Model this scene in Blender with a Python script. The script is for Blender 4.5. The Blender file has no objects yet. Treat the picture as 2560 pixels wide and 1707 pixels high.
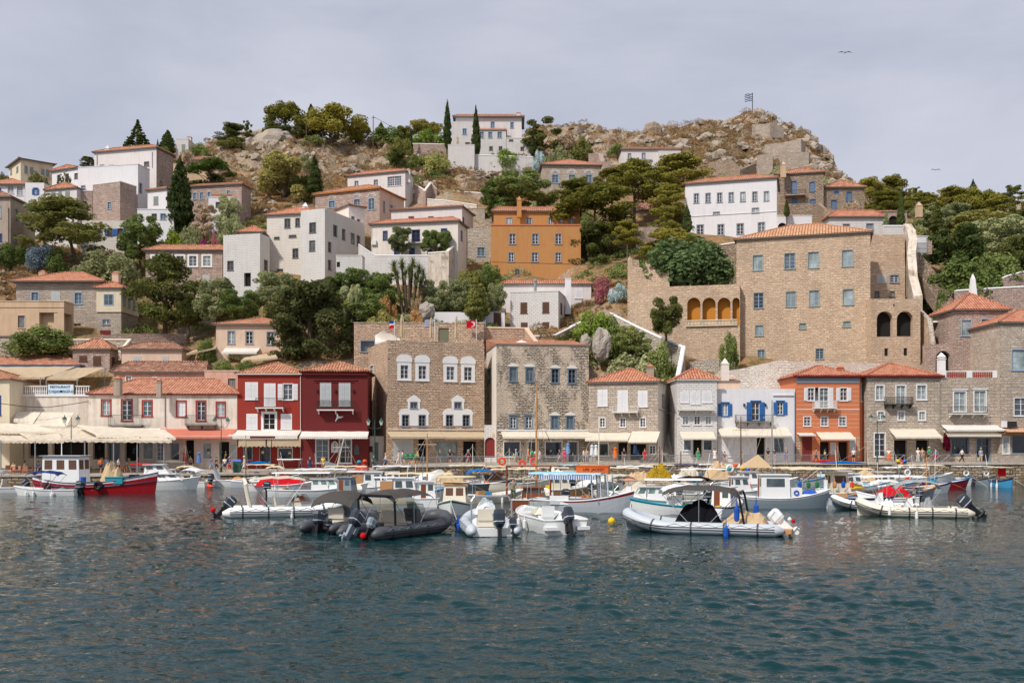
import bpy,math,random
import numpy as np
from mathutils import Vector,Matrix,noise
R=math.radians
rnd=random.Random(7)
scene=bpy.context.scene
COL=scene.collection
F=35/36*2560.0;CX=1280.0;HY=1095.0;CZ=5.0

def W(px,py,d):return Vector(((px-CX)*d/F,d,CZ+(HY-py)*d/F))
def ZA(py,d):return CZ+(HY-py)*d/F
def XA(px,d):return (px-CX)*d/F
def lerp(a,b,t):return a+(b-a)*t

# ------------------------------------------------------------------ camera, light
cam=bpy.data.cameras.new('camera');camo=bpy.data.objects.new('camera',cam);COL.objects.link(camo)
cam.lens=35;cam.sensor_width=36;cam.sensor_fit='HORIZONTAL';cam.clip_end=9000;cam.clip_start=0.5
cam.shift_y=(HY-853.5)/2560
camo.location=(0,0,CZ);camo.rotation_euler=(R(90),0,0)
scene.camera=camo
TO_SUN=Vector((-0.52,-0.56,0.84)).normalized()
sl=bpy.data.lights.new('sun','SUN');sl.energy=3.3;sl.angle=R(4.0);sl.color=(1.0,0.96,0.90)
so=bpy.data.objects.new('sun',sl);COL.objects.link(so);so.location=(0,0,200)
so.rotation_euler=(-TO_SUN).to_track_quat('-Z','Y').to_euler()
scene.view_settings.view_transform='Standard';scene.view_settings.look='None'
scene.view_settings.gamma=1.0;scene.view_settings.exposure=0.18
scene.cycles.max_bounces=6;scene.cycles.diffuse_bounces=2;scene.cycles.glossy_bounces=3
scene.cycles.transparent_max_bounces=8;scene.cycles.transmission_bounces=4
scene.cycles.use_adaptive_sampling=True

# ------------------------------------------------------------------ node helpers
def S(r,g,b,k=1.0):
    def c(v):
        v /= 255.0
        return (v/12.92 if v <= 0.04045 else ((v+0.055)/1.055)**2.4)*k
    return (c(r),c(g),c(b),1.0)

class NT:
    def __init__(s,nt):s.nt=nt;s.n=nt.nodes;s.l=nt.links;s.n.clear()
    def node(s,typ,ins=None,**kw):
        x=s.n.new(typ)
        for k,v in kw.items():setattr(x,k,v)
        for k,v in (ins or {}).items():
            sock=x.inputs[k]
            if isinstance(v,bpy.types.NodeSocket):s.l.new(v,sock)
            else:sock.default_value=v
        return x
    def math(s,op,a,b=0.0,c=None,clamp=False):
        d={0:a,1:b}
        if c is not None:d[2]=c
        return s.node('ShaderNodeMath',d,operation=op,use_clamp=clamp).outputs[0]
    def mix(s,f,a,b,typ='MIX'):
        x=s.n.new('ShaderNodeMix');x.data_type='RGBA';x.blend_type=typ
        for k,v in ((0,f),(6,a),(7,b)):
            if isinstance(v,bpy.types.NodeSocket):s.l.new(v,x.inputs[k])
            else:x.inputs[k].default_value=v
        return x.outputs[2]
    def ramp(s,f,stops,interp='LINEAR'):
        x=s.n.new('ShaderNodeValToRGB');s.l.new(f,x.inputs[0]);e=x.color_ramp.elements
        x.color_ramp.interpolation=interp
        while len(e) < len(stops):e.new(0.5)
        for i,(p,c) in enumerate(stops):
            e[i].position=p;e[i].color=c if not isinstance(c,(int,float)) else (c,c,c,1)
        return x.outputs[0]
    def noise(s,vec,scale,detail=3.0,rough=0.55,col=False,dist=0.0):
        x=s.node('ShaderNodeTexNoise',{'Scale':scale,'Detail':detail,'Roughness':rough,'Distortion':dist})
        if vec is not None:s.l.new(vec,x.inputs['Vector'])
        return x.outputs['Color' if col else 'Fac']
    def mapping(s,vec,scale=(1,1,1),loc=(0,0,0),rot=(0,0,0)):
        return s.node('ShaderNodeMapping',{'Vector':vec,'Scale':scale,'Location':loc,'Rotation':rot}).outputs[0]
    def bump(s,h,dist,strength=1.0,normal=None):
        i={'Height':h,'Distance':dist,'Strength':strength}
        if normal is not None:i['Normal']=normal
        return s.node('ShaderNodeBump',i).outputs[0]

MATS={}
def newmat(name):
    m=bpy.data.materials.new(name);m.use_nodes=True
    t=NT(m.node_tree)
    out=t.n.new('ShaderNodeOutputMaterial')
    return m,t,out
def finish(t,out,**ins):
    b=t.n.new('ShaderNodeBsdfPrincipled')
    for k,v in ins.items():
        k=k.replace('_',' ')
        if isinstance(v,bpy.types.NodeSocket):t.l.new(v,b.inputs[k])
        else:b.inputs[k].default_value=v
    t.l.new(b.outputs[0],out.inputs['Surface'])
    return b

def m_flat(name,col,rough=0.6,metal=0.0,var=0.12,nscale=1.5,bump=0.0,spec=0.4):
    if name in MATS:return MATS[name]
    m,t,out=newmat(name)
    o=t.n.new('ShaderNodeTexCoord').outputs['Object']
    n=t.noise(o,nscale,5.0,0.65)
    f=t.math('MULTIPLY',t.math('SUBTRACT',n,0.5),var*4)
    c=t.mix(t.math('ABSOLUTE',f,clamp=True),col,tuple(min(1,x*0.55) for x in col[:3])+(1,))
    kw=dict(Base_Color=c,Roughness=rough,Metallic=metal);kw['Specular_IOR_Level']=spec
    if bump:kw['Normal']=t.bump(t.noise(o,nscale*6),bump)
    finish(t,out,**kw)
    MATS[name]=m;return m

def m_plaster(name,col,dirt=0.35,dcol=None,brick=0.0,rough=0.85,patch=None,pth=0.62):
    if name in MATS:return MATS[name]
    m,t,out=newmat(name)
    tc=t.n.new('ShaderNodeTexCoord');uv=tc.outputs['UV']
    dcol=dcol or (col[0]*0.62,col[1]*0.55,col[2]*0.46,1)
    big=t.noise(uv,0.35,6.0,0.65,dist=0.6)
    st=t.noise(t.mapping(uv,(2.2,0.16,1)),1.0,5.0,0.6)
    f=t.ramp(t.math('MULTIPLY',big,st),[(0.2,0.0),(0.42,1.0)])
    c=t.mix(t.math('MULTIPLY',f,min(1,dirt*1.3)),col,dcol)
    fine=t.noise(uv,6.0,4.0,0.7)
    c=t.mix(t.math('MULTIPLY',t.ramp(fine,[(0.45,0.0),(0.75,1.0)]),0.22),c,tuple(x*0.7 for x in col[:3])+(1,))
    if patch:
        pf=t.ramp(t.noise(uv,0.5,8.0,0.7),[(pth,0.0),(pth+0.03,1.0)])
        c=t.mix(t.math('MULTIPLY',pf,0.8),c,patch)
    h=t.math('ADD',t.math('MULTIPLY',fine,0.3),big)
    nrm=t.bump(h,0.05)
    if brick:
        w=t.noise(uv,2.2,2.0,col=True)
        uvw=t.mix(0.16,uv,w,'ADD')
        b=t.node('ShaderNodeTexBrick',{'Vector':uvw,'Scale':1.0,'Mortar Size':0.03,'Mortar Smooth':0.9,
                                          'Brick Width':0.62,'Row Height':0.27,'Color1':(0.2,0.2,0.2,1),'Color2':(0.85,0.85,0.85,1),'Mortar':(0,0,0,1)})
        hb=t.math('SUBTRACT',t.math('MULTIPLY',b.outputs['Color'],0.4),b.outputs['Fac'])
        nrm=t.bump(hb,0.04*brick,1.0,nrm)
        c=t.mix(t.math('MULTIPLY',b.outputs['Fac'],0.2*brick),c,dcol)
    finish(t,out,Base_Color=c,Roughness=rough,Normal=nrm,Specular_IOR_Level=0.25)
    MATS[name]=m;return m

def dsat(c,s=.84,v=1.0):
    m=(c[0]+c[1]+c[2])/3;return tuple((m+(x-m)*s)*v for x in c[:3])+(1,)
def m_stone(name,c1,c2,mortar,bw=0.6,rh=0.28,msize=0.028,tint=None,patch=None,wob=0.14,bumpd=0.06,pth=0.56,spots=0.0,moff=0.9):
    if name in MATS:return MATS[name]
    m,t,out=newmat(name)
    tc=t.n.new('ShaderNodeTexCoord');uv=tc.outputs['UV']
    c1,c2,mortar=dsat(c1),dsat(c2),dsat(mortar)
    w=t.noise(uv,1.8,3.0,0.6,col=True)
    uvw=t.mix(wob,uv,w,'ADD')
    def brk(k):return t.node('ShaderNodeTexBrick',{'Vector':uvw,'Scale':1.0,'Mortar Size':msize*k,'Mortar Smooth':0.35,'Bias':0.0,'Brick Width':bw*k,'Row Height':rh*(.4+.6*k),'Color1':(0,0,0,1),'Color2':(1,1,1,1),'Mortar':(0.5,0.5,0.5,1)})
    b0=brk(1.0);b1=brk(1.75);msk=t.ramp(t.noise(uv,0.4,4.0,0.7),[(0.5,0.0),(0.54,1.0)])
    class b:outputs={'Color':t.mix(msk,b0.outputs['Color'],b1.outputs['Color']),'Fac':t.mix(msk,b0.outputs['Fac'],b1.outputs['Fac'])}
    v=t.node('ShaderNodeTexVoronoi',{'Vector':t.mapping(uvw,(1/bw,1/rh,1)),'Scale':0.8},feature='F1')
    br=t.math('ADD',t.math('MULTIPLY',b.outputs['Color'],0.55),t.math('MULTIPLY',v.outputs['Color'],0.45))
    fine=t.noise(uv,7.0,5.0,0.7)
    f=t.math('ADD',br,t.math('MULTIPLY',t.math('SUBTRACT',fine,0.5),0.7),clamp=True)
    c=t.mix(f,c1,c2)
    if tint:
        tn=t.ramp(t.node('ShaderNodeTexVoronoi',{'Vector':t.mapping(uvw,(1/bw,1/rh,1)),'Scale':0.9},feature='F1').outputs['Distance'],[(0.1,1.0),(0.32,0.0)])
        sel=t.ramp(t.noise(uv,0.7,5.0,0.75),[(0.5,0.0),(0.66,1.0)])
        c=t.mix(t.math('MULTIPLY',t.math('MULTIPLY',tn,sel),0.75),c,tint)
    c=t.mix(t.math('MULTIPLY',b.outputs['Fac'],moff),c,mortar)
    if patch:
        pf=t.ramp(t.noise(t.mapping(uv,(1,0.45,1)),0.5,7.0,0.68),[(pth,0.0),(pth+0.06,1.0)])
        c=t.mix(t.math('MULTIPLY',pf,0.8),c,patch)
    big=t.noise(t.mapping(uv,(1,0.3,1)),0.3,5.0,0.6)
    c=t.mix(t.math('MULTIPLY',t.ramp(big,[(0.45,0.0),(0.7,1.0)]),0.35),c,tuple(x*0.55 for x in c1[:3])+(1,))
    if spots:
        sp=t.node('ShaderNodeTexVoronoi',{'Vector':uv,'Scale':0.55,'Randomness':1.0},feature='F1')
        c=t.mix(t.math('LESS_THAN',sp.outputs['Distance'],spots),c,(0.02,0.015,0.012,1))
    hb=t.math('SUBTRACT',t.math('ADD',t.math('MULTIPLY',br,0.5),t.math('MULTIPLY',fine,0.6)),b.outputs['Fac'])
    finish(t,out,Base_Color=c,Roughness=0.92,Normal=t.bump(hb,bumpd),Specular_IOR_Level=0.2)
    MATS[name]=m;return m

def m_tile(name,c1,c2,c3,wdt=0.36,old=0.0):
    if name in MATS:return MATS[name]
    m,t,out=newmat(name)
    tc=t.n.new('ShaderNodeTexCoord');uv=tc.outputs['UV']
    sx=t.node('ShaderNodeSeparateXYZ',{0:uv})
    wob=t.math('MULTIPLY',t.noise(uv,0.8),0.12*(1+old))
    u=t.math('ADD',sx.outputs[0],wob)
    c1,c2,c3=dsat(c1,.86,.95),dsat(c2,.86,.95),dsat(c3,.86,.95)
    wave=t.math('ABSOLUTE',t.math('SINE',t.math('MULTIPLY',u,math.pi/wdt)))
    b=t.node('ShaderNodeTexBrick',{'Vector':uv,'Scale':1.0,'Mortar Size':0.0,'Brick Width':wdt,'Row Height':0.42,'Color1':(0,0,0,1),'Color2':(1,1,1,1)},offset=0.0)
    patch=t.noise(uv,0.9,5.0,0.7)
    f=t.math('ADD',t.math('MULTIPLY',b.outputs['Color'],0.6),t.math('MULTIPLY',patch,0.45),clamp=True)
    c=t.ramp(f,[(0.15,c1),(0.5,c2),(0.95,c3)])
    dk=tuple(x*0.30 for x in c1[:3])+(1,)
    c=t.mix(t.ramp(wave,[(0.0,0.95),(0.62,0.0)]),c,dk)
    fr=t.math('FRACT',t.math('DIVIDE',sx.outputs[1],0.42))
    c=t.mix(t.ramp(fr,[(0.0,0.5),(0.13,0.0)]),c,dk)
    if old:
        c=t.mix(t.math('MULTIPLY',t.ramp(t.noise(uv,1.7,6.0,0.75),[(0.42,0.0),(0.6,1.0)]),old),c,(0.10,0.075,0.055,1))
    h=t.math('ADD',wave,t.math('MULTIPLY',fr,-0.25))
    finish(t,out,Base_Color=c,Roughness=0.85,Normal=t.bump(h,0.07),Specular_IOR_Level=0.2)
    MATS[name]=m;return m

def m_cloth(name,col,trans=0.25,stripe=None,sw=0.5,rough=0.9):
    if name in MATS:return MATS[name]
    m,t,out=newmat(name)
    tc=t.n.new('ShaderNodeTexCoord');uv=tc.outputs['UV']
    n=t.noise(tc.outputs['Object'],0.9,5.0,0.6)
    c=t.mix(t.math('MULTIPLY',t.ramp(n,[(0.4,0.0),(0.8,1.0)]),0.35),col,tuple(x*0.7 for x in col[:3])+(1,))
    if stripe:
        sx=t.node('ShaderNodeSeparateXYZ',{0:uv})
        c=t.mix(t.math('GREATER_THAN',t.math('FRACT',t.math('DIVIDE',sx.outputs[0],sw)),0.5),c,stripe)
    d=t.node('ShaderNodeBsdfDiffuse',{'Color':c,'Normal':t.bump(t.noise(tc.outputs['Object'],2.2,3.0),0.06)})
    tr=t.node('ShaderNodeBsdfTranslucent',{'Color':c})
    mx=t.node('ShaderNodeMixShader',{0:trans,1:d.outputs[0],2:tr.outputs[0]})
    t.l.new(mx.outputs[0],out.inputs['Surface'])
    MATS[name]=m;return m

def m_leaf(name,c1,c2,c3=None,trans=0.3,nsc=0.9):
    if name in MATS:return MATS[name]
    m,t,out=newmat(name)
    tc=t.n.new('ShaderNodeTexCoord')
    g=t.n.new('ShaderNodeNewGeometry')
    oi=t.n.new('ShaderNodeObjectInfo')
    pos=g.outputs['Position']
    n=t.noise(pos,nsc,3.0,0.6)
    n2=t.noise(pos,7.0,2.0,0.6)
    f=t.math('ADD',t.math('MULTIPLY',n,0.75),t.math('MULTIPLY',n2,0.5))
    f=t.math('ADD',f,t.math('MULTIPLY',t.math('SUBTRACT',oi.outputs['Random'],0.5),0.22))
    stops=[(0.42,c1),(0.80,c2)]
    if c3:stops=[(0.40,c1),(0.62,c2),(0.85,c3)]
    c=t.ramp(f,stops)
    d=t.node('ShaderNodeBsdfDiffuse',{'Color':c,'Roughness':0.9})
    tr=t.node('ShaderNodeBsdfTranslucent',{'Color':c})
    mx=t.node('ShaderNodeMixShader',{0:trans,1:d.outputs[0],2:tr.outputs[0]})
    t.l.new(mx.outputs[0],out.inputs['Surface'])
    MATS[name]=m;return m

def m_glass(name,col,rough=0.08,spec=0.8):
    if name in MATS:return MATS[name]
    m,t,out=newmat(name)
    o=t.n.new('ShaderNodeTexCoord').outputs['Object']
    n=t.noise(o,0.8,3.0)
    c=t.mix(t.ramp(n,[(0.4,0.0),(0.7,1.0)]),col,tuple(min(1,x*2.2+0.01) for x in col[:3])+(1,))
    finish(t,out,Base_Color=c,Roughness=rough,Specular_IOR_Level=spec)
    MATS[name]=m;return m

# ------------------------------------------------------------------ mesh builder
def world_origin(o):
    v=Vector((0,0,0))
    while o is not None:v+=o.location;o=o.parent
    return v
class MB:
    def __init__(s):s.v=[];s.f=[];s.m=[];s.cm=0;s.M=None
    def add(s,pts):
        b=len(s.v)
        if s.M is not None:pts=[s.M @ Vector(p) for p in pts]
        s.v.extend([tuple(p) for p in pts]);return b
    def face(s,idx):s.f.append(idx);s.m.append(s.cm)
    def poly(s,pts):
        b=s.add(pts);s.face(tuple(range(b,b+len(pts))))
    def box(s,x0,x1,y0,y1,z0,z1):s.hexa([(x0,y0,z0),(x1,y0,z0),(x1,y1,z0),(x0,y1,z0),(x0,y0,z1),(x1,y0,z1),(x1,y1,z1),(x0,y1,z1)])
    def hexa(s,p):
        b=s.add(p)
        for q in ((0,3,2,1),(4,5,6,7),(0,1,5,4),(1,2,6,5),(2,3,7,6),(3,0,4,7)):s.face(tuple(b+i for i in q))
    def fbox(s,P,u0,u1,v0,v1,w0,w1):
        s.hexa([P(u0,v0,w0),P(u1,v0,w0),P(u1,v0,w1),P(u0,v0,w1),P(u0,v1,w0),P(u1,v1,w0),P(u1,v1,w1),P(u0,v1,w1)])
    def loft(s,rings,close=True,caps=True):
        n=len(rings[0]);bs=[s.add(r) for r in rings]
        for a,b in zip(bs,bs[1:]):
            for i in range(n if close else n-1):
                j=(i+1) % n;s.face((a+i,a+j,b+j,b+i))
        if caps:
            s.face(tuple(bs[0]+i for i in reversed(range(n))));s.face(tuple(bs[-1]+i for i in range(n)))
    def tube(s,p,q,r,r2=None,n=6,caps=True):
        s.path([p,q],[r,r if r2 is None else r2],n,caps)
    def path(s,pts,r,n=6,caps=True):
        pts=[Vector(p) for p in pts];rs=r if isinstance(r,(list,tuple)) else [r]*len(pts)
        rings=[]
        up=Vector((0,0,1))
        for i,p in enumerate(pts):
            a=pts[max(0,i-1)];b=pts[min(len(pts)-1,i+1)];d=(b-a)
            if d.length < 1e-6:d=Vector((0,0,1))
            d.normalize();sd=d.cross(up)
            if sd.length < 0.05:sd=d.cross(Vector((1,0,0)))
            sd.normalize();u=sd.cross(d)
            rings.append([p+(sd*math.cos(2*math.pi*k/n)+u*math.sin(2*math.pi*k/n))*rs[i] for k in range(n)])
        s.loft(rings,True,caps)
    def ball(s,c,r,nu=10,nv=6,jit=0.0,rg=None):
        if not isinstance(r,(tuple,list)):r=(r,r,r)
        rings=[]
        for j in range(nv+1):
            ph=math.pi*(j/nv)*0.998+0.001
            rg_=[]
            for i in range(nu):
                th=2*math.pi*i/nu
                k=1+(rg.uniform(-jit,jit) if rg else 0)
                rg_.append((c[0]+r[0]*math.sin(ph)*math.cos(th)*k,c[1]+r[1]*math.sin(ph)*math.sin(th)*k,c[2]-r[2]*math.cos(ph)*k))
            rings.append(rg_)
        s.loft(rings,True,False)
    def cyl(s,c,r,h,n=12,r2=None):
        s.loft([[(c[0]+r*math.cos(2*math.pi*i/n),c[1]+r*math.sin(2*math.pi*i/n),c[2]) for i in range(n)],
                [(c[0]+(r if r2 is None else r2)*math.cos(2*math.pi*i/n),c[1]+(r if r2 is None else r2)*math.sin(2*math.pi*i/n),c[2]+h) for i in range(n)]])
    def torus(s,c,R1,r,axis='z',n=16,k=6):
        rings=[]
        for i in range(n+1):
            a=2*math.pi*i/n;ring=[]
            for j in range(k):
                b=2*math.pi*j/k;rr=R1+r*math.cos(b);h=r*math.sin(b)
                p={'z':(rr*math.cos(a),rr*math.sin(a),h),'y':(rr*math.cos(a),h,rr*math.sin(a)),'x':(h,rr*math.cos(a),rr*math.sin(a))}[axis]
                ring.append((c[0]+p[0],c[1]+p[1],c[2]+p[2]))
            rings.append(ring)
        s.loft(rings,True,False)
    def build(s,name,mats,parent=None,smooth=False,local=False):
        if not isinstance(mats,(list,tuple)):mats=[mats]
        me=bpy.data.meshes.new(name)
        org=Vector((0,0,0)) if (local or parent is None) else world_origin(parent)
        if parent is None and not local:org=Vector((0,0,0))
        me.from_pydata([(v[0]-org.x,v[1]-org.y,v[2]-org.z) for v in s.v],[],s.f)
        for m in mats:me.materials.append(m)
        if len(mats) > 1:me.polygons.foreach_set('material_index',s.m)
        if smooth:me.polygons.foreach_set('use_smooth',[True]*len(me.polygons))
        me.update()
        add_uv(me)
        o=bpy.data.objects.new(name,me);COL.objects.link(o)
        if parent is not None:o.parent=parent
        return o
def add_uv(me):
    uvl=me.uv_layers.new(name='UVMap')
    n=len(me.loops)
    if not n:return
    vi=np.empty(n,dtype=np.int32);me.loops.foreach_get('vertex_index',vi)
    co=np.empty(len(me.vertices)*3,dtype=np.float32);me.vertices.foreach_get('co',co);co=co.reshape(-1,3)
    npol=len(me.polygons)
    nr=np.empty(npol*3,dtype=np.float32);me.polygons.foreach_get('normal',nr);nr=nr.reshape(-1,3)
    lt=np.empty(npol,dtype=np.int32);me.polygons.foreach_get('loop_total',lt)
    nl=np.repeat(nr,lt,axis=0)
    h=np.hypot(nl[:,0],nl[:,1]);flat=h < 0.05
    hh=np.where(flat,1,h)
    tx=np.where(flat,1,-nl[:,1]/hh);ty=np.where(flat,0,nl[:,0]/hh)
    bx=-nl[:,2]*ty;by=nl[:,2]*tx;bz=nl[:,0]*ty-nl[:,1]*tx
    p=co[vi]
    u=p[:,0]*tx+p[:,1]*ty
    v=p[:,0]*bx+p[:,1]*by+p[:,2]*bz
    uvl.data.foreach_set('uv',np.stack([u,v],1).astype(np.float32).ravel())

def tag(o,label=None,cat=None,group=None,kind=None):
    if label:o['label']=label
    if cat:o['category']=cat
    if group:o['group']=group
    if kind:o['kind']=kind
    return o
def thing(name,label,cat,loc=(0,0,0),group=None,rz=0.0):
    o=bpy.data.objects.new(name,None);COL.objects.link(o);o.empty_display_size=0.3
    o.location=loc;o.rotation_euler=(0,0,rz)
    return tag(o,label,cat,group,'thing')
# ------------------------------------------------------------------ world
wd=bpy.data.worlds.new("World");scene.world=wd;wd.use_nodes=True
t=NT(wd.node_tree);wo=t.n.new('ShaderNodeOutputWorld')
sky=t.n.new('ShaderNodeTexSky');sky.sky_type='NISHITA';sky.sun_disc=False
sky.sun_elevation=math.asin(TO_SUN.z);sky.sun_rotation=math.atan2(TO_SUN.x,TO_SUN.y)
sky.dust_density=4.0;sky.air_density=1.0;sky.ozone_density=1.5
gen=t.n.new('ShaderNodeTexCoord').outputs['Generated']
g2=t.mapping(gen,(1.0,1.0,2.6))
cl=t.noise(g2,1.7,7.0,0.55,dist=0.5)
cl2=t.noise(t.mapping(gen,(1,1,3.5),(3,1,2)),4.5,6.0,0.6)
cf=t.math('ADD',t.math('MULTIPLY',cl,0.75),t.math('MULTIPLY',cl2,0.25))
cloud=t.ramp(cf,[(0.36,(4.6,5.15,6.3,1)),(0.50,(5.9,6.15,7.25,1)),(0.64,(7.1,7.2,8.2,1))])
mixc=t.mix(0.86,sky.outputs[0],cloud)
bg=t.node('ShaderNodeBackground',{'Color':mixc,'Strength':0.086})
t.l.new(bg.outputs[0],wo.inputs['Surface'])

# ------------------------------------------------------------------ water
m,t,out=newmat('sea_water')
tc=t.n.new('ShaderNodeTexCoord');o=tc.outputs['Object']
a=t.noise(t.mapping(o,(0.62,1.3,1),rot=(0,0,0.2)),1.5,3.0,0.55,dist=0.5)
b=t.noise(t.mapping(o,(0.85,1.15,1),rot=(0,0,-0.3)),5.0,2.0,0.5)
c=t.noise(t.mapping(o,(0.25,0.5,1),rot=(0,0,0.3)),1.0,2.0,0.5)
h=t.math('ADD',t.math('MULTIPLY',a,0.10),t.math('MULTIPLY',b,0.03))
h=t.math('ADD',h,t.math('MULTIPLY',c,0.08))
calm=t.ramp(t.noise(t.mapping(o,(0.03,0.07,1)),1.0,3.0),[(0.35,0.55),(0.65,1.0)])
nb=t.node('ShaderNodeBump',{'Height':h,'Distance':1.0,'Strength':calm}).outputs[0]
colw=t.mix(t.noise(o,0.05,3.0),(0.001,0.021,0.026,1),(0.003,0.034,0.036,1))
pb=finish(t,out,Base_Color=colw,Roughness=0.04,Normal=nb,IOR=1.333,Specular_IOR_Level=0.5)
MATS['water']=m
def build_water():
    ds=5*F/np.arange(1900-HY,98,-1.5);us=np.arange(-2300,2301,2.5)/F
    D,U=np.meshgrid(ds,us,indexing='ij');X=D*U;sp=D*D/(5*F)*1.5;z=np.zeros_like(X);g=np.random.default_rng(4)
    patch=0.72+0.30*np.sin(X*.11+1.3*np.sin(D*.17)+D*.05)+0.22*np.sin(X*.045-D*.21+2.0)
    for k in range(84):
        lam=0.19*(8.0**(g.random()**1.35));a=g.normal(1.35,.55);kx,ky=math.cos(a)*2*math.pi/lam,math.sin(a)*2*math.pi/lam
        w=np.clip((lam*1.0/sp-1.2)/1.5,0,1);z+=w*(lam*0.052/(2*math.pi))*np.sin(kx*X+ky*D+g.uniform(0,6.28))
    z *= np.clip(patch,.25,1.3);z *= np.clip((118-D)/6,0,1)*np.clip((2290-np.abs(U*F))/120,0,1)
    nr,nc=X.shape;co=np.stack([X,D,z],2).reshape(-1,3)
    I=np.arange(nr*nc).reshape(nr,nc);q=np.stack([I[:-1,:-1],I[:-1,1:],I[1:,1:],I[1:,:-1]],2).reshape(-1,4)
    c=[(-4000,-300,-.03),(4000,-300,-.03),(4000,7000,-.03),(-4000,7000,-.03)];n0=len(co);co=np.concatenate([co,c]);q=np.concatenate([q,[[n0,n0+1,n0+2,n0+3]]])
    me=bpy.data.meshes.new('water');me.vertices.add(len(co));me.vertices.foreach_set('co',co.astype(np.float32).ravel());me.loops.add(len(q)*4);me.loops.foreach_set('vertex_index',q.astype(np.int32).ravel())
    me.polygons.add(len(q));me.polygons.foreach_set('loop_start',np.arange(0,len(q)*4,4,dtype=np.int32));me.polygons.foreach_set('use_smooth',[True]*len(q));me.update(calc_edges=True);me.materials.append(MATS['water'])
    o=bpy.data.objects.new('water',me);COL.objects.link(o);tag(o,kind='structure')
build_water()

# ------------------------------------------------------------------ terrain: image row of the ground for columns of view, by distance
GT={
 -200:[(128,1167),(132,1000),(140,900),(146,845),(150,800),(168,690),(180,640),(190,600),(200,540),(215,470),(240,447),(280,440),(330,470)],
 0:[(128,1167),(132,1000),(140,900),(146,845),(150,800),(168,690),(180,640),(190,600),(200,540),(215,470),(240,447),(280,442),(330,470)],
 200:[(128,1167),(132,1000),(140,905),(146,850),(150,830),(168,690),(180,645),(190,610),(200,550),(215,500),(240,440),(280,432),(330,470)],
 330:[(128,1167),(132,1000),(140,900),(150,850),(168,730),(180,640),(190,590),(200,540),(215,480),(235,420),(260,398),(280,395),(330,430)],
 430:[(128,1167),(132,985),(140,900),(150,860),(160,780),(168,735),(180,640),(190,590),(200,525),(215,470),(230,412),(250,375),(280,372),(330,400)],
 600:[(128,1167),(132,960),(138,905),(150,830),(160,750),(168,700),(180,620),(190,560),(200,500),(220,430),(240,375),(258,340),(280,345),(330,400)],
 700:[(128,1167),(134,920),(150,800),(160,750),(168,700),(180,610),(190,545),(200,500),(220,415),(240,355),(255,330),(280,345),(330,400)],
 850:[(128,1165),(136,900),(150,790),(168,700),(180,610),(190,560),(200,517),(215,450),(240,375),(260,348),(290,350),(330,400)],
 1000:[(128,1165),(136,870),(150,785),(165,705),(172,650),(185,575),(200,520),(215,440),(240,378),(255,355),(290,352),(330,400)],
 1150:[(128,1165),(136,870),(150,800),(165,720),(178,660),(190,540),(200,505),(220,430),(236,425),(242,388),(270,375),(300,380),(330,400)],
 1300:[(128,1160),(136,870),(150,825),(156,800),(168,700),(175,680),(190,560),(205,520),(215,490),(235,430),(245,380),(270,352),(300,350),(330,380)],
 1380:[(128,1150),(136,870),(147,830),(156,800),(168,720),(175,680),(190,570),(205,520),(215,485),(235,420),(255,365),(275,325),(300,325),(330,360)],
 1450:[(128,1140),(136,890),(145,850),(152,800),(160,740),(172,660),(190,570),(205,520),(215,480),(235,425),(255,365),(275,315),(300,313),(330,350)],
 1550:[(130,1130),(134,930),(142,870),(150,760),(160,700),(172,650),(185,585),(200,540),(220,460),(245,395),(270,345),(290,333),(330,360)],
 1700:[(130,1120),(134,940),(142,890),(150,800),(160,700),(172,620),(178,600),(195,520),(220,460),(245,400),(270,355),(292,322),(310,320),(340,360)],
 1800:[(130,1110),(134,940),(142,910),(150,790),(162,690),(172,620),(178,600),(195,525),(220,455),(245,395),(270,345),(292,312),(310,310),(340,350)],
 1885:[(130,1100),(134,945),(138,930),(150,780),(165,650),(178,600),(195,530),(215,470),(240,420),(260,378),(285,303),(298,284),(310,284),(340,340)],
 1960:[(130,1100),(134,940),(138,930),(150,760),(165,640),(180,570),(196,520),(215,450),(240,415),(260,375),(285,326),(300,314),(312,313),(340,350)],
 2010:[(130,1100),(134,940),(138,926),(150,760),(168,620),(182,580),(196,525),(212,465),(235,425),(258,385),(280,340),(300,330),(312,332),(340,380)],
 2050:[(130,1100),(134,940),(138,925),(150,760),(170,600),(185,585),(196,530),(210,480),(235,430),(255,405),(278,384),(296,382),(312,386),(340,430)],
 2100:[(130,1100),(134,940),(138,925),(150,750),(170,600),(185,590),(196,530),(210,500),(235,462),(255,448),(280,444),(340,470)],
 2150:[(130,1100),(138,925),(150,750),(170,620),(190,590),(205,535),(230,495),(260,475),(290,478),(340,500)],
 2300:[(130,1100),(134,925),(145,800),(155,720),(170,640),(190,570),(215,525),(250,495),(290,492),(340,500)],
 2560:[(130,1100),(134,920),(145,780),(155,720),(170,660),(190,600),(215,540),(250,515),(290,508),(340,520)],
 2760:[(130,1100),(134,920),(145,780),(155,720),(170,660),(190,600),(215,540),(250,515),(290,508),(340,520)],
}
GK=sorted(GT)
def G(px,d):
    px=max(GK[0],min(GK[-1]-0.01,px))
    i=max(j for j in range(len(GK)-1) if GK[j] <= px)
    tt=(px-GK[i])/(GK[i+1]-GK[i]);tt=tt*tt*(3-2*tt)
    def ev(tab):
        if d <= tab[0][0]:return tab[0][1]
        for (d0,y0),(d1,y1) in zip(tab,tab[1:]):
            if d <= d1:return y0+(y1-y0)*(d-d0)/(d1-d0)
        return tab[-1][1]
    return lerp(ev(GT[GK[i]]),ev(GT[GK[i+1]]),tt)
def GZ(px,d):return ZA(G(px,d),d)
def d_at(px,py,d0=130,d1=300):
    d=d0
    while d < d1 and G(px,d) > py:d+=0.5
    return d

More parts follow.
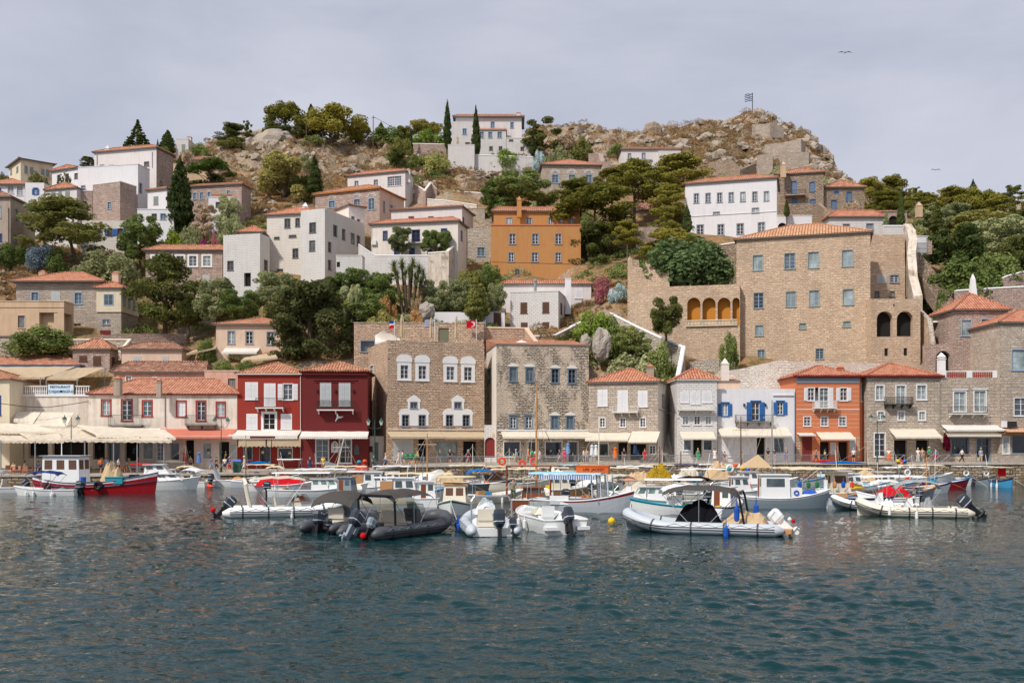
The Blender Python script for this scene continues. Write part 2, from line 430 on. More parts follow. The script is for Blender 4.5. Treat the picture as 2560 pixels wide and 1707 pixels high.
def m_hill():
    m,t,out=newmat('hill_ground')
    o=t.n.new('ShaderNodeTexCoord').outputs['Object']
    g=t.n.new('ShaderNodeNewGeometry')
    n1=t.noise(o,0.07,6.0,0.65);n2=t.noise(o,0.45,6.0,0.7);n3=t.noise(o,2.2,4.0,0.7)
    grass=t.ramp(n3,[(0.3,S(112,90,68)),(0.55,S(160,124,88)),(0.75,S(182,152,118))])
    scr=t.ramp(n3,[(0.3,S(88,78,52)),(0.7,S(140,122,84))])
    c=t.mix(t.ramp(n2,[(0.42,0.0),(0.58,1.0)]),grass,scr)
    rock=t.ramp(n3,[(0.25,S(100,88,74)),(0.5,S(156,138,118)),(0.75,S(192,176,154))])
    nz=t.node('ShaderNodeSeparateXYZ',{0:g.outputs['True Normal']}).outputs[2]
    rf=t.math('ADD',t.math('MULTIPLY',n1,1.1),t.math('MULTIPLY',t.math('SUBTRACT',0.75,nz),1.3))
    c=t.mix(t.ramp(rf,[(0.50,0.0),(0.60,1.0)]),c,rock)
    h=t.math('ADD',n2,t.math('MULTIPLY',n3,0.4))
    finish(t,out,Base_Color=c,Roughness=0.95,Normal=t.bump(h,0.5),Specular_IOR_Level=0.1)
    return m
def hill_off(x,y,d):
    a=noise.noise(Vector((x*0.09,y*0.09,0)))*1.0+noise.noise(Vector((x*0.25,y*0.25,3)))*0.7
    k=0.25+max(0.0,min(1.0,(d-200)/30))*1.4
    if d > 214:a+=1.35* (noise.ridged_multi_fractal(Vector((x*0.13,y*0.13,1)),0.9,2.2,4,1.0,2.0)-1.45)*1.0
    return a*k
def build_hill():
    pxs=np.arange(-260,2861,9);ds=np.concatenate([np.arange(128,200,1.6),np.arange(200,342,1.05)])
    v=[]
    for d in ds:
        for px in pxs:
            x=XA(px,d);z=GZ(px,d)+(hill_off(x,d,d) if d > 140 else 0)
            v.append((x,d,z))
    n=len(pxs)
    last=len(v)
    for px in pxs:v.append((XA(px,420),420,-5))
    f=[(j*n+i,j*n+i+1,(j+1)*n+i+1,(j+1)*n+i) for j in range(len(ds)) for i in range(n-1)]
    mb=MB();mb.v=v;mb.f=f;mb.m=[0]*len(f)
    tag(mb.build('hill',m_hill()),kind='structure')
build_hill()

# ------------------------------------------------------------------ quay
QM=m_stone('quay_paving',S(168,156,140),S(196,184,168),S(120,108,94),0.9,0.6,0.02,wob=0.05)
QW=m_stone('quay_wall_stone',S(120,98,74),S(200,176,140),S(74,62,48),0.75,0.32,0.045,tint=S(170,112,60),wob=0.35,bumpd=0.15)
CON=m_plaster('concrete',S(186,176,162),0.5)
def quay():
    # profile along view columns: (px, distance of the quay edge, ground height)
    prof=[(-300,106,1.0),(300,107,1.05),(640,110,1.1),(940,113,1.3),(1000,116,1.75),(1300,117,1.9),(1640,118.5,1.95),(2000,119,2.0),(2300,119,2.0),(2900,119,2.0)]
    mb=MB();mw=MB();mc=MB()
    for (p0,d0,z0),(p1,d1,z1) in zip(prof,prof[1:]):
        a=Vector((XA(p0,d0),d0,z0));b=Vector((XA(p1,d1),d1,z1))
        A=Vector((XA(p0,134),134,z0+0.15));Bk=Vector((XA(p1,134),134,z1+0.15))
        mb.poly([a,b,Bk,A])
        mw.poly([(a.x,a.y,-2),(b.x,b.y,-2),(b.x,b.y,z1-0.16),(a.x,a.y,z0-0.16)])
        mc.hexa([(a.x,a.y-0.12,z0-0.16),(b.x,b.y-0.12,z1-0.16),(b.x,b.y+0.5,z1-0.16),(a.x,a.y+0.5,z0-0.16),(a.x,a.y-0.12,z0+0.06),(b.x,b.y-0.12,z1+0.06),(b.x,b.y+0.5,z1+0.06),(a.x,a.y+0.5,z0+0.06)])
    tag(mb.build('pavement',QM),kind='structure')
    tag(mw.build('quay_wall',QW),'rough stone quay wall standing in the harbour water','wall')
    tag(mc.build('quay_kerb',CON),'pale kerb along the top edge of the quay','kerb',kind='structure')
quay()
def QZ(px,d=118):
    tab=[(-300,1.0),(640,1.1),(940,1.3),(1000,1.75),(1300,1.9),(2000,2.0),(3000,2.0)]
    for (a,za),(b,zb) in zip(tab,tab[1:]):
        if px <= b:return lerp(za,zb,(px-a)/(b-a))+0.15*max(0,(d-118))/16
    return 2.0
# ------------------------------------------------------------------ palette
ST_BROWN=m_stone('stone_brown',S(178,148,122),S(232,198,164),S(140,112,92),0.46,0.23,0.026,tint=S(206,156,116),spots=0.045,bumpd=0.08,wob=.22)
ST_MANSION=m_stone('stone_mansion',S(190,158,128),S(232,202,166),S(166,136,108),0.45,0.23,0.022,tint=S(226,158,104),wob=0.42,spots=0.02,moff=.7)
ST_GREY=m_stone('stone_grey',S(168,150,132),S(216,196,174),S(136,120,106),0.5,0.28,0.02,wob=0.14,tint=S(200,160,128),moff=.7)
ST_ROUGH=m_stone('stone_rough_render',S(168,150,130),S(222,206,184),S(112,96,80),0.45,0.23,0.045,patch=S(222,202,180),wob=0.38,bumpd=0.12,pth=0.48)
ST_RUBBLE=m_stone('stone_rubble',S(160,134,112),S(226,198,168),S(112,94,76),0.42,0.22,0.045,wob=0.5,bumpd=0.12,tint=S(196,148,112),moff=.8)
ST_MAUVE=m_stone('stone_mauve',S(164,138,124),S(218,188,170),S(132,112,100),0.5,0.24,0.03,wob=0.25,moff=.75)
ST_ASHLAR=m_stone('stone_ashlar',S(164,148,132),S(204,186,168),S(136,122,108),0.7,0.33,0.02,wob=0.1,moff=.75)
ST_PALE=m_stone('stone_pale',S(184,170,152),S(220,206,186),S(142,128,112),0.5,0.26,0.035,wob=0.4)
ST_WHITED=m_stone('stone_whitewashed',S(216,200,182),S(240,232,220),S(190,172,152),0.5,0.25,0.03,wob=0.4,bumpd=0.1,patch=S(206,168,136),pth=0.64,moff=0.5)
P_WHITE=m_plaster('plaster_white',S(224,221,222),0.18)
P_WHITE_B=m_plaster('plaster_white_brick',S(222,217,213),0.25,brick=1.0)
P_WARM=m_plaster('plaster_warm_white',S(226,216,204),0.25)
P_WARM_B=m_plaster('plaster_warm_white_brick',S(226,218,208),0.2,brick=1.0)
P_PINKW=m_plaster('plaster_pinkish_white',S(218,210,206),0.25)
P_CREAM=m_plaster('plaster_cream',S(222,208,182),0.35)
P_BEIGE=m_plaster('plaster_beige',S(206,178,148),0.45)
P_PINK=m_plaster('plaster_pink',S(214,172,152),0.5,patch=S(222,206,190),pth=0.62)
P_PINKB=m_plaster('plaster_pink_beige',S(218,190,168),0.4)
P_OLDW=m_plaster('plaster_old_white',S(228,216,202),0.45,dcol=S(160,128,100),patch=S(206,168,140),pth=0.64)
P_STAIN=m_plaster('plaster_stained',S(214,200,184),0.9,dcol=S(120,104,88),patch=S(150,134,116),pth=0.55)
P_RED=m_plaster('paint_red',S(150,54,44),0.25,dcol=S(140,60,44))
P_RED_SHADE=m_plaster('paint_dark_red_shade',S(106,38,38),0.25,dcol=S(110,44,38))  # red with a grazing-sun facade's darkness in the colour; sign shares it
P_ORANGE=m_plaster('paint_ochre',S(188,136,84),0.4,dcol=S(180,112,60))
P_ORANGE2=m_plaster('paint_orange',S(204,120,82),0.3,dcol=S(190,110,76))
P_GREYED=m_plaster('plaster_grey',S(176,160,146),0.6,patch=S(150,136,124))
T_RED=m_tile('tiles_red',S(172,98,68),S(204,132,96),S(220,162,130))
T_OLD=m_tile('tiles_old',S(140,84,62),S(192,124,92),S(222,176,140),old=0.75)
T_MID=m_tile('tiles_mid',S(174,96,64),S(208,134,94),S(232,176,132),old=0.3)
T_OR=m_tile('tiles_orange',S(186,102,68),S(212,132,94),S(226,164,126),old=0.12)
T_YEL=m_tile('tiles_ochre',S(190,124,78),S(214,152,104),S(226,176,134),wdt=0.4)
C_CREAM=m_cloth('canvas_cream',S(238,226,206),0.25)
C_WHITE=m_cloth('canvas_white',S(236,230,220),0.2)
C_TAN=m_cloth('canvas_tan',S(214,192,160),0.3)
C_BEIGE=m_cloth('canvas_beige',S(200,180,150),0.2)
C_PINK=m_cloth('canvas_salmon',S(216,132,110),0.2)
C_LINED=m_cloth('canvas_lined',S(238,226,206),0.25,stripe=S(222,206,184),sw=0.9)
W_WHITE=m_flat('wood_white',S(226,224,224),0.5)
W_GREY=m_flat('wood_grey_blue',S(134,144,154),0.6)
W_SLATE=m_flat('wood_slate',S(104,124,140),0.6)
W_BLUE=m_flat('wood_blue',S(48,104,168),0.55)
W_NAVY=m_flat('wood_navy',S(40,66,130),0.55)
W_BROWN=m_flat('wood_brown',S(96,66,50),0.7)
W_RED=m_flat('wood_red',S(158,44,38),0.55)
W_GREYG=m_flat('wood_grey_green',S(140,148,142),0.6)
W_PALE=m_flat('wood_pale_grey',S(190,192,192),0.6)
W_LBLUE=m_flat('wood_light_blue',S(150,172,192),0.6)
G_DARK=m_glass('glass_dark',(0.018,0.02,0.024,1))
G_MID=m_glass('glass_mid',(0.06,0.075,0.085,1))
G_CURT=m_glass('glass_curtain',S(122,130,128),0.25)
OPEN_SHADE=m_flat('opening_shade',(0.012,0.011,0.01,1),0.9)  # near-black sheet for openings, the unlit interior put in as colour
IRON=m_flat('iron_dark',S(52,48,48),0.6,0.3)
IRON_W=m_flat('iron_white',S(214,212,208),0.5)
IRON_G=m_flat('iron_grey',S(150,152,154),0.5,0.3)
LIME=m_plaster('limewash',S(232,230,228),0.12)
TRIM_G=m_flat('trim_grey',S(120,112,104),0.8)
TRIM_W=m_flat('trim_white',S(222,216,208),0.8)
TRIM_R=m_flat('trim_red',S(120,36,32),0.7)
TRIM_O=m_flat('trim_orange',S(196,128,52),0.8)
TRIM_B=m_flat('trim_blue',S(66,116,160),0.7)
TERRA=m_flat('terracotta',S(196,120,84),0.8)

STY={
 'grey':dict(fr=W_WHITE,sur=W_GREY,sw=.13,nx=2,ny=3,gl=G_DARK),
 'greyd':dict(fr=W_GREY,sur=W_GREY,sw=.1,nx=2,ny=3,gl=G_DARK),
 'greyl':dict(fr=W_LBLUE,sur=W_LBLUE,sw=.12,nx=2,ny=3,gl=G_MID),
 'man':dict(fr=W_LBLUE,sur=W_GREYG,sw=.1,nx=2,ny=4,gl=G_DARK),
 'man2':dict(fr=W_LBLUE,sur=W_GREYG,sw=.1,nx=2,ny=3,gl=G_CURT),
 'white':dict(fr=W_WHITE,sur=W_WHITE,sw=.1,nx=2,ny=3,gl=G_DARK),
 'whitem':dict(fr=W_WHITE,sur=W_WHITE,sw=.16,nx=2,ny=3,gl=G_MID),
 'whitearch':dict(fr=W_WHITE,sur=LIME,sw=.42,nx=2,ny=3,gl=G_DARK,cap='round'),
 'plainw':dict(fr=W_WHITE,sur=LIME,sw=.3,nx=2,ny=3,gl=G_DARK),
 'slate':dict(fr=W_SLATE,sur=W_SLATE,sw=.14,nx=2,ny=3,gl=G_MID,cap='ped'),
 'slate0':dict(fr=W_WHITE,sur=W_SLATE,sw=.2,nx=2,ny=3,gl=G_DARK,cap='flat'),
 'blue':dict(fr=W_WHITE,sur=W_BLUE,sw=.12,nx=2,ny=3,gl=G_DARK,sh=W_BLUE,cap='flat'),
 'bluef':dict(fr=W_NAVY,sur=W_NAVY,sw=.12,nx=2,ny=3,gl=G_MID),
 'bluep':dict(fr=W_SLATE,sur=W_BLUE,sw=.1,nx=2,ny=3,gl=W_SLATE),
 'blues':dict(fr=W_BROWN,sur=W_BROWN,sw=.08,nx=2,ny=1,gl=G_MID,sh=W_BLUE),
 'red':dict(fr=W_WHITE,sur=W_RED,sw=.17,nx=2,ny=3,gl=G_CURT),
 'redd':dict(fr=W_WHITE,sur=W_RED,sw=.17,nx=2,ny=4,gl=G_DARK),
 'cw':dict(fr=W_WHITE,sur=W_WHITE,sw=.12,closed=W_WHITE),
 'cwo':dict(fr=W_WHITE,sur=W_WHITE,sw=.1,nx=2,ny=3,gl=G_DARK,sh=W_WHITE),
 'cp':dict(fr=W_PALE,sur=W_PALE,sw=.1,closed=W_PALE),
 'cg':dict(fr=W_GREYG,sur=W_GREYG,sw=.08,closed=W_GREYG),
 'cb':dict(fr=W_BROWN,sur=W_BROWN,sw=.07,closed=W_BROWN),
 'cbl':dict(fr=W_SLATE,sur=W_SLATE,sw=.08,closed=W_SLATE),
 'cr':dict(fr=W_RED,sur=W_BROWN,sw=.07,closed=TRIM_R),
 'dark':dict(fr=TRIM_G,sur=TRIM_G,sw=.08,nx=2,ny=2,gl=G_DARK),
 'hole':dict(fr=TRIM_G,sur=None,sw=0,nx=0,ny=0,gl=OPEN_SHADE),
 'shop':dict(fr=W_WHITE,sur=W_WHITE,sw=.1,nx=1,ny=1,gl=G_DARK),
 'shopg':dict(fr=W_GREY,sur=W_GREY,sw=.12,nx=1,ny=1,gl=G_DARK),
 'door':dict(fr=W_WHITE,sur=W_WHITE,sw=.14,nx=2,ny=4,gl=G_DARK),
 'doorg':dict(fr=W_PALE,sur=W_PALE,sw=.14,nx=2,ny=4,gl=G_DARK),
 'grid':dict(fr=W_WHITE,sur=W_WHITE,sw=.08,nx=6,ny=4,gl=G_MID),
 'bars':dict(fr=W_GREYG,sur=W_GREYG,sw=.1,nx=4,ny=4,gl=G_CURT),
 'slats':dict(fr=W_BROWN,sur=P_PINKB,sw=.05,nx=4,ny=1,gl=G_CURT),
}

class Bld:
    def __init__(s,name,label,cat,x0,x1,top,d,base=None,th=0.0,dep=8.0,side=None,sdr='R',wall=None,roof='flat',ridge=None,rmat=None,
                 oh=0.35,group=None,swall=None,fascia=None,scal=None,par=None,capm=None,d1=None,z0=None,inset=None):
        s.wall=wall or P_WHITE;s.swall=swall
        A=Vector((XA(x0,d),d,0))
        k=(x1-CX)/F
        if d1 is not None:
            Bp=Vector((XA(x1,d1),d1,0));T=(Bp-A);s.L=T.length;T.normalize()
        else:
            T=Vector((math.cos(R(th)),math.sin(R(th)),0));s.L=(k*A.y-A.x)/(T.x-k*T.y)
        N=Vector((-T.y,T.x,0));Bp=A+T*s.L
        s.A,s.B,s.T,s.N=A,Bp,T,N
        if side is not None:
            kc=(side-CX)/F
            O=Bp if sdr=='R' else A
            dep=(kc*O.y-O.x)/(N.x-kc*N.y)
            if not 2 < dep < 30:print('DEP',label,round(dep,1));dep=8.0
        s.dep=dep;s.zt=ZA(top,d)
        if z0 is not None:s.z0=z0
        elif base is not None:s.z0=min(ZA(base,A.y),ZA(base,Bp.y))
        else:s.z0=1e9
        if z0 is None and d > 133:s.z0=min(s.z0,min(GZ(x0,A.y),GZ(x1,Bp.y),GZ(side or x1,Bp.y))-2.5)
        s.H=s.zt-s.z0
        s.root=thing(name,label,cat,(A+Bp)/2+Vector((0,0,s.z0)),group)
        s.faces={'F':(A,T,s.L,N),'R':(Bp,N,dep,-T),'L':(A,N,dep,T),'K':(A+N*dep,T,s.L,-N)}
        s.holes={'F':[],'R':[],'L':[],'K':[]}
        s.roof,s.ridge,s.rmat,s.oh,s.fascia,s.scal,s.par,s.capm,s.inset=roof,ridge,rmat or T_RED,oh,fascia or TRIM_G,scal,par,capm,inset
    def P(s,face,off=Vector((0,0,0))):
        O,T,L,N=s.faces[face];z0=s.z0
        return lambda u,v,w:Vector((O.x+T.x*u+N.x*w,O.y+T.y*u+N.y*w,z0+v))
    def uv(s,face,px,py,w=0.0):
        O,T,L,N=s.faces[face];O=O+N*w
        k=(px-CX)/F;u=(k*O.y-O.x)/(T.x-k*T.y);d=O.y+T.y*u
        return u,ZA(py,d)-s.z0
    def rect(s,face,x0,x1,y0,y1,w=0.0):
        u0,va=s.uv(face,x0,y1,w);u1,vb=s.uv(face,x1,y1,w)
        v0=(va+vb)/2
        v1=(s.uv(face,x0,y0,w)[1]+s.uv(face,x1,y0,w)[1])/2
        if u0 > u1:u0,u1=u1,u0
        return u0,u1,v0,v1
    def win(s,x0,x1,y0,y1,st='grey',face='F',name='window',arch=False,depth=0.2,ga=None,open_=None):
        u0,u1,v0,v1=s.rect(face,x0,x1,y0,y1)
        c=dict(STY[st]);P=s.P(face);L=s.faces[face][2]
        u0=max(0.05,u0);u1=min(L-0.05,u1);v0=max(0.02,v0);v1=min(s.H-0.1,v1)
        if u1-u0 < 0.2 or v1-v0 < 0.2:return None
        sw=c['sw']
        if st in ('whitearch','plainw'):
            hu0,hu1,hv0,hv1=u0,u1,v0,v1
        else:
            hu0,hu1,hv0,hv1=u0+sw,u1-sw,v0+sw*0.6,v1-sw
        if hu1-hu0 < 0.15 or hv1-hv0 < 0.15:hu0,hu1,hv0,hv1=u0+.03,u1-.03,v0+.03,v1-.03
        s.holes[face].append((hu0,hu1,hv0,hv1,arch,depth))
        fr=MB();mats=[c['fr']]
        bw=0.05
        # sash frame inside the opening
        w0,w1=depth*0.55,depth*0.55+0.05
        top=hv1 - ((hu1-hu0)/2 if arch else 0)
        if c.get('nx',0):
            fr.fbox(P,hu0,hu0+bw,hv0,top,w0,w1);fr.fbox(P,hu1-bw,hu1,hv0,top,w0,w1)
            fr.fbox(P,hu0+bw,hu1-bw,hv0,hv0+bw,w0,w1);fr.fbox(P,hu0+bw,hu1-bw,top-bw,top,w0,w1)
            for i in range(1,c['nx']):
                uu=lerp(hu0,hu1,i/c['nx']);k=0.045 if (i*2==c['nx']) else 0.022
                fr.fbox(P,uu-k,uu+k,hv0+bw,top-bw,w0-0.004,w1+0.004)
            for i in range(1,c['ny']):
                vv=lerp(hv0,top,i/c['ny'])
                fr.fbox(P,hu0+bw,hu1-bw,vv-0.022,vv+0.022,w0+0.008,w1-0.002)
        if c.get('sur'):
            fr.cm=1;mats.append(c['sur']);pr=-0.035
            a0,a1,b0,b1=(hu0-sw,hu1+sw,hv0-sw*0.5,hv1+sw)
            fr.fbox(P,a0,hu0,b0,b1,pr,0.03);fr.fbox(P,hu1,a1,b0,b1,pr,0.03)
            fr.fbox(P,hu0,hu1,b0,hv0,pr,0.03)
            if not arch:fr.fbox(P,hu0,hu1,hv1,b1,pr,0.03)
            fr.fbox(P,a0-0.06,a1+0.06,b0-0.07,b0,-0.11,0.02)
            if c.get('cap')=='flat':fr.fbox(P,a0-0.08,a1+0.08,b1,b1+0.12,-0.14,0.02)
            elif c.get('cap') in ('ped','round'):
                n=8;hh=0.95 if c['cap']=='round' else 0.42;e=0.08 if c['cap']=='round' else 0.14
                mats.append(LIME if c['cap']=='round' else TRIM_W);fr.cm=2
                pts=[]
                for i in range(n+1):
                    x=i/n;y=(1-abs(2*x-1)**3)*0.5+0.5 if c['cap']=='round' else 0.15+0.85*(1-abs(2*x-1)**1.6)
                    pts.append((lerp(a0-e,a1+e,x),b1+hh*y))
                ring=lambda w:[P(p[0],p[1],w) for p in pts]+[P(a1+e,b1,w),P(a0-e,b1,w)]
                fr.loft([ring(-0.09),ring(0.02)])
        if not fr.f:fr.fbox(P,hu0,hu1,hv0,hv0+0.04,0.0,0.05)
        wo=fr.build(name,mats,s.root)
        g=MB()
        q_=rnd.random();gm=ga or (c.get('gl',G_DARK) if (q_ > .4 or c.get('gl') is not G_DARK) else (G_CURT if q_ < .13 else G_MID))
        if c.get('closed'):
            mid=(hu0+hu1)/2
            for a,b in ((hu0,mid-0.01),(mid+0.01,hu1)):
                sh=MB();sh.fbox(P,a,b,hv0,hv1,-0.02,0.04)
                nsl=max(3,int((hv1-hv0)/0.16))
                for i in range(nsl):
                    vv=lerp(hv0+0.1,hv1-0.1,i/nsl)
                    sh.fbox(P,a+0.06,b-0.06,vv,vv+0.05,-0.045,-0.02)
                sh.build('shutter',c['closed'],wo)
        else:
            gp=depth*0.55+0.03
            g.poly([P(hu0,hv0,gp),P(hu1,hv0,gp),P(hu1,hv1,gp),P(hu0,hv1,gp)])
            g.build('pane',gm,wo)  # for dark openings this sheet is painted interior shade, not glass
        if c.get('sh'):
            hw=(hu1-hu0)*0.55
            for sgn in (-1,1):
                sh=MB()
                a,b=((hu0-sw-hw,hu0-sw) if sgn < 0 else (hu1+sw,hu1+sw+hw))
                sh.fbox(P,a,b,hv0-0.05,hv1+0.02,-0.09,-0.04)
                nsl=max(3,int((hv1-hv0)/0.18))
                for i in range(nsl):
                    vv=lerp(hv0+0.05,hv1-0.1,i/nsl);sh.fbox(P,a+0.05,b-0.05,vv,vv+0.06,-0.115,-0.09)
                sh.build('shutter',c['sh'],wo)
        return wo
    def row(s,xs,w,y0,y1,st='grey',**k):
        for x in xs:s.win(x-w/2,x+w/2,y0,y1,st,**k)
    def wares(s,x0,x1,y0,y1,seed=0,face='F'):
        """goods standing in a shop opening"""
        u0,u1,v0,v1=s.rect(face,x0,x1,y0,y1);P=s.P(face)
        rg=random.Random(seed*7+3)
        cols=[S(190,60,50),S(60,100,150),S(220,200,160),S(90,120,90),S(200,150,60),S(230,230,225),S(60,60,70),S(150,100,70),S(200,120,130)]
        for i in range(max(3,int((u1-u0)*1.7))):
            u=rg.uniform(u0+0.1,u1-0.35);v=rg.choice([v0,v0+0.02,lerp(v0,v1,0.35),lerp(v0,v1,0.55)])+rg.uniform(0,.05)
            mb=MB();a=rg.uniform(0.15,0.35);b=rg.uniform(0.25,0.7)
            w=0.1+rg.uniform(0,0.12)
            if rg.random() < 0.5:
                mb.path([P(u,v,w),P(u+a*0.2,v+b*0.4,w),P(u+a*0.1,v+b*0.8,w),P(u+a*0.1,v+b,w)],[a*0.35,a*0.5,a*0.3,a*0.16],8)
            else:
                mb.fbox(P,u,u+a,v,v+b*0.6,w,w+0.08);mb.fbox(P,u+a*0.2,u+a*0.8,v+b*0.6,v+b*0.8,w+0.01,w+0.07)
            mb.build('display_goods',m_flat('goods%d' % (i % 9),cols[(i+seed) % 9],0.8),s.root)
    def awning(s,x0,x1,y0,y1,proj=1.5,mat=None,val=0.28,face='F',frame=True,yk=None):
        P=s.P(face)
        u0,v1=s.uv(face,x0,y0);u1,_=s.uv(face,x1,y0)
        uu,vv=s.uv(face,(x0+x1)/2,y1,-proj)
        mb=MB();n=10;na=14
        sag=lambda i:0.05*math.sin(i*1.9)
        rings=[]
        for j in range(n+1):
            tt=j/n
            rings.append([P(lerp(u0,u1,i/na),lerp(v1,vv,tt)-0.06*math.sin(math.pi*tt)+0.015*math.sin(i*1.7+j),-proj*tt-0.01) for i in range(na+1)])
        mb.loft(rings,False,False)
        aw=mb.build('awning',mat or C_CREAM,s.root)
        v=MB();m_=max(8,int(abs(u1-u0)/0.22))*2
        top=[P(lerp(u0,u1,i/m_),vv,-proj-0.02) for i in range(m_+1)]
        bot=[P(lerp(u0,u1,i/m_),vv-val*(1 if i % 2 else 0.72),-proj-0.03) for i in range(m_+1)]
        v.loft([top,bot],False,False);v.build('valance',mat or C_CREAM,aw)
        if frame:
            a=MB();a.tube(P(u0,v1-0.9,-0.02),P(u0,vv,-proj),0.025,n=4);a.tube(P(u1,v1-0.9,-0.02),P(u1,vv,-proj),0.025,n=4)
            a.tube(P(u0,vv,-proj),P(u1,vv,-proj),0.03,n=4);a.build('support_arm',IRON_W,aw)
        return aw
    def balcony(s,x0,x1,ytop,yfl,proj=0.9,rail=None,slab=None,gap=0.13,face='F',brackets=3,pattern=False):
        P=s.P(face);pr=proj
        u0,vf=s.uv(face,x0,yfl,-pr);u1,_=s.uv(face,x1,yfl,-pr)
        _,vt=s.uv(face,x0,ytop,-pr)
        b=MB();b.fbox(P,u0,u1,vf-0.14,vf,-pr,-0.002)
        for i in range(brackets):
            u=lerp(u0+0.15,u1-0.15,i/max(1,brackets-1))
            b.hexa([P(u-.06,vf-0.14,-pr*0.85),P(u+.06,vf-0.14,-pr*0.85),P(u+.06,vf-0.14,-0.003),P(u-.06,vf-0.14,-0.003)][::-1]+[P(u-.06,vf-0.2,-pr*0.8),P(u+.06,vf-0.2,-pr*0.8),P(u+.06,vf-0.6,-0.003),P(u-.06,vf-0.6,-0.003)][::-1])
        bo=b.build('balcony',slab or TRIM_W,s.root)
        r=MB();q=pr-0.05
        for h in (vt,vf+0.1):
            r.tube(P(u0,h,-q),P(u1,h,-q),0.022,n=4);r.tube(P(u0,h,-q),P(u0,h,0),0.022,n=4);r.tube(P(u1,h,-q),P(u1,h,0),0.022,n=4)
        n=int(abs(u1-u0)/gap)
        for i in range(n+1):
            u=lerp(u0,u1,i/n);r.tube(P(u,vf,-q),P(u,vt,-q),0.012 if i % 6 else 0.02,n=3,caps=False)
        if pattern:
            for i in range(n):
                u=lerp(u0,u1,(i+.5)/n);r.tube(P(u-gap/2,vf+.1,-q),P(u+gap/2,vt,-q),0.01,n=3,caps=False);r.tube(P(u+gap/2,vf+.1,-q),P(u-gap/2,vt,-q),0.01,n=3,caps=False)
        for i in range(4):
            w=-q*(i+.5)/4
            for u in (u0,u1):r.tube(P(u,vf,w),P(u,vt,w),0.012,n=3,caps=False)
        r.build('railing',rail or IRON,bo)
        return bo
    def chimney(s,px,py0,py1,w=0.7,d=None,mat=None,cap=True,pot=False):
        d=d or (s.A.y+s.dep*0.4);x=XA(px,d);z1=ZA(py0,d);z0=ZA(py1,d)-1.0
        mb=MB();mb.box(x-w/2,x+w/2,d-w/2,d+w/2,z0,z1-0.3)
        mb.box(x-w/2-.06,x+w/2+.06,d-w/2-.06,d+w/2+.06,z1-0.3,z1-0.2)
        if pot:mb.loft([[(x-w/2+.02,d-w/2+.02,z1-.2),(x+w/2-.02,d-w/2+.02,z1-.2),(x+w/2-.02,d+w/2-.02,z1-.2),(x-w/2+.02,d+w/2-.02,z1-.2)],[(x-.05,d-.05,z1+.5),(x+.05,d-.05,z1+.5),(x+.05,d+.05,z1+.5),(x-.05,d+.05,z1+.5)]])
        else:
            mb.box(x-w/2+.05,x+w/2-.05,d-w/2+.05,d+w/2-.05,z1-0.2,z1-0.05);mb.cm=1
            mb.loft([[(x-w/2-.05,d-w/2-.05,z1-.05),(x+w/2+.05,d-w/2-.05,z1-.05),(x+w/2+.05,d+w/2+.05,z1-.05),(x-w/2-.05,d+w/2+.05,z1-.05)],[(x-.05,d-.05,z1+.25),(x+.05,d-.05,z1+.25),(x+.05,d+.05,z1+.25),(x-.05,d+.05,z1+.25)]])
        mb.build('chimney',[mat or s.wall,TERRA],s.root)
    def trim(s,x0,x1,y0,y1,mat,pr=0.06,name='cornice',face='F',pr2=0.02):
        u0,u1,v0,v1=s.rect(face,x0,x1,y0,y1);mb=MB();mb.fbox(s.P(face),u0,u1,v0,v1,-pr,-0.0 if pr2 is None else pr2)
        return mb.build(name,mat,s.root)
    def pipe(s,px,y0,y1,mat=None,face='F'):
        u0,v1=s.uv(face,px,y0);_,v0=s.uv(face,px,y1);P=s.P(face)
        mb=MB();mb.tube(P(u0,v0,-0.09),P(u0,v1,-0.09),0.05,n=6);mb.build('drainpipe',mat or IRON_G,s.root)
    def done(s):
        for key,(O,T,L,N) in s.faces.items():
            hs=s.holes[key];P=s.P(key);mb=MB()
            us=sorted({0,L,*[h[0] for h in hs],*[h[1] for h in hs]});vs=sorted({0,s.H,*[h[2] for h in hs],*[h[3] for h in hs]})
            flip=key in ('L','K')
            def q(p):
                mb.poly(p[::-1] if flip else p)
            for a,b in zip(us,us[1:]):
                for c,d in zip(vs,vs[1:]):
                    if b-a < 1e-4 or d-c < 1e-4:continue
                    mu,mv=(a+b)/2,(c+d)/2
                    if any(h[0] < mu < h[1] and h[2] < mv < h[3] for h in hs):continue
                    q([P(a,c,0),P(b,c,0),P(b,d,0),P(a,d,0)])
            for (a,b,c,d,arch,dp) in hs:
                if not arch:
                    q([P(a,d,0),P(b,d,0),P(b,d,dp),P(a,d,dp)])
                    q([P(a,c,0),P(a,d,0),P(a,d,dp),P(a,c,dp)]);q([P(b,d,0),P(b,c,0),P(b,c,dp),P(b,d,dp)])
                else:
                    r=(b-a)/2;cu=(a+b)/2;sp=max(c,d-r);rv=d-sp;n=12
                    arc=[(cu-r*math.cos(math.pi*i/n),sp+rv*math.sin(math.pi*i/n)) for i in range(n+1)]
                    for (x0,y0),(x1,y1) in zip(arc,arc[1:]):
                        q([P(x0,y0,0),P(x1,y1,0),P(x1,d,0),P(x0,d,0)])
                        q([P(x0,y0,0),P(x0,y0,dp),P(x1,y1,dp),P(x1,y1,0)])
                    q([P(a,c,0),P(a,sp,0),P(a,sp,dp),P(a,c,dp)]);q([P(b,sp,0),P(b,c,0),P(b,c,dp),P(b,sp,dp)])
                q([P(a,c,dp),P(b,c,dp),P(b,c,0),P(a,c,0)])
            wm=s.swall if (s.swall and key in ('L','R')) else s.wall
            mb.build('wall',wm,s.root)
        z=s.zt;A,B_,N,T=s.A,s.B,s.N,s.T;C=B_+N*s.dep;D=A+N*s.dep
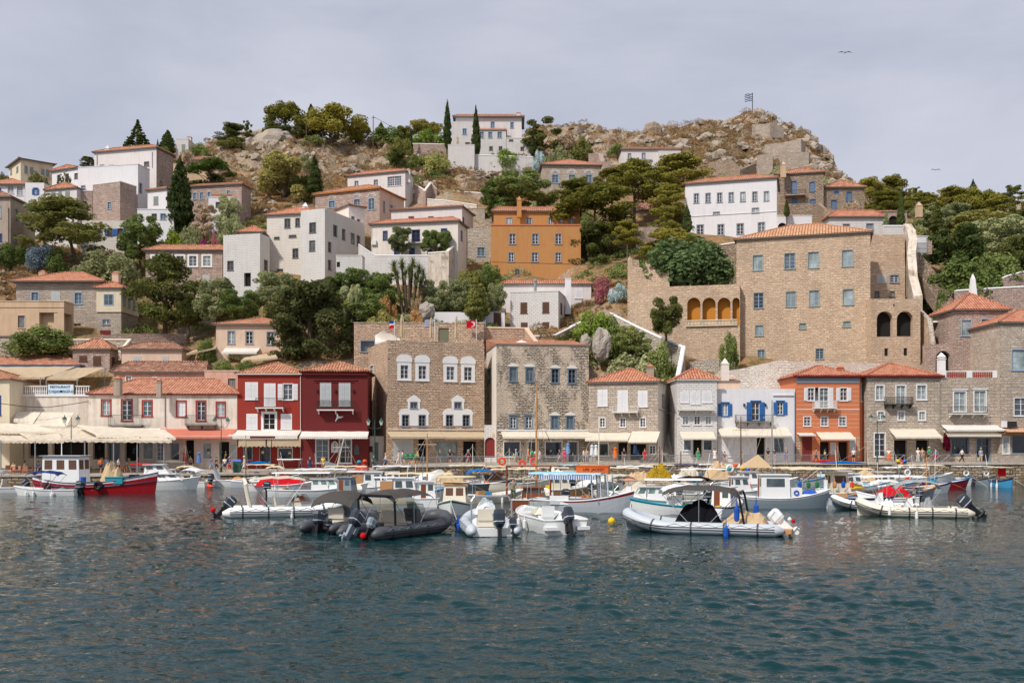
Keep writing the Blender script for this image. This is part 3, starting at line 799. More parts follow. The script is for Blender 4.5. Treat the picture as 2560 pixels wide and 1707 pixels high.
        if s.roof=='flat':
            mb=MB();P=s.P('F')
            mb.poly([P(0,s.H-0.01,0),P(s.L,s.H-0.01,0),P(s.L,s.H-0.01,s.dep),P(0,s.H-0.01,s.dep)])
            mb.build('roof',s.capm or P_GREYED,s.root)
            if s.par:
                mb=MB();o=0.06;h=0.14;w=0.35
                mb.fbox(P,-o,s.L+o,s.H,s.H+h,-o,w);mb.fbox(P,-o,w,s.H,s.H+h,w,s.dep+o);mb.fbox(P,s.L-w,s.L+o,s.H,s.H+h,w,s.dep+o)
                mb.build('parapet',s.par,s.root)
        else:
            o=s.oh;P=s.P('F')
            L,dp=s.L,s.dep
            mb=MB();f0,f1=s.H-0.02,s.H+0.13
            mb.fbox(P,-o,L+o,f0,f1,-o,dp+o)
            mb.build('eaves',s.fascia,s.root)
            if s.roof=='hip':
                midy=(A.y+C.y)/2
                rz=ZA(s.ridge,midy)-s.z0
                rz=max(rz,s.H+0.6)
                ins=s.inset if s.inset is not None else min(L,dp)/2+o
                if L >= dp:
                    r0,r1=(min(ins-o,L/2),dp/2),(max(L-ins+o,L/2),dp/2)
                else:
                    r0,r1=(L/2,min(ins-o,dp/2)),(L/2,max(dp-ins+o,dp/2))
                e=[(-o-.05,-o-.05),(L+o+.05,-o-.05),(L+o+.05,dp+o+.05),(-o-.05,dp+o+.05)]
                E=[P(u,f1+0.02,w) for u,w in e];Ra=P(r0[0],rz,r0[1]);Rb=P(r1[0],rz,r1[1])
                mb=MB()
                if L >= dp:fs=[[E[0],E[1],Rb,Ra],[E[1],E[2],Rb],[E[2],E[3],Ra,Rb],[E[3],E[0],Ra]]
                else:fs=[[E[0],E[1],Ra],[E[1],E[2],Rb,Ra],[E[2],E[3],Rb],[E[3],E[0],Ra,Rb]]
                for f in fs:
                    g=[]
                    for p in f:
                        if not g or (g[-1]-p).length > 0.02:g.append(p)
                    mb.poly(g)
                mb.build('roof',s.rmat,s.root)
                rd=MB()
                for a,b in ((E[0],Ra),(E[1],Ra if L < dp else Rb),(E[2],Rb),(E[3],Rb if L < dp else Ra),(Ra,Rb)):
                    if (a-b).length > 0.3:rd.tube(a+Vector((0,0,.02)),b+Vector((0,0,.02)),0.12,n=6)
                rd.build('ridge_tiles',s.rmat,s.root)
            elif s.roof=='shed':
                rz=ZA(s.ridge,C.y)-s.z0
                mb=MB()
                E=[P(-o,f1+.02,-o),P(L+o,f1+.02,-o),P(L+o,rz,dp),P(-o,rz,dp)]
                mb.poly(E);mb.poly([E[1],P(L+o,f1+.02,dp),E[2]]);mb.poly([P(-o,f1+.02,dp),E[0],E[3]])
                mb.build('roof',s.rmat,s.root)
            if s.scal:
                sc=MB();n=int((L+2*o)/0.3)
                for i in range(n+1):
                    u=-o+(L+2*o)*i/n;sc.tube(P(u,f1-0.02,-o-0.14),P(u,f1+0.16,-o+0.3),0.105,n=6)
                sc.build('eaves_tile',s.scal,s.root)
        return s.root

def wall_run(name,label,pts,thick=0.5,mat=None,cap=None,zb=None,cat='wall',group=None,base=None):
    """free-standing wall: pts = (px, py_top, d[, py_base])"""
    root=thing(name,label,cat,(0,0,0),group)
    c=Vector((0,0,0))
    P0=[W(p[0],p[1],p[2]) for p in pts]
    B0=[ (ZA(p[3],p[2]) if len(p) > 3 else GZ(p[0],p[2])-1.5) for p in pts]
    root.location=(P0[0].x,P0[0].y,min(B0))
    mb=MB()
    for (a,b,za,zb_) in zip(P0,P0[1:],B0,B0[1:]):
        dr=Vector((b.x-a.x,b.y-a.y,0));dr.normalize();n=Vector((-dr.y,dr.x,0))*thick
        mb.hexa([(a.x,a.y,za),(b.x,b.y,zb_),(b.x+n.x,b.y+n.y,zb_),(a.x+n.x,a.y+n.y,za),(a.x,a.y,a.z),(b.x,b.y,b.z),(b.x+n.x,b.y+n.y,b.z),(a.x+n.x,a.y+n.y,a.z)])
    mb.build('masonry',mat or ST_RUBBLE,root)
    if cap:
        mb=MB()
        for a,b in zip(P0,P0[1:]):
            dr=Vector((b.x-a.x,b.y-a.y,0));dr.normalize();n=Vector((-dr.y,dr.x,0));o=n*-0.07;q=n*(thick+0.07)
            h=Vector((0,0,0.2));e=Vector((0,0,0.004))
            mb.hexa([a+o+e,b+o+e,b+q+e,a+q+e,a+o*0.2+h,b+o*0.2+h,b+q*0.8+h,a+q*0.8+h])
        mb.build('coping',cap,root)
    return root
# ================================================================== FRONT ROW
def B(*a,**k):return Bld(*a,**k)
GZL=1.25;GZR=2.0
# F1 left edge
b=B('cream_house','cream house cut by the left edge beside the terrace restaurant','house',-120,24,950,124.5,z0=GZL,dep=8,wall=P_CREAM,roof='hip',ridge=925,rmat=T_MID,oh=.3)
b.win(-14,3,988,1038,'bluef');b.done()
# F2 restaurant base + upper house
b=B('restaurant_building','white restaurant building carrying a balustraded terrace on the left','restaurant',25,226,990,128,z0=GZL,dep=9,wall=P_OLDW)
b.trim(25,226,986,991,W_WHITE,0.12)
for x0,x1 in ((26,55),(60,118),(122,184),(188,224)):
    if (x0,x1) != (122,184):
        u0,v1=b.uv('F',x0,964);u1,v0=b.uv('F',x1,985);P=b.P('F');mb=MB()
        mb.fbox(P,u0,u1,v1-.12,v1,-.02,.2);mb.fbox(P,u0,u1,v0-.1,v0,-.02,.2)
        n=int((u1-u0)/0.27)
        for i in range(n):
            u=u0+(u1-u0)*(i+.5)/n
            mb.path([P(u,v0,.09),P(u,lerp(v0,v1,.3),.09),P(u,lerp(v0,v1,.6),.09),P(u,v1-.1,.09)],[.06,.1,.05,.08],6)
        mb.build('balustrade',LIME,b.root)
u0,v1=b.uv('F',121,961);u1,v0=b.uv('F',184,987);P=b.P('F');mb=MB();mb.fbox(P,u0,u1,v0,v1,-.08,.1)
sgn=mb.build('sign_board',m_flat('sign_blue_white',S(206,222,232),0.6,var=.05),b.root)
texts=[]
def text(body,loc,size,mat,parent,name='lettering',ext=0.01,align='CENTER',rot=(R(90),0,0),sx=1.0):
    cu=bpy.data.curves.new(name,'FONT');cu.body=body;cu.size=size;cu.extrude=ext;cu.align_x=align;cu.align_y='CENTER'
    o=bpy.data.objects.new(name,cu);COL.objects.link(o);cu.materials.append(mat)
    texts.append(o);o.parent=parent;o.location=Vector(loc)-(world_origin(parent) if parent else Vector((0,0,0)));o.rotation_euler=rot;o.scale=(sx,1,1)
    return o
INK_B=m_flat('ink_blue',S(24,96,142),0.6);INK_K=m_flat('ink_black',S(28,24,24),0.7)
text('RESTAURANT',W(150,967,127.88),0.44,INK_B,sgn,sx=.95);text('ψαροπούλα',W(152,978,127.88),0.58,INK_B,sgn,sx=1.0)
b.win(20,60,1060,1145,'hole',depth=1.2);b.win(70,120,1100,1145,'hole',depth=1.2);b.win(130,220,1100,1148,'hole',depth=1.2)
b.done()
b=B('terrace_house','white house with blue fascia and wide red tiled roof behind the terrace','house',-90,196,915,137,z0=ZA(1000,137),side=258,wall=P_PINKW,roof='hip',ridge=890,rmat=T_RED,oh=.4,fascia=TRIM_B,inset=4)
b.win(18,45,928,962,'hole');b.win(76,100,930,962,'hole');b.win(120,132,930,962,'hole');b.win(160,182,935,962,'doorg',name='door')
b.done()
def tarp(name,label,pts,mat,group=None,posts=(),zg=None,edge=True,parent=None,pm=None):
    """stretched canvas over corner points (px,py,d) : fl, fr, br, bl"""
    c=[W(*p) for p in pts];root=thing(name,label,'canopy',c[0],group)
    mb=MB();n=12;rings=[]
    for j in range(n+1):
        r=[]
        for i in range(n+1):
            s_,t_=i/n,j/n
            p=(c[0].lerp(c[1],s_)).lerp(c[3].lerp(c[2],s_),t_)
            p=p+Vector((0,0,-0.35*math.sin(math.pi*s_)*math.sin(math.pi*t_)+0.03*math.sin(i*2.3+j)))
            r.append(p)
        rings.append(r)
    mb.loft(rings,False,False);cv=mb.build('canvas',mat,root)
    if edge:
        v=MB();m_=40
        top=[c[0].lerp(c[1],i/m_)+Vector((0,-0.02,0)) for i in range(m_+1)]
        v.loft([top,[p-Vector((0,0,.3 if i % 2 else .2)) for i,p in enumerate(top)]],False,False);v.build('valance',mat,cv)
    for k,(px,d,py) in enumerate(posts):
        a=MB();a.tube((XA(px,d),d,zg if zg is not None else QZ(px,d)),(XA(px,d),d,ZA(py,d)),0.07,n=6);a.build('post',pm or IRON_G,root)
    return root
tarp('terrace_canopy','flat cream canvas canopy shading the left half of the restaurant terrace',[(2,943,128.4),(112,943,128.4),(190,916,136),(-20,917,136)],C_TAN,'canopies over the restaurant terrace',[(52,128.4,943),(101,128.4,943),(3,128.4,943)],ZA(986,128.4))
tarp('terrace_canopy','flat cream canvas canopy shading the right half of the restaurant terrace',[(116,945,128.4),(196,946,128.4),(262,919,136),(190,919,136)],C_TAN,'canopies over the restaurant terrace',[(116,128.4,945),(193,128.4,946),(262,135,921)],ZA(986,128.4))
# F3 white houses with red windows
b=B('white_house','long old white house with red framed windows under one red tiled roof','house',222,593,987,124,z0=GZL,dep=10,wall=P_OLDW,inset=4.5,roof='hip',ridge=947,rmat=T_RED,oh=.3,fascia=TRIM_R)
b.win(252,279,997,1039,'red');b.win(302,332,997,1052,'redd',name='door');b.win(354,382,999,1041,'red',ga=G_MID)
b.balcony(270,352,1037,1063,rail=IRON,slab=TRIM_G);b.pipe(413,990,1066)
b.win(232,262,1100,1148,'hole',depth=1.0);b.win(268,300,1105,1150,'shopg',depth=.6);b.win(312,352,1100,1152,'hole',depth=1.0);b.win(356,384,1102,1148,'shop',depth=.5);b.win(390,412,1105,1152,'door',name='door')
b.wares(236,262,1102,1150,1);b.wares(312,352,1102,1152,2)
b.chimney(295,945,968,.8,122.6,P_GREYED);b.chimney(398,950,973,.55,122.6,P_GREYED)
b.win(440,467,1000,1042,'red',ga=W_WHITE);b.win(489,516,1000,1052,'redd',name='door');b.win(539,565,1003,1043,'red')
b.balcony(462,538,1038,1061,rail=IRON,slab=TRIM_G)
b.win(424,450,1105,1150,'shop',depth=.5);b.win(463,485,1100,1158,'hole',depth=1.0);b.win(505,530,1105,1148,'shop');b.win(548,573,1104,1158,'hole',depth=1.0);b.win(575,590,1110,1145,'cp')
b.wares(424,450,1112,1150,3);b.wares(463,485,1110,1158,4);b.wares(505,530,1112,1148,5);b.wares(548,573,1110,1158,6)
b.awning(402,592,1072,1091,2.6,C_PINK)
b.done()
# F4 F5 red houses
b=B('red_house','bright red house with white shutters and small iron balcony','house',594,754,936,124,z0=GZL,dep=7.8,wall=P_RED,roof='hip',ridge=906,rmat=T_MID,oh=.3,fascia=TRIM_W)
b.win(613,645,955,999,'cw');b.win(660,689,958,1016,'cw',name='door');b.win(707,733,958,1000,'cwo')
for x in (630,673,716):b.win(x-14,x+14,1034,1073,'plainw' if x==673 else 'cw',ga=OPEN_SHADE)
b.balcony(638,708,995,1018,slab=TRIM_W,brackets=4)
b.awning(583,754,1075,1089,2.4,C_WHITE,.45);b.trim(638,699,1090,1095,P_RED_SHADE,2.46,'sign_board',pr2=-2.42)
b.win(608,632,1115,1150,'shopg');b.win(648,677,1112,1158,'shopg',depth=1,name='door');b.win(694,732,1118,1150,'shop')
b.wares(648,677,1115,1158,7);b.wares(694,732,1125,1148,8)
P=b.P('F')
for x0,x1 in ((596,678),(680,752)):
    u0,v1=b.uv('F',x0,1095,-2.3);u1,v0=b.uv('F',x1,1117,-2.3);mb=MB();n=30
    rows=[]
    for v in (v1,lerp(v1,v0,.35),lerp(v1,v0,.7),v0):rows.append([P(lerp(u0,u1,i/n),v+(0.1 if (v==v0 and i % 4 > 1) else 0),-2.3-0.04*math.sin(v*3)) for i in range(n+1)])
    mb.loft(rows,False,False);mb.build('drop_curtain',C_BEIGE,b.root)
b.trim(675.5,678.5,1094,1160,IRON,2.34,'post',pr2=-2.28)
b.pipe(752,940,1160,TRIM_W);b.done()
b=B('red_house','dark red house, shade mixed into its red, with tall shuttered doors over one long iron balcony','house',755,919,930,122,z0=GZL,th=4.0,side=930,wall=P_RED_SHADE,roof='hip',ridge=905,rmat=T_MID,oh=.35,fascia=P_RED_SHADE,scal=T_MID)
b.win(800,828,956,1015,'cp',name='door');b.win(847,876,956,1015,'cp',name='door')
b.trim(784,893,948,951,P_RED_SHADE,.1);b.trim(788,884,954,956,P_RED_SHADE,.08);b.trim(757,918,933,937,P_RED_SHADE,.3)
b.balcony(792,884,1001,1023,slab=TRIM_W,pattern=True)
b.awning(754,922,1078,1091,1.9,C_WHITE,.3)
b.win(788,823,1096,1158,'doorg',name='door');b.win(847,880,1096,1158,'doorg',name='door')
for x,y in ((793,976),(838,976),(883,976)):
    u,v=b.uv('F',x,y);mb=MB();mb.fbox(b.P('F'),u-.1,u+.1,v-.16,v+.16,-.22,0);mb.build('wall_lamp',IRON,b.root)
u0,u1,v0,v1=b.rect('F',828,846,1102,1131);P=b.P('F')
mb=MB();ring=lambda w:[P(u0,v0,w),P(u1,v0,w),P(u1,v1-.4,w)]+[P(lerp(u1,u0,i/6),v1-.4+.4*math.sin(math.pi*i/6),w) for i in range(1,6)]+[P(u0,v1-.4,w)]
mb.loft([ring(-.06),ring(0)]);pl=mb.build('shop_plaque',W_PALE,b.root)
u2,v2=b.uv('F',837,1116)
text('A\nR\nT',b.P('F')(u2,v2,-.09),0.36,INK_K,pl)
u0,u1,v0,v1=b.rect('F',886,898,1110,1136);mb=MB();mb.loft([ring(-.06),ring(0)]);mb.build('menu_board',m_flat('slate_board',S(70,80,84),.6),b.root)
u,v=b.uv('F',845,1046);mb=MB()
mb.path([P(u-.3,v-.35,-.1),P(u-.05,v+.1,-.16),P(u+.15,v+.25,-.14),P(u+.3,v+.22,-.1)],[.03,.13,.09,.02],6)
mb.poly([P(u-.1,v+.05,-.15),P(u+.1,v+.15,-.15),P(u+.0,v+.62,-.3),P(u-.18,v+.5,-.3)]);mb.poly([P(u+.02,v,-.15),P(u+.15,v+.15,-.15),P(u+.68,v+.3,-.3),P(u+.5,v+.1,-.3)])
mb.build('bird_ornament',LIME,b.root)
b.done()
# alley block between red house and stone house
b=B('alley_shop','low white lean-to with a narrow door between dark red and stone houses','building',921,968,1090,126,z0=GZL,dep=6,wall=P_OLDW)
b.win(935,946,1105,1150,'greyd',name='door');b.win(922,932,1115,1128,'cr',name='notice_board');b.done()
# F6
b=B('stone_house','tall brown stone house with arched white window surrounds beside the alley','house',969,1211,850,124,z0=GZL,th=20,side=893,sdr='L',wall=ST_BROWN,capm=P_GREYED)
for x in (1011,1056,1126,1170):
    b.win(x-9.5,x+9.5,913+(x-1011)*.03,946+(x-1011)*.03,'whitearch')
def cluster(b,cx,x0,x1,ys):
    P=b.P('F')
    u0,v0=b.uv('F',cx-37,1064);u1,v1=b.uv('F',cx+36,1022);uc=(u0+u1)/2;hw=(u1-u0)/2
    mb=MB()
    H=v1-v0
    def plate(pts,w=-.05):
        r=lambda ww:[P(uc+p[0]*hw,v0+p[1]*H,ww) for p in pts];mb.loft([r(w),r(0.01)])
    plate([(-.30,.0),(-.30,.66),(.30,.66),(.30,.0)]);plate([(-1,.0),(-1,.66),(-.84,.66),(-.84,0)]);plate([(1,.0),(.84,.0),(.84,.66),(1,.66)])
    for s_ in (-1,1):
        plate([(s_*.3,.66),(s_*1.08,.66),(s_*1.0,.84),(s_*.86,.96),(s_*.66,1.02),(s_*.45,1.0),(s_*.42,.9)][::s_])
    plate([(-.42,.66),(-.42,.98),(.42,.98),(.42,.66)],-.045)
    plate([(-.42,.98),(-.42,1.42),(-.27,1.42),(-.27,.98)]);plate([(.42,.98),(.27,.98),(.27,1.42),(.42,1.42)])
    plate([(-.5,1.42),(-.42,1.58),(-.2,1.72),(0,1.82),(.2,1.72),(.42,1.58),(.5,1.42)])
    mb.build('window_surround',LIME,b.root)
    for a,c,st in ((-.84,-.3,'white'),(.3,.84,'white')):
        d_=P(uc+a*hw,v0,0);e_=P(uc+c*hw,v0,0)
        b.win(CX+d_.x/d_.y*F,CX+e_.x/e_.y*F,1036,1066,'greyd',ga=OPEN_SHADE)
    d_=P(uc-.27*hw,v0,0);e_=P(uc+.27*hw,v0,0)
    b.win(CX+d_.x/d_.y*F,CX+e_.x/e_.y*F,1004,1021,'greyd')
cluster(b,1035,0,0,0);cluster(b,1145,0,0,0)
b.trim(969,1211,1072,1075,P_OLDW,.08)
b.awning(967,1100,1078,1091,2.0,C_TAN,.3);b.awning(1101,1208,1079,1092,2.0,C_TAN,.3)
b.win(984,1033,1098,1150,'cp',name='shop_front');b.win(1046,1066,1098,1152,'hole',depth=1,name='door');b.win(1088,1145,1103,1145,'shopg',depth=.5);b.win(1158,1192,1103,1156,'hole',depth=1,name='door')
b.wares(1092,1142,1122,1145,9);b.wares(1158,1192,1110,1156,10);b.wares(1048,1066,1110,1150,11)
b.win(925,934,912,940,'white',face='L');b.done()
# alley door block
b=B('gateway_building','narrow white gateway with dark red arched doors between two stone houses','building',1211,1245,1062,126,z0=1.8,dep=7,wall=P_WHITE_B)
b.win(1212,1238,1093,1143,'hole',arch=True,depth=.3,name='arched_door',ga=TRIM_R);b.trim(1231,1242,1083,1092,P_BEIGE,.04,'plaque');b.done()
# F8
b=B('stone_house','tall rough stone house with slate blue pedimented windows near the mast','house',1241,1472,862,124.5,z0=1.85,th=8,side=1212,sdr='L',wall=ST_ROUGH,swall=P_WARM,capm=P_GREYED,roof='shed',ridge=850,rmat=T_MID,oh=.08)
for x,y,st in ((1283,935,'slate'),(1324,936,'slate'),(1388,939,'slate'),(1430,940,'slate')):b.win(x-11,x+11,y-19,y+19,st,ga=(OPEN_SHADE if x > 1380 else G_MID))
for x,st in ((1283,'slate0'),(1322,'slate0'),(1387,'slate'),(1425,'slate')):b.win(x-11,x+11,1038,1072,st)
b.trim(1243,1471,1074,1077,LIME,.12)
b.awning(1252,1363,1078,1092,2.0,C_CREAM,.25);b.awning(1365,1477,1078,1092,2.0,C_CREAM,.25)
b.win(1258,1302,1102,1142,'shop',depth=.5);b.win(1317,1346,1102,1152,'shop',depth=.9,name='door');b.win(1362,1406,1102,1142,'shop',depth=.5);b.win(1419,1446,1102,1156,'shop',depth=.9,name='door')
b.wares(1260,1300,1108,1142,12);b.wares(1365,1404,1106,1142,13);b.wares(1420,1445,1110,1154,14);b.wares(1319,1345,1110,1152,15)
b.win(1219,1227,920,957,'greyd',face='L');b.done()
# F9
b=B('stone_house','small grey stone house with closed white shutters and orange pyramid roof','house',1472,1645,958,125.5,z0=1.9,th=-18,side=1676,wall=ST_GREY,swall=P_WARM,roof='hip',ridge=921,rmat=T_OR,oh=.3)
b.win(1494,1519,973,1015,'cw');b.win(1544,1570,975,1032,'cw',name='door');b.win(1595,1619,976,1017,'cw')
b.balcony(1530,1594,1014,1029,.8,IRON_W,TRIM_W,brackets=4)
for x in (1506,1557,1607):b.win(x-8,x+8,1043,1068,'white')
b.awning(1472,1578,1082,1098,2.0,C_CREAM,.25);b.awning(1580,1650,1078,1103,2.4,C_CREAM,.2)
b.win(1480,1522,1106,1140,'shop',depth=.5);b.win(1545,1568,1106,1150,'hole',depth=1,name='door');b.win(1575,1615,1110,1150,'hole',depth=1,name='door');b.win(1622,1640,1112,1135,'white')
b.wares(1482,1522,1110,1140,16);b.wares(1546,1568,1112,1150,17);b.wares(1577,1612,1112,1150,18)
b.chimney(1625,915,950,.9,128,P_GREYED);b.win(1655,1660,985,1018,'greyd',face='R');b.done()
# stairs between
root=thing('stone_steps','pale stone steps climbing between the grey stone and white houses','steps',(XA(1680,127),127,2))
mb=MB()
for i in range(22):
    d=126+i*0.42;z=2.0+i*0.36;mb.box(XA(1662,126),XA(1694,126),d,d+.44,z-1,z+.36)
mb.build('step_flight',P_STAIN,root)
# F10
b=B('white_house','narrow white house with three closed shutters under small pyramid roof','house',1693,1793,950,123.5,z0=1.95,wall=P_WHITE_B,roof='hip',ridge=921,rmat=T_OR,oh=.25,fascia=TRIM_W,dep=6)
b.win(1701,1722,978,1006,'cw');b.win(1726,1751,978,1010,'cw',name='door');b.win(1756,1780,978,1006,'cw')
b.balcony(1697,1786,1007,1023,.9,IRON_W,TRIM_W)
for x in (1714,1743,1771):b.win(x-9,x+9,1039,1062,'white')
b.awning(1699,1783,1079,1095,1.8,C_CREAM,.2)
b.win(1708,1730,1098,1126,'shop');b.win(1733,1755,1098,1142,'hole',depth=1,name='door');b.win(1757,1782,1098,1126,'shop')
b.wares(1708,1730,1104,1126,19);b.wares(1757,1782,1104,1126,20);b.chimney(1812,905,950,.9,128,P_WARM,pot=True)
b.done()
b=B('lean_to_house','low peach rendered house corner behind the white blue shuttered house','house',1796,1850,955,127.5,z0=4,wall=P_PINKB,roof='shed',ridge=945,rmat=T_MID,dep=5,oh=.1);b.done()
# F11
b=B('white_house','flat roofed white house with three sets of open blue shutters','house',1794,1988,972,124.3,z0=1.95,dep=8,wall=P_WHITE,capm=P_WHITE)
b.win(1803,1822,1007,1040,'blue');b.win(1877,1901,1003,1052,'blue',name='door');b.win(1941,1960,1003,1037,'blue')
b.balcony(1841,1934,1037,1053,.9,IRON,TRIM_G,brackets=4)
b.trim(1932,1986,986,989,P_WHITE,.15)
b.awning(1793,1874,1068,1088,2.3,C_CREAM,.22);b.awning(1874,1968,1068,1088,2.3,C_CREAM,.22)
b.win(1820,1850,1102,1142,'cw',name='door');b.win(1868,1886,1104,1142,'cw',name='door');b.win(1892,1913,1094,1150,'hole',depth=1,name='door');b.win(1935,1960,1095,1130,'greyd')
for x in (1860,1913):
    u,v=b.uv('F',x,1012);mb=MB();mb.fbox(b.P('F'),u-.1,u+.1,v-.16,v+.16,-.25,0);mb.build('wall_lamp',IRON,b.root)
b.pipe(1986,980,1150,W_LBLUE);b.done()
wall_run('rubble_wall','whitewashed rubble retaining wall above the blue shuttered house',[(1793,930,131.5),(1850,922,131.5),(1950,900,131.5),(2020,905,131.5),(2200,908,132)],1.5,ST_WHITED)
# F12
b=B('orange_house','orange house with white shutters, grey cornice and red scalloped eaves','house',1991,2149,943,124,z0=2.0,dep=7.5,wall=P_ORANGE2,roof='hip',ridge=914,rmat=T_OR,oh=.4,fascia=TRIM_R,scal=TRIM_R)
b.trim(1991,2149,945,957,W_GREY,.1)
b.win(2018,2037,968,1002,'cwo');b.win(2048,2072,968,1020,'cwo',name='door');b.win(2099,2119,968,1002,'cwo')
b.balcony(2036,2093,1002,1018,.85,IRON_W,TRIM_W,brackets=4,pattern=True)
for y in (967,978,990,1001,1012,1024,1035,1047,1058,1068):b.trim(1992,2148,y,y+.7,P_CREAM,.015,'plaster_line')
b.trim(1991,2149,1022,1024,TRIM_W,.04,'plaster_line')
for x in (2018,2061,2106):b.win(x-10,x+10,1040,1065,'white')
b.awning(1991,2032,1082,1086,1.2,C_WHITE,.2);b.awning(2040,2126,1080,1096,2.0,C_CREAM,.2)
b.trim(1991,2001,1090,1152,ST_BROWN,.05,'stone_pier');b.trim(2143,2149,1090,1152,ST_BROWN,.05,'stone_pier')
b.win(2005,2030,1092,1150,'cr',name='door');b.win(2050,2074,1104,1150,'hole',depth=1,name='door');b.win(2076,2090,1106,1135,'cp');b.win(2096,2120,1104,1152,'hole',depth=1,name='door');b.win(2124,2140,1092,1130,'cp')
b.wares(2050,2074,1110,1150,21);b.chimney(2101,918,935,.8,126,TERRA);b.done()
b=B('orange_wing','narrow angled orange wing beside the drainpipe of the grey stone house','house',2149.5,2166,945,124.15,z0=2.0,d1=126.4,wall=P_ORANGE2,dep=5,capm=P_GREYED)
b.win(2152,2163,958,1004,'white');b.done()
# F13
b=B('stone_house','grey stone house with dark iron balcony and red eaves beside the orange house','house',2167,2350,943,124,z0=2.0,dep=8.5,wall=ST_GREY,roof='hip',ridge=909,rmat=T_OR,oh=.35,fascia=TRIM_R,scal=TRIM_R)
b.win(2187,2212,961,1001,'whitem',ga=G_CURT);b.win(2238,2266,961,1015,'whitem',ga=G_CURT,name='door');b.win(2290,2318,960,1000,'whitem',ga=G_CURT)
b.balcony(2216,2284,992,1009,.9,IRON,IRON,brackets=4,pattern=True)
for x in (2202,2253,2305):b.win(x-10,x+10,1026,1051,'whitem',ga=G_CURT)
b.awning(2222,2338,1072,1092,2.2,C_CREAM,.2)
b.win(2184,2215,1080,1142,'door',name='door');b.win(2235,2268,1100,1152,'hole',depth=1,name='door');b.win(2290,2322,1100,1152,'hole',depth=1,name='door')
b.wares(2236,2268,1110,1152,22);b.wares(2292,2320,1110,1152,23);b.wares(2270,2288,1110,1150,24)
b.pipe(2349,950,1065);b.done()
# F14
b=B('stone_house','grey stone house topped by a white balustrade with dark red balusters','house',2352,2499,944,123.8,z0=2.0,dep=8,wall=ST_GREY,capm=P_GREYED)
P=b.P('F')
for x0,x1 in ((2366,2417),(2431,2482)):
    u0,v1=b.uv('F',x0,927);u1,v0=b.uv('F',x1,944);mb=MB();mb.fbox(P,u0,u1,v1-.12,v1,0,.25);mb.cm=1
    for i in range(11):
        u=lerp(u0,u1,(i+.5)/11);mb.path([P(u,v0,.12),P(u,lerp(v0,v1,.35),.12),P(u,v1-.12,.12)],[.05,.09,.05],6)
    mb.build('balustrade',[LIME,W_RED],b.root)
for x0,x1 in ((2352,2366),(2417,2431),(2482,2499)):b.root;u0,v1=b.uv('F',x0,926);u1,v0=b.uv('F',x1,944);mb=MB();mb.fbox(P,u0,u1,v0,v1,-.02,.27);mb.build('balustrade_pier',LIME,b.root)
b.win(2382,2417,976,1030,'whitem',ga=G_CURT,name='door');b.win(2433,2467,974,1030,'whitem',ga=G_CURT,name='door')
b.trim(2380,2419,972,975,W_WHITE,.12);b.trim(2431,2469,971,974,W_WHITE,.12)
b.balcony(2378,2470,1016,1033,.9,IRON,TRIM_W,brackets=4)
b.awning(2353,2498,1062,1074,1.6,C_WHITE,.2);b.awning(2356,2490,1076,1086,1.4,C_CREAM,.3)
b.win(2376,2424,1092,1136,'shopg',depth=.5);b.win(2440,2478,1094,1156,'greyd',depth=.9,name='door');b.wares(2380,2420,1112,1134,25);b.wares(2442,2476,1118,1154,26)
b.done()
# F15 right edge
b=B('stone_house','tall grey stone house cut by the right edge, with pale blue windows','house',2500,2700,808,123,z0=2.0,dep=9,wall=ST_GREY,roof='hip',ridge=775,rmat=T_OR,oh=.3)
b.win(2528,2570,872,926,'greyl',ga=G_CURT);b.win(2534,2572,993,1040,'white',ga=G_MID)
b.awning(2502,2640,1070,1078,1.6,m_cloth('canvas_rusty',S(190,130,96),.1,stripe=S(214,180,150),sw=.3),.1);b.trim(2502,2640,1080,1086,TRIM_O,.3,'shop_fascia')
b.win(2506,2524,1090,1134,'shop');b.win(2528,2600,1086,1134,'shopg',depth=.5);b.trim(2500,2640,1138,1156,P_GREYED,.06,'plinth');b.wares(2506,2524,1094,1134,27)
b.trim(2503,2514,1052,1068,W_WHITE,.4,'air_conditioner');b.trim(2516,2537,1053,1067,IRON,.5,'wall_unit');b.done()

# ================================================================== SECOND ROW LEFT
b=B('stone_cottage','small stone cottage with pyramid roof and brown shutters above the restaurant','house',182,274,874,138,side=303,base=960,wall=ST_MAUVE,roof='hip',ridge=847,rmat=T_MID,oh=.35)
b.win(198,218,889,903,'cb');b.win(233,253,890,912,'cb');b.win(279,287,893,920,'cb',face='R');b.done()
b=B('beige_house','low beige house with two small windows and weathered tile roof','house',304,454,875,138,side=478,base=960,wall=P_PINKB,roof='hip',ridge=855,rmat=T_OLD,oh=.35)
b.win(333,353,890,908,'cp');b.win(405,421,890,908,'cp');b.done()
b=B('pink_house','low pink house under a long weathered brown tile roof','house',284,510,932,130.5,z0=3,dep=7,wall=P_PINK,roof='hip',ridge=904,rmat=T_OLD,oh=.35,inset=1.0)
b.win(313,330,939,958,'white');b.win(380,394,942,956,'white');b.win(446,460,943,956,'dark');b.done()
b=B('pink_building','faded pink building with brown slatted windows left of the red house','building',511,597,928,129.5,z0=3,dep=6,wall=P_PINK,par=P_PINKB)
b.win(515,536,944,964,'slats');b.win(569,590,945,971,'slats');b.done()
b=B('cream_house','cream two storey house with hipped roof and a white ground floor awning','house',540,718,813,139,base=930,dep=10,wall=P_PINKB,roof='hip',ridge=794,rmat=T_MID,oh=.4)
b.win(568,588,826,860,'grey');b.win(613,633,827,860,'grey',ga=OPEN_SHADE);b.win(666,687,828,862,'grey')
b.awning(563,650,870,880,1.8,C_WHITE,.3);b.win(573,586,890,910,'hole',name='door');b.win(606,622,888,910,'cp');b.done()
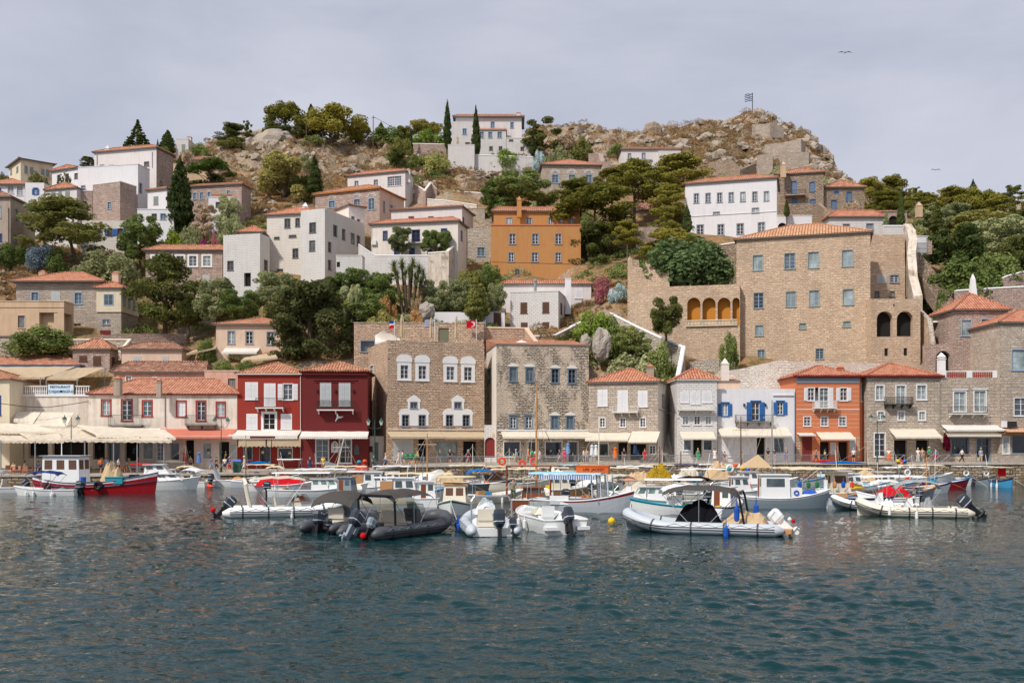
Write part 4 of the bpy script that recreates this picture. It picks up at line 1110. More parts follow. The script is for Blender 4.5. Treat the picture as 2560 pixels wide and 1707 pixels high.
b=B('outbuilding','small stone outbuilding with a tiled lean-to roof beside the cream house','outbuilding',658,716,889,136.5,base=925,dep=4,wall=ST_PALE,roof='shed',ridge=873,rmat=T_MID,oh=.2);b.done()
# V W
b=B('stone_mansion','large two storey stone house with broad orange roof on the left slope','house',40,252,706,152,base=840,dep=10,wall=ST_ASHLAR,roof='hip',ridge=681,rmat=T_OR,oh=.8)
b.win(77,97,729,752,'greyl');b.win(128,150,729,752,'cp',name='door');b.win(185,206,730,761,'greyl');b.win(184,202,808,832,'dark',name='door');b.chimney(108,680,695,1.0,158,P_PINKB);b.done()
b=B('bay_house','cream rendered bay on a stone base joined to the large stone house','house',242,303,722,150,base=850,side=345,wall=ST_ASHLAR,roof='hip',ridge=708,rmat=T_OR,oh=.45)
P=b.P('F');b.trim(242,303.5,722,780,P_CREAM,.15,'rendered_bay');b.trim(303,345,722,786,P_CREAM,.15,'rendered_bay','R')
u0,u1,v0,v1=b.rect('F',262,283,736,763)
def flatwin(b,x0,x1,y0,y1,face='F',pr=0.15,fr=None,gl=None):
    u0,u1,v0,v1=b.rect(face,x0,x1,y0,y1);P=b.P(face);mb=MB();w=pr
    for a,c_,e,g in ((u0-.1,u0,v0-.1,v1+.1),(u1,u1+.1,v0-.1,v1+.1),(u0,u1,v0-.1,v0),(u0,u1,v1,v1+.1),((u0+u1)/2-.03,(u0+u1)/2+.03,v0,v1),(u0,(u0+u1)/2-.03,(v0+v1)/2-.02,(v0+v1)/2+.02),((u0+u1)/2+.03,u1,(v0+v1)/2-.02,(v0+v1)/2+.02)):
        mb.fbox(P,a,c_,e,g,-w-.05,-w+.01)
    o=mb.build('window',fr or W_LBLUE,b.root);g=MB();g.poly([P(u0,v0,-w-.012),P(u1,v0,-w-.012),P(u1,v1,-w-.012),P(u0,v1,-w-.012)]);g.build('pane',gl or G_MID,o)
flatwin(b,262,283,737,762);[flatwin(b,x,x+5,y,y+26,'R',.15,W_LBLUE) for x,y in ((305,740),(318,745),(330,750))]
b.win(255,275,797,812,'grey');b.win(250,277,825,845,'cr',name='door');b.chimney(291,682,720,1.0,155,P_PINKB);b.done()
b=B('tan_building','tan flat roofed building with deep porch openings below the stone mansion','building',-90,160,754,146,base=880,side=184,wall=P_BEIGE,par=P_BEIGE)
b.win(44,63,788,820,'slats');b.win(98,144,781,821,'hole',depth=1.6,name='porch_opening',ga=P_BEIGE);b.win(160.5,180,785,830,'hole',face='R',depth=1.5,name='porch_opening',ga=P_BEIGE)
for y in (767,):b.trim(-80,160,y,y+1.5,P_BEIGE,.08)
b.done()
b=B('stone_hut','small stone hut with a tiled edge behind the fig tree, far left','hut',-40,48,842,141,base=900,dep=4,wall=ST_PALE,roof='shed',ridge=838,rmat=T_MID,oh=.15);b.done()
wall_run('terrace_wall','grey stone terrace wall running below the tall pine on the left',[(180,848,144,905),(300,834,146,905),(466,834,150,905)],.6,ST_MAUVE)
wall_run('terrace_wall','pale capped wall between the fig tree and stone cottage',[(170,850,141.5,900),(322,850,141.5,900),(296,880,138.5,900)],.4,ST_PALE,P_CREAM)
# U
b=B('stone_house','stone house with five white framed windows in a row on the left hillside','house',364,556,627,166,base=750,dep=7,wall=ST_MAUVE,roof='hip',ridge=613,rmat=T_MID,oh=.4,inset=1.5)
for x in (389,421,450,482,517):b.win(x-9,x+9,640,668 if x < 455 else 665,'plainw')
b.win(507,524,688,710,'cp');b.done()

# ================================================================== LEFT TOWN
b=B('cream_house','cream house with a low hipped roof and grey shutters at far left top','house',22,52,420,222,d1=215,base=470,side=132,wall=P_CREAM,roof='hip',ridge=409,rmat=T_MID,oh=.6)
b.win(26,30,421,437,'cg');b.win(41,46,416,431,'cg')
for x,y in ((65,424),(79,427),(107,432),(119,433)):b.win(x-4.5,x+4.5,y-9,y+9,'cg',face='R')
b.done()
b=B('white_cottage','small white cottage with dark windows between cream house and white mansion','house',130,195,430,206,d1=203,base=480,dep=8,wall=P_WHITE,roof='hip',ridge=422,rmat=T_MID,oh=.4,inset=1)
b.win(143,151,437,452,'dark');b.win(164,172,434,450,'dark');b.win(186,195,433,447,'dark');b.done()
b=B('white_house','white house with glazed corner porch and red roof at the far left','house',-60,62,463,192,th=0,base=560,dep=10,wall=P_WHITE,roof='hip',ridge=448,rmat=T_RED,oh=.5)
b.win(18,35,464.5,484,'grid',name='window');b.win(41,58,464.5,489,'grid',name='window');b.win(-5,3,470,482,'bluef');b.done()
b=B('white_house','flat roofed white house with one blue shuttered window on the left slope','house',63,110,457,191,base=560,side=165,wall=P_WHITE,capm=P_WHITE)
b.win(84,94,471,487,'blue');b.win(84,93,507,518,'bluef');b.done()
b=B('beige_house','low beige house with long grey shutters left of the arched stone building','house',114,192,477,189,d1=187,base=560,dep=8,wall=P_PINKW,roof='hip',ridge=466,rmat=T_MID,oh=.3,inset=1)
b.win(128,139,480,504,'cg');b.win(146,155,478,493,'cg');b.win(163,175,478,502,'cg',name='door');b.done()
b=B('beige_house','large weathered beige house at the left edge above the blue flowers','house',-60,26,494,174,base=640,side=88,wall=P_GREYED,roof='hip',ridge=484,rmat=T_OLD,oh=.4)
b.win(-4,5,584,604,'bluef');b.win(37,45,522,551,'grey',face='R');b.win(56,64,530,559,'grey',face='R');b.win(34,42,586,608,'grey',face='R');b.win(-3,2,516,545,'grey');b.pipe(22,520,615,IRON);b.done()
# Q big white mansion
b=B('white_mansion','tall white mansion block with tiled roof and brown stone side wall','house',236,391,383,200,d1=196.5,base=520,side=433,wall=P_PINKW,swall=ST_MAUVE,roof='hip',ridge=366,rmat=T_MID,oh=.35,inset=3)
b.win(360,373,404,416,'dark')
for x in (255,278,300):b.win(x-6,x+6,412,416,'dark')
b.win(399,406,453,471,'dark',face='R');b.pipe(243,388,415);b.pipe(381,380,420);b.chimney(270,370,385,1.0,201,P_PINKW,pot=True);b.done()
b=B('white_block','broad blank white block standing in front of the tall white mansion','building',195,345,420,192,d1=189.5,base=540,side=374,wall=P_WHITE,capm=P_WHITE,par=P_WHITE)
b.win(202,214,463,471,'greyl');b.win(348,355,458,482,'greyd',face='R');b.done()
b=B('stone_bastion','windowed brown stone bastion below the blank white block','building',232,300,463,187,d1=184.5,base=580,side=341,wall=ST_MAUVE,par=P_WHITE)
b.win(268,279,504,523,'greyl');b.done()
b=B('arched_building','stone building with one round headed white arch beside the bastion','building',190,231,478,188,base=600,dep=8,wall=ST_MAUVE,par=P_WHITE)
b.win(198,220,502,536,'hole',arch=True,depth=1.2,name='arch',ga=P_GREYED);b.done()
b=B('white_house','white house with two grey shuttered windows between bastion and cypress','house',369,417,478,188,d1=186.5,base=580,side=441,wall=P_WHITE,roof='hip',ridge=469,rmat=T_MID,oh=.35)
b.win(384,396,491,512,'cg');b.win(420,427,494,516,'cg',face='R');b.done()
b=B('white_house','low white flat roofed wing with two windows below the shuttered house','house',343,434,524,182,base=600,dep=6,wall=P_WHITE,par=P_WHITE)
b.win(379,392,534,549,'dark');b.win(400,415,533,549,'greyl');b.win(352,358,507,516,'dark');b.done()
b=B('white_house','whitewashed house with bright blue shutters behind the leaning pine','house',205,326,552,181,base=650,dep=6,wall=P_WARM_B,capm=P_STAIN)
b.win(268,281,571,590,'blues');b.win(294,307,571,590,'blues');b.win(233,244,571,590,'blues');b.win(248,256,541+13,549+13,'dark');b.done()
b=B('white_tower_house','small white tower house on the ridge left of the rocky outcrop','house',440,471,348,236,d1=236,base=400,side=500,wall=P_WHITE_B,par=P_WHITE)
b.win(454,463,361,377,'cg');b.chimney(474,343,350,1.0,240);b.done()
b=B('beige_house','beige house with tiled roof half hidden by a green pine near the ridge','house',433,545,402,214,base=500,side=580,wall=P_BEIGE,roof='hip',ridge=392,rmat=T_OLD,oh=.4)
b.win(450,459,408,425,'cg');b.win(470,478,408,425,'cg');b.win(438,447,444,466,'cr',name='door');b.done()
b=B('stone_house','wide stone house with pale blue shutters right of the tall cypress','house',474,604,468,191,d1=189,base=600,side=627,wall=ST_MAUVE,roof='hip',ridge=459,rmat=T_MID,oh=.35,inset=1)
b.win(482,492,481,499,'greyl');b.win(499,509,480,499,'greyl');b.win(518,527,479,497,'greyl');b.win(566,576,475,488,'greyl');b.done()
b=B('white_terrace','small white terrace block with pink balusters in front of the stone house','building',521,584,494,186,base=560,dep=3,wall=P_WHITE,par=P_WHITE)
b.win(539,552,505,518,'dark');P=b.P('F')
for x0,x1 in ((530,551),(556,577)):
    u0,v1=b.uv('F',x0,486);u1,v0=b.uv('F',x1,493);mb=MB();mb.fbox(P,u0-.2,u1+.2,v1-.1,v1+.1,0,.2)
    for i in range(8):mb.tube(P(lerp(u0,u1,i/7),v0,.1),P(lerp(u0,u1,i/7),v1,.1),.06,n=5)
    mb.build('balustrade',TERRA,b.root)
b.done()

# ================================================================== CENTRE LEFT CLUSTER
b=B('white_house','white house with a wide multi pane window and chimney above the centre','house',869,1013,442,203,d1=199,base=530,side=1033,wall=P_PINKW,roof='hip',ridge=427,rmat=T_OR,oh=.35,inset=3)
b.win(886,896,452,469,'grey');b.win(934,945,449,468,'grey');b.win(968,1004,440,465,'grid');b.win(982,993,486,502,'grey');b.chimney(1021,424,445,.8,200,P_PINKW);b.done()
b=B('stone_house','brown stone house with ochre eaves and white traced window arches','house',788,949,488,188,d1=183,base=600,side=1010,wall=ST_MAUVE,swall=P_PINKB,roof='hip',ridge=465,rmat=T_MID,oh=.4,fascia=TRIM_O)
for x0,x1,y0,y1 in ((821,838,501,520),(884,901,497,526),(920,937,495,525)):
    b.win(x0,x1,y0,y1,'greyl',ga=G_MID)
    P=b.P('F');u0,u1,v0,v1=b.rect('F',x0,x1,y0,y1);uc=(u0+u1)/2;mb=MB()
    for rr in (.95,.62):
        pts=[P(uc+rr*math.cos(math.pi*i/10),v1+.2+rr*.85*math.sin(math.pi*i/10),-.03) for i in range(11)];mb.path(pts,.05,4)
    for i in range(1,8):a=math.pi*i/8;mb.tube(P(uc+.6*math.cos(a),v1+.2+.5*math.sin(a),-.03),P(uc+.95*math.cos(a),v1+.2+.8*math.sin(a),-.03),.04,n=4)
    mb.build('arch_tracery',LIME,b.root)
b.win(957,963,502,531,'greyl',face='R');b.win(975,982,512,525,'greyl',face='R');b.done()
b=B('white_house','white house with three small maroon windows under a long tiled roof','house',978,1155,527,180,d1=177,base=600,side=1183,wall=P_PINKW,roof='hip',ridge=517,rmat=T_RED,oh=.35,inset=2)
for x in (1028,1077,1128):b.win(x-7,x+7,541,550,'cr')
b.win(1157,1160,543,562,'cr',face='R');b.done()
b=B('white_house','whitewashed stone house front with blue framed doors above a garden wall','house',928,1145,563,170,d1=167,base=680,side=1166,wall=P_WARM,roof='hip',ridge=547,rmat=T_OR,oh=.4,inset=2)
b.win(957,969,577,600,'bluef');b.win(1029,1050,574,605,'bluef',name='door',ga=OPEN_SHADE);b.win(1102,1118,571,592,'bluef');b.win(1152,1156,577,602,'bluef',face='R')
b.win(985,996,621,642,'bluef',name='door',ga=W_NAVY);b.win(1023,1037,620,641,'bluef',name='door');b.win(1068,1080,624,634,'bluef');b.win(1103,1115,624,634,'bluef')
b.balcony(1020,1058,600,606,.7,IRON,TRIM_W);b.trim(930,942,602,613,IRON_W,.35,'air_conditioner');b.pipe(929,570,640,TRIM_W)
b.done()
wall_run('garden_wall','long whitewashed garden wall below the blue framed doors',[(896,612,164.5,735),(938,640,164,735),(1072,640,163,740)],.6,P_WHITE_B,P_WHITE)
wall_run('garden_wall','streaky stained white wall with ramped end above the yucca',[(1070,634,163,740),(1122,630,162,740),(1143,610,170,740)],.6,P_STAIN,P_WARM)
b=B('white_house','large white house with stepped blocks, front tower of two windows','house',752,812,527,165,base=740,dep=10,side=911,wall=P_WHITE_B,swall=P_WARM_B,th=-22,capm=P_WHITE,par=None)
b.win(773,790,556,582,'dark');b.win(773,788,601,628,'dark')
for x0,x1,y0,y1 in ((833,843,563,591),(855,863,573,600),(877,886,583,609),(892,900,589,615),(820,828,605,630),(820,828,650,675)):b.win(x0,x1,y0,y1,'dark',face='R')
b.done()
b=B('white_house','recessed left half of the stepped white house with tiled roof','house',667,800,540,171,base=740,dep=10,side=None,d1=169,wall=P_WARM_B,roof='hip',ridge=524,rmat=T_OR,oh=.35,inset=3)
b.win(711,726,546,570,'dark');b.win(738,750,545,567,'dark');b.win(731,746,621,645,'dark');b.win(685,699,592,598,'dark');b.win(722,741,587,594,'dark');b.win(692,708,672,692,'dark');b.chimney(764,514,530,1.0,172,P_WHITE,pot=True);b.done()
b=B('white_house','upper right storey of the stepped white house under a tiled roof','house',838,872,527,178,d1=174,base=640,side=912,wall=P_WARM,roof='hip',ridge=520,rmat=T_OR,oh=.3)
b.win(878,886,541,566,'dark',face='R');b.win(892,900,548,572,'dark',face='R');b.done()
b=B('white_house','low white brick textured house with a dark doorway, left of the stepped house','house',558,650,588,160,d1=158.5,base=760,side=674,wall=P_WHITE_B,swall=P_WARM,capm=P_WHITE,par=None)
b.win(568,584,652,676,'dark');b.win(610,627,682,716,'hole',depth=.8,name='balcony_opening');b.win(660,669,650,678,'dark',face='R');b.done()
b=B('roof_pavilion','small pavilion with orange pyramid roof behind the low white house','building',598,655,582,168,base=640,dep=4,side=672,wall=P_CREAM,roof='hip',ridge=566,rmat=T_OR,oh=.4)
b.win(655.5,668,586,595,'dark',face='R');b.done()
b=B('white_annex','low white annex with one small dark window right of the stepped house','building',840,906,640,160,base=730,dep=4,side=912,wall=P_WHITE_B,par=P_WARM)
b.win(842,850,655,668,'hole');b.done()
b=B('stone_building','narrow rubble stone building with one blue window beside the ochre house','building',1166,1228,571,178,base=700,dep=8,wall=ST_PALE,capm=P_GREYED)
b.win(1192,1213,617,641,'greyl');b.done()
b=B('stone_building','low beige building and terrace behind the narrow stone building','building',1150,1212,522,190,base=600,dep=6,wall=ST_PALE,par=P_BEIGE)
b.win(1174,1182,533,545,'dark');b.done()
# K ochre
b=B('ochre_house','tall ochre orange house front with six white windows in two rows','house',1227,1452,563,172,base=720,dep=7,wall=P_ORANGE,capm=P_ORANGE)
for x0,x1 in ((1272,1290),(1329,1347),(1387,1405)):b.win(x0,x1,583,611,'grey')
for x0,x1 in ((1270,1286),(1328,1346),(1387,1404)):b.win(x0,x1,630,655,'grey')
b.win(1286,1301,672,690,'greyd');b.trim(1227,1452,561,564,TERRA,.1);b.done()
b=B('ochre_house','set back upper storey of the ochre house with red roof and chimney','house',1234,1450,530,178,base=640,dep=7,wall=P_ORANGE,roof='hip',ridge=518,rmat=T_RED,oh=.4,inset=1)
for x0,x1 in ((1264,1281),(1314,1331),(1370,1383),(1397,1409),(1422,1435)):b.win(x0,x1,543,562,'grey')
b.chimney(1298,498,530,.8,177,P_ORANGE,pot=True);b.done()
# Z white centre
b=B('white_house','white house with tiled roof and roof terrace below the ochre house','house',1257,1478,712,158,base=840,dep=7,wall=P_PINKW,roof='hip',ridge=700,rmat=T_MID,oh=.25,inset=1)
b.win(1437,1457,722,746,'cw');b.win(1410,1422,724,745,'cw');b.win(1426,1437,763,775,'dark');b.chimney(1420,692,770,.9,155,P_WHITE);b.trim(1425,1480,779,780.5,T_RED,1.0);b.done()
b=B('white_house','whitewashed cube with four brown shuttered windows beside the stone retaining wall','house',1276,1396,732,150,base=860,th=-12,side=1420,wall=P_WHITE_B,capm=P_WHITE,par=P_PINKW)
b.win(1301,1318,756,783,'cb');b.win(1356,1373,755,782,'cb');b.win(1302,1319,806,820,'cb');b.win(1356,1373,805,825,'cb');b.win(1401,1405,758,785,'cb',face='R');b.win(1411,1414,764,790,'cb',face='R')
P=b.P('F');u,v=b.uv('F',1335,700);mb=MB();mb.tube(P(u,b.H,1),P(u,v,1),.22,n=10);mb.ball(P(u,v,1),.32);mb.build('flue',IRON_G,b.root)
b.done()
b=B('white_house','white shed with a dark brown door at the garden edge','building',1215,1262,778,148,base=830,dep=4,wall=P_WHITE,roof='shed',ridge=772,rmat=T_MID,oh=.15)
b.win(1234,1253,782,818,'cb',name='door');b.done()
wall_run('garden_wall','low white garden wall left of the brown door',[(1080,780,146,840),(1150,780,146,840),(1215,790,146,840)],.5,P_WHITE)
# AA terrace wall behind F6/F8
b=B('terrace_building','long stone terrace building with a flat parapet behind the brown stone house','building',885,1210,808,135,base=1000,dep=4,wall=ST_BROWN,capm=P_GREYED,par=ST_PALE)
b.win(900,938,850,880,'shopg',depth=.8);b.win(1096,1122,820,853,'hole',depth=.2,ga=m_flat('glass_green',S(110,112,88),.4),name='door');b.done()
wall_run('terrace_wall','stone terrace wall with pale coping running right to the boulder',[(1210,820,136,900),(1312,822,137,900),(1330,846,134,900),(1356,880,131,900)],.5,ST_BROWN,P_PINKB)
wall_run('terrace_wall','white capped stone wall curving up towards the white cube house',[(1330,842,142,880),(1390,838,143,880),(1430,818,144,880),(1470,800,147,860)],.5,ST_MAUVE,LIME)
wall_run('stair_wall','long stone wall with thick white coping sloping down to the quay steps',[(1524,784,146,900),(1600,822,142,930),(1660,850,138,940),(1704,868,134,1000),(1698,900,131,1060),(1686,960,128,1120)],.5,ST_PALE,LIME)
# upper terraces centre
wall_run('terrace_wall','dry stone terrace wall with white edge below the cactus slope',[(1085,478,208,530),(1150,480,206,530),(1210,484,204,530)],.6,ST_MAUVE,P_WARM)
wall_run('terrace_wall','sloping pale terrace wall running from the white house to the green trees',[(1068,499,198,540),(1120,503,196,545),(1192,514,194,545)],.6,ST_WHITED,P_WARM)
wall_run('stair_wall','stepped stone stair wall beside the white house with chimney',[(1036,462,202,530),(1064,478,200,530),(1078,459,204,520),(1092,474,204,520)],.5,ST_MAUVE,P_WARM)

# ================================================================== TOP RIDGE
b=B('white_villa','large white villa with flat tiled roof between two cypresses on the ridge','house',1139,1304,294,248,base=420,dep=9,wall=P_PINKW,roof='hip',ridge=287,rmat=T_MID,oh=.7,inset=1)
b.win(1226,1237,304,320,'greyl');b.win(1275,1285,305,321,'greyl');b.chimney(1296,283,292,1.0,250,P_PINKW);b.done()
b=B('white_villa_wing','left whitewashed wing of the ridge villa with one blue window','house',1129,1186,304,243,base=420,dep=4.5,wall=P_WHITE_B,capm=P_WHITE)
b.win(1156,1167,321,337,'greyl');b.win(1163,1175,356,360,'dark');b.done()
b=B('white_villa_wing','middle wing of the ridge villa with three blue windows above two','house',1192,1265,326,242,base=420,dep=5,wall=P_WHITE_B,roof='shed',ridge=321,rmat=T_MID,oh=.2)
b.win(1199,1210,329,345,'greyl');b.win(1220,1231,329,345,'greyl');b.win(1243,1255,329,345,'greyl');b.win(1223,1232,366,376,'dark');b.win(1247,1256,366,376,'dark');b.done()
b=B('white_villa_wing','low right wing of the ridge villa beside a slim dark cypress','house',1266,1330,346,242,base=420,dep=6,wall=P_WHITE_B,capm=P_WHITE,par=P_WARM)
b.win(1272,1283,341+8,345+8,'dark');b.win(1301,1310,367,376,'dark');b.done()
b=B('white_bastion','square white bastion in front of the ridge villa','building',1120,1186,363,232,base=450,dep=5,wall=P_WHITE_B,par=P_WHITE)
b.done()
wall_run('retaining_wall','tall whitewashed retaining wall right of the square bastion',[(1185,388,233,440),(1258,390,233,440),(1333,394,234,450)],.8,P_WHITE_B,P_WHITE)
wall_run('terrace_wall','stone garden wall with white coping beside the pergola on the ridge',[(1030,360,238,400),(1115,362,238,400)],.5,ST_MAUVE,P_WARM)
b=B('garden_house','low pink and white garden house under a green pergola on the ridge','building',1032,1090,348,243,base=372,dep=4,wall=P_PINKB,capm=P_WHITE);b.win(1036,1055,350,359,'hole');b.done()
b=B('stone_house','grey stone house with three white traced window arches near the ridge','house',1356,1500,413,216,base=540,th=3,side=1345,sdr='L',wall=ST_GREY,roof='hip',ridge=399,rmat=T_OR,oh=.45)
for x in (1388,1430,1472):
    b.win(x-9,x+9,436,458,'greyl');P=b.P('F');u0,u1,v0,v1=b.rect('F',x-9,x+9,436,457);uc=(u0+u1)/2;mb=MB()
    for rr in (1.0,.65):mb.path([P(uc+rr*math.cos(math.pi*i/10),v1+.15+rr*.95*math.sin(math.pi*i/10),-.03) for i in range(11)],.06,4)
    for i in range(1,8):a=math.pi*i/8;mb.tube(P(uc+.62*math.cos(a),v1+.15+.6*math.sin(a),-.03),P(uc+1.0*math.cos(a),v1+.15+.95*math.sin(a),-.03),.045,n=4)
    mb.build('arch_tracery',LIME,b.root)
b.win(1389,1403,482,498,'plainw',ga=W_LBLUE);b.done()
b=B('white_house','small white house with tiled roof alone below the rocky ridge','house',1553,1701,375,236,base=430,dep=7,wall=P_PINKW,roof='hip',ridge=369,rmat=T_OLD,oh=.35,inset=1)
b.win(1569,1578,383,397,'grey');b.win(1604,1614,382,397,'grey');b.trim(1574,1630,399,402,W_GREY,.3);b.chimney(1655,368,380,.8,244,P_WHITE);b.trim(1645,1701,380,404,P_WHITE_B,.8,'annex_wall');b.done()
# ruins
root=thing('ruined_windmill','round ruined stone windmill stump on the skyline','ruin',(XA(1632,280),280,ZA(350,280)))
mb=MB();c0=W(1632,350,280)
rg=random.Random(5);rings=[]
for j,(z,r) in enumerate(((-2,3.3),(1,3.0),(2.5,2.8),(4.0,2.2),(4.6,1.2))):
    rings.append([(c0.x+r*math.cos(a)*(1+rg.uniform(-.1,.1)),c0.y+r*math.sin(a),c0.z+z+rg.uniform(-.3,.3)*(j > 1)) for a in [2*math.pi*i/14 for i in range(14)]])
mb.loft(rings);mb.build('masonry',ST_RUBBLE,root)
for (nm,lab,pts,m_) in (
    ('ruined_wall','upper ruined stone wall with pinkish sloping top below the flag hill',[(1912,362,254,420),(1960,356,253,420),(2003,346,252,420),(2014,360,256,420)],ST_GREY),
    ('ruined_wall','tall ruined stone wall on the right above the blue windowed stone house',[(1950,379,236,450),(2022,381,236,450),(2026,384,240,450)],ST_GREY),
    ('ruined_wall','ruined stone wall left of the dead brown shrub below the peak',[(1895,388,235,450),(1932,384,235,450)],ST_GREY),
    ('ruined_wall','long broken dry stone wall below the boulder slope',[(1770,408,228,440),(1800,400,227,440),(1826,400,226,440),(1850,425,224,455),(1890,408,230,455)],ST_RUBBLE),
    ('ruined_wall','dry stone wall with a square corner between pine and small white house',[(1472,384,232,440),(1496,384,232,440),(1500,404,229,440),(1528,404,229,440)],ST_MAUVE),
    ('ruined_wall','grey ruin wall just under the summit of the flag hill',[(1880,312,272,345),(1925,309,271,345),(1960,318,273,345)],ST_GREY),
    ('ruined_pillar','lone upright ruined stone pillar on the right shoulder of the hill',[(1997,322,292,350),(2003,314,292,350),(2008,322,292,350)],ST_RUBBLE),
    ):wall_run(nm,lab,pts,1.0,m_)
# flag pole
def flag(label,px,ytop,ybase,d,w,h,kind,lean=0,pole=True,cat='flag',pr=.05,left=True,group=None):
    x=XA(px,d);z1=ZA(ytop,d);z0=ZA(ybase,d);root=thing('flag',label,cat,(x,d,z0),group)
    if pole:mb=MB();mb.tube((x,d,z0),(x,d,z1),pr,n=6);mb.build('flagpole',IRON if pr > .08 else IRON_W,root)
    n=14;mb=MB();sg=-1 if left else 1;rings=[]
    def pt(u,v):return (x+sg*u*w*0.93,d+0.16*w*math.sin(u*7+v*2)*u,z1-0.1-h*v-0.18*h*u*(1+0.3*math.sin(u*6)))
    rows=9;mats={'greek':[m_cloth('flag_blue',S(44,78,150),.3),m_cloth('flag_white',S(226,228,232),.3)],'red':[m_cloth('flag_red',S(206,36,48),.3),m_cloth('flag_white',S(226,228,232),.3)],
        'mix':[m_cloth('flag_blue',S(44,78,150),.3),m_cloth('flag_white',S(226,228,232),.3),m_cloth('flag_red',S(206,36,48),.3)]}[kind]
    if kind=='red':rows=8
    for i in range(n):
        for j in range(rows):
            u0,u1,v0,v1=i/n,(i+1)/n,j/rows,(j+1)/rows
            if kind=='greek':mb.cm=j % 2;
            if kind=='greek' and j < 5 and i < 5:mb.cm=1 if (j==2 or i==2) else 0
            if kind=='mix':mb.cm=0 if j < 3 else (1 if j < 5 else 2)
            if kind=='red':
                cx,cy=(i+.5)/n,(j+.5)/rows;r1=math.hypot((cx-.38)*1.5,cy-.5);r2=math.hypot((cx-.46)*1.5,cy-.5);mb.cm=1 if (r1 < .36 and r2 > .26) else 0
            mb.poly([pt(u0,v1),pt(u1,v1),pt(u1,v0),pt(u0,v0)])
    mb.build('flag_cloth',mats,root);return root
flag('blue and white striped flag on the pole at the hill summit',1881,233,300,297,2.4,2.2,'greek',pr=.12)
flag('blue and white striped flag on the brown stone house roof terrace',1087,794,850,131.5,1.45,1.05,'greek')
flag('red flag with a white crescent at the terrace wall',1191,798,850,134,1.45,1.0,'red')
flag('small blue, white and red pennant on the roof terrace',986,799,850,131,.75,1.0,'mix')

# ================================================================== RIGHT SIDE
b=B('white_mansion','long white mansion with seven upper windows right of the pines','house',1713,1942,462,182,d1=177.5,base=660,dep=10,wall=P_WHITE,roof='hip',ridge=441,rmat=T_MID,oh=.35,inset=4)
for i,x in enumerate((1741,1770,1799,1828,1857,1887,1916)):b.win(x-7,x+7,483-i*.9,508-i*.9,'grey')
b.win(1782,1800,529,537,'grey');b.win(1879,1898,519,533,'grey')
for x0,x1,y0 in ((1741,1760,561),(1793,1811,560),(1841,1860,558),(1894,1913,555)):b.win(x0,x1,y0,y0+28,'grey')
b.trim(1714,1941,535,536,P_WHITE,.1,'string_course');b.done()
b=B('white_wing','low white wing with an arched doorway right of the long white mansion','house',1944,2030,540,177,base=620,dep=5,wall=P_WHITE,par=P_WHITE)
b.win(1944.5,1967,557,575,'hole',arch=True,depth=.4,name='arch');b.win(1977,1991,560,572,'grey');b.done()
b=B('stone_house','stone house with blue doors, iron balcony and broad tiled roof on the hill','house',1940,2059,438,200,d1=198,base=580,dep=10,wall=ST_RUBBLE,roof='hip',ridge=423,rmat=T_MID,oh=.35)
b.win(1977,1992,453,485,'bluep',name='door');b.win(2023,2037,454,480,'bluep');b.win(1979,1993,496,508,'bluep');b.win(2024,2040,498,507,'bluep');b.win(1941,1947,453,477,'bluep')
b.balcony(1962,2014,476,487,1.2,IRON,ST_MAUVE,brackets=3);b.chimney(1958,410,432,.9,198,P_BEIGE,pot=True);b.chimney(2018,418,430,.9,203,P_BEIGE);b.done()
b=B('stone_house','lower stone wing with blue shutters joined right of the balcony house','house',2060,2161,470,199,base=580,dep=9,wall=ST_RUBBLE,roof='hip',ridge=459,rmat=T_MID,oh=.4,inset=2)
b.win(2116,2130,479,504,'bluep');b.win(2077,2092,500,522,'bluep');b.win(2085,2097,477,482,'bluep');b.chimney(2103,453,468,.9,203,P_BEIGE,pot=True);b.done()
wall_run('terrace_wall','stone terrace wall with dark doorway below the balcony house',[(1944,512,192,600),(2042,508,192,600),(2060,522,186,600),(2100,545,182,600)],.6,ST_RUBBLE)
b=B('white_house','low white house with orange hipped roof and blue shutters behind the mansion','house',2073,2209,544,166,base=640,dep=8,side=2060,sdr='L',wall=P_WHITE_B,roof='hip',ridge=526,rmat=T_OR,oh=.4)
b.win(2106,2125,559,574,'greyd',ga=W_GREY);b.win(2165,2184,558,584,'greyd',ga=W_GREY);b.done()
wall_run('garden_wall','white garden wall right of the low white house with hipped roof',[(2208,566,160,640),(2262,566,160,640)],.6,P_WHITE_B,P_WHITE)
b=B('stone_loggia','small stone loggia with one wide arch behind the oleander','building',2206,2268,530,178,base=600,dep=4,wall=ST_MAUVE,roof='shed',ridge=526,rmat=T_MID,oh=.1);b.win(2221,2246,540,566,'hole',arch=True,depth=.5,name='arch');b.chimney(2297,512,530,1.0,180,P_BEIGE,pot=True);b.done()
# G1 mansion
b=B('stone_mansion','huge square stone mansion with ochre tiled roof above the quay','mansion',1841,2176,601,142,d1=136.5,z0=ZA(940,136),dep=14,wall=ST_MANSION,roof='hip',ridge=562,rmat=T_YEL,oh=.35)
for x0,x1,y0,y1,st in ((1881,1908,637,677,'man2'),(1960,1989,632,673,'man'),(2019,2048,629,671,'man2'),(2104,2133,624,667,'man2'),(1883,1910,731,771,'man'),(1964,1991,728,768,'man'),(2022,2049,725,766,'man2'),(2106,2135,722,763,'man2'),(1887,1909,812,840,'man'),(1893,1913,873,900,'man'),(2038,2060,870,898,'man')):b.win(x0,x1,y0,y1,st)
b.win(1997,2016,807,823,'bars');b.win(2107,2127,802,818,'bars');b.done()
b=B('stone_annex','stone annex with two tall dark arches right of the huge mansion','building',2178,2301,747,135,z0=ZA(930,134),dep=6,wall=ST_MANSION,capm=P_GREYED)
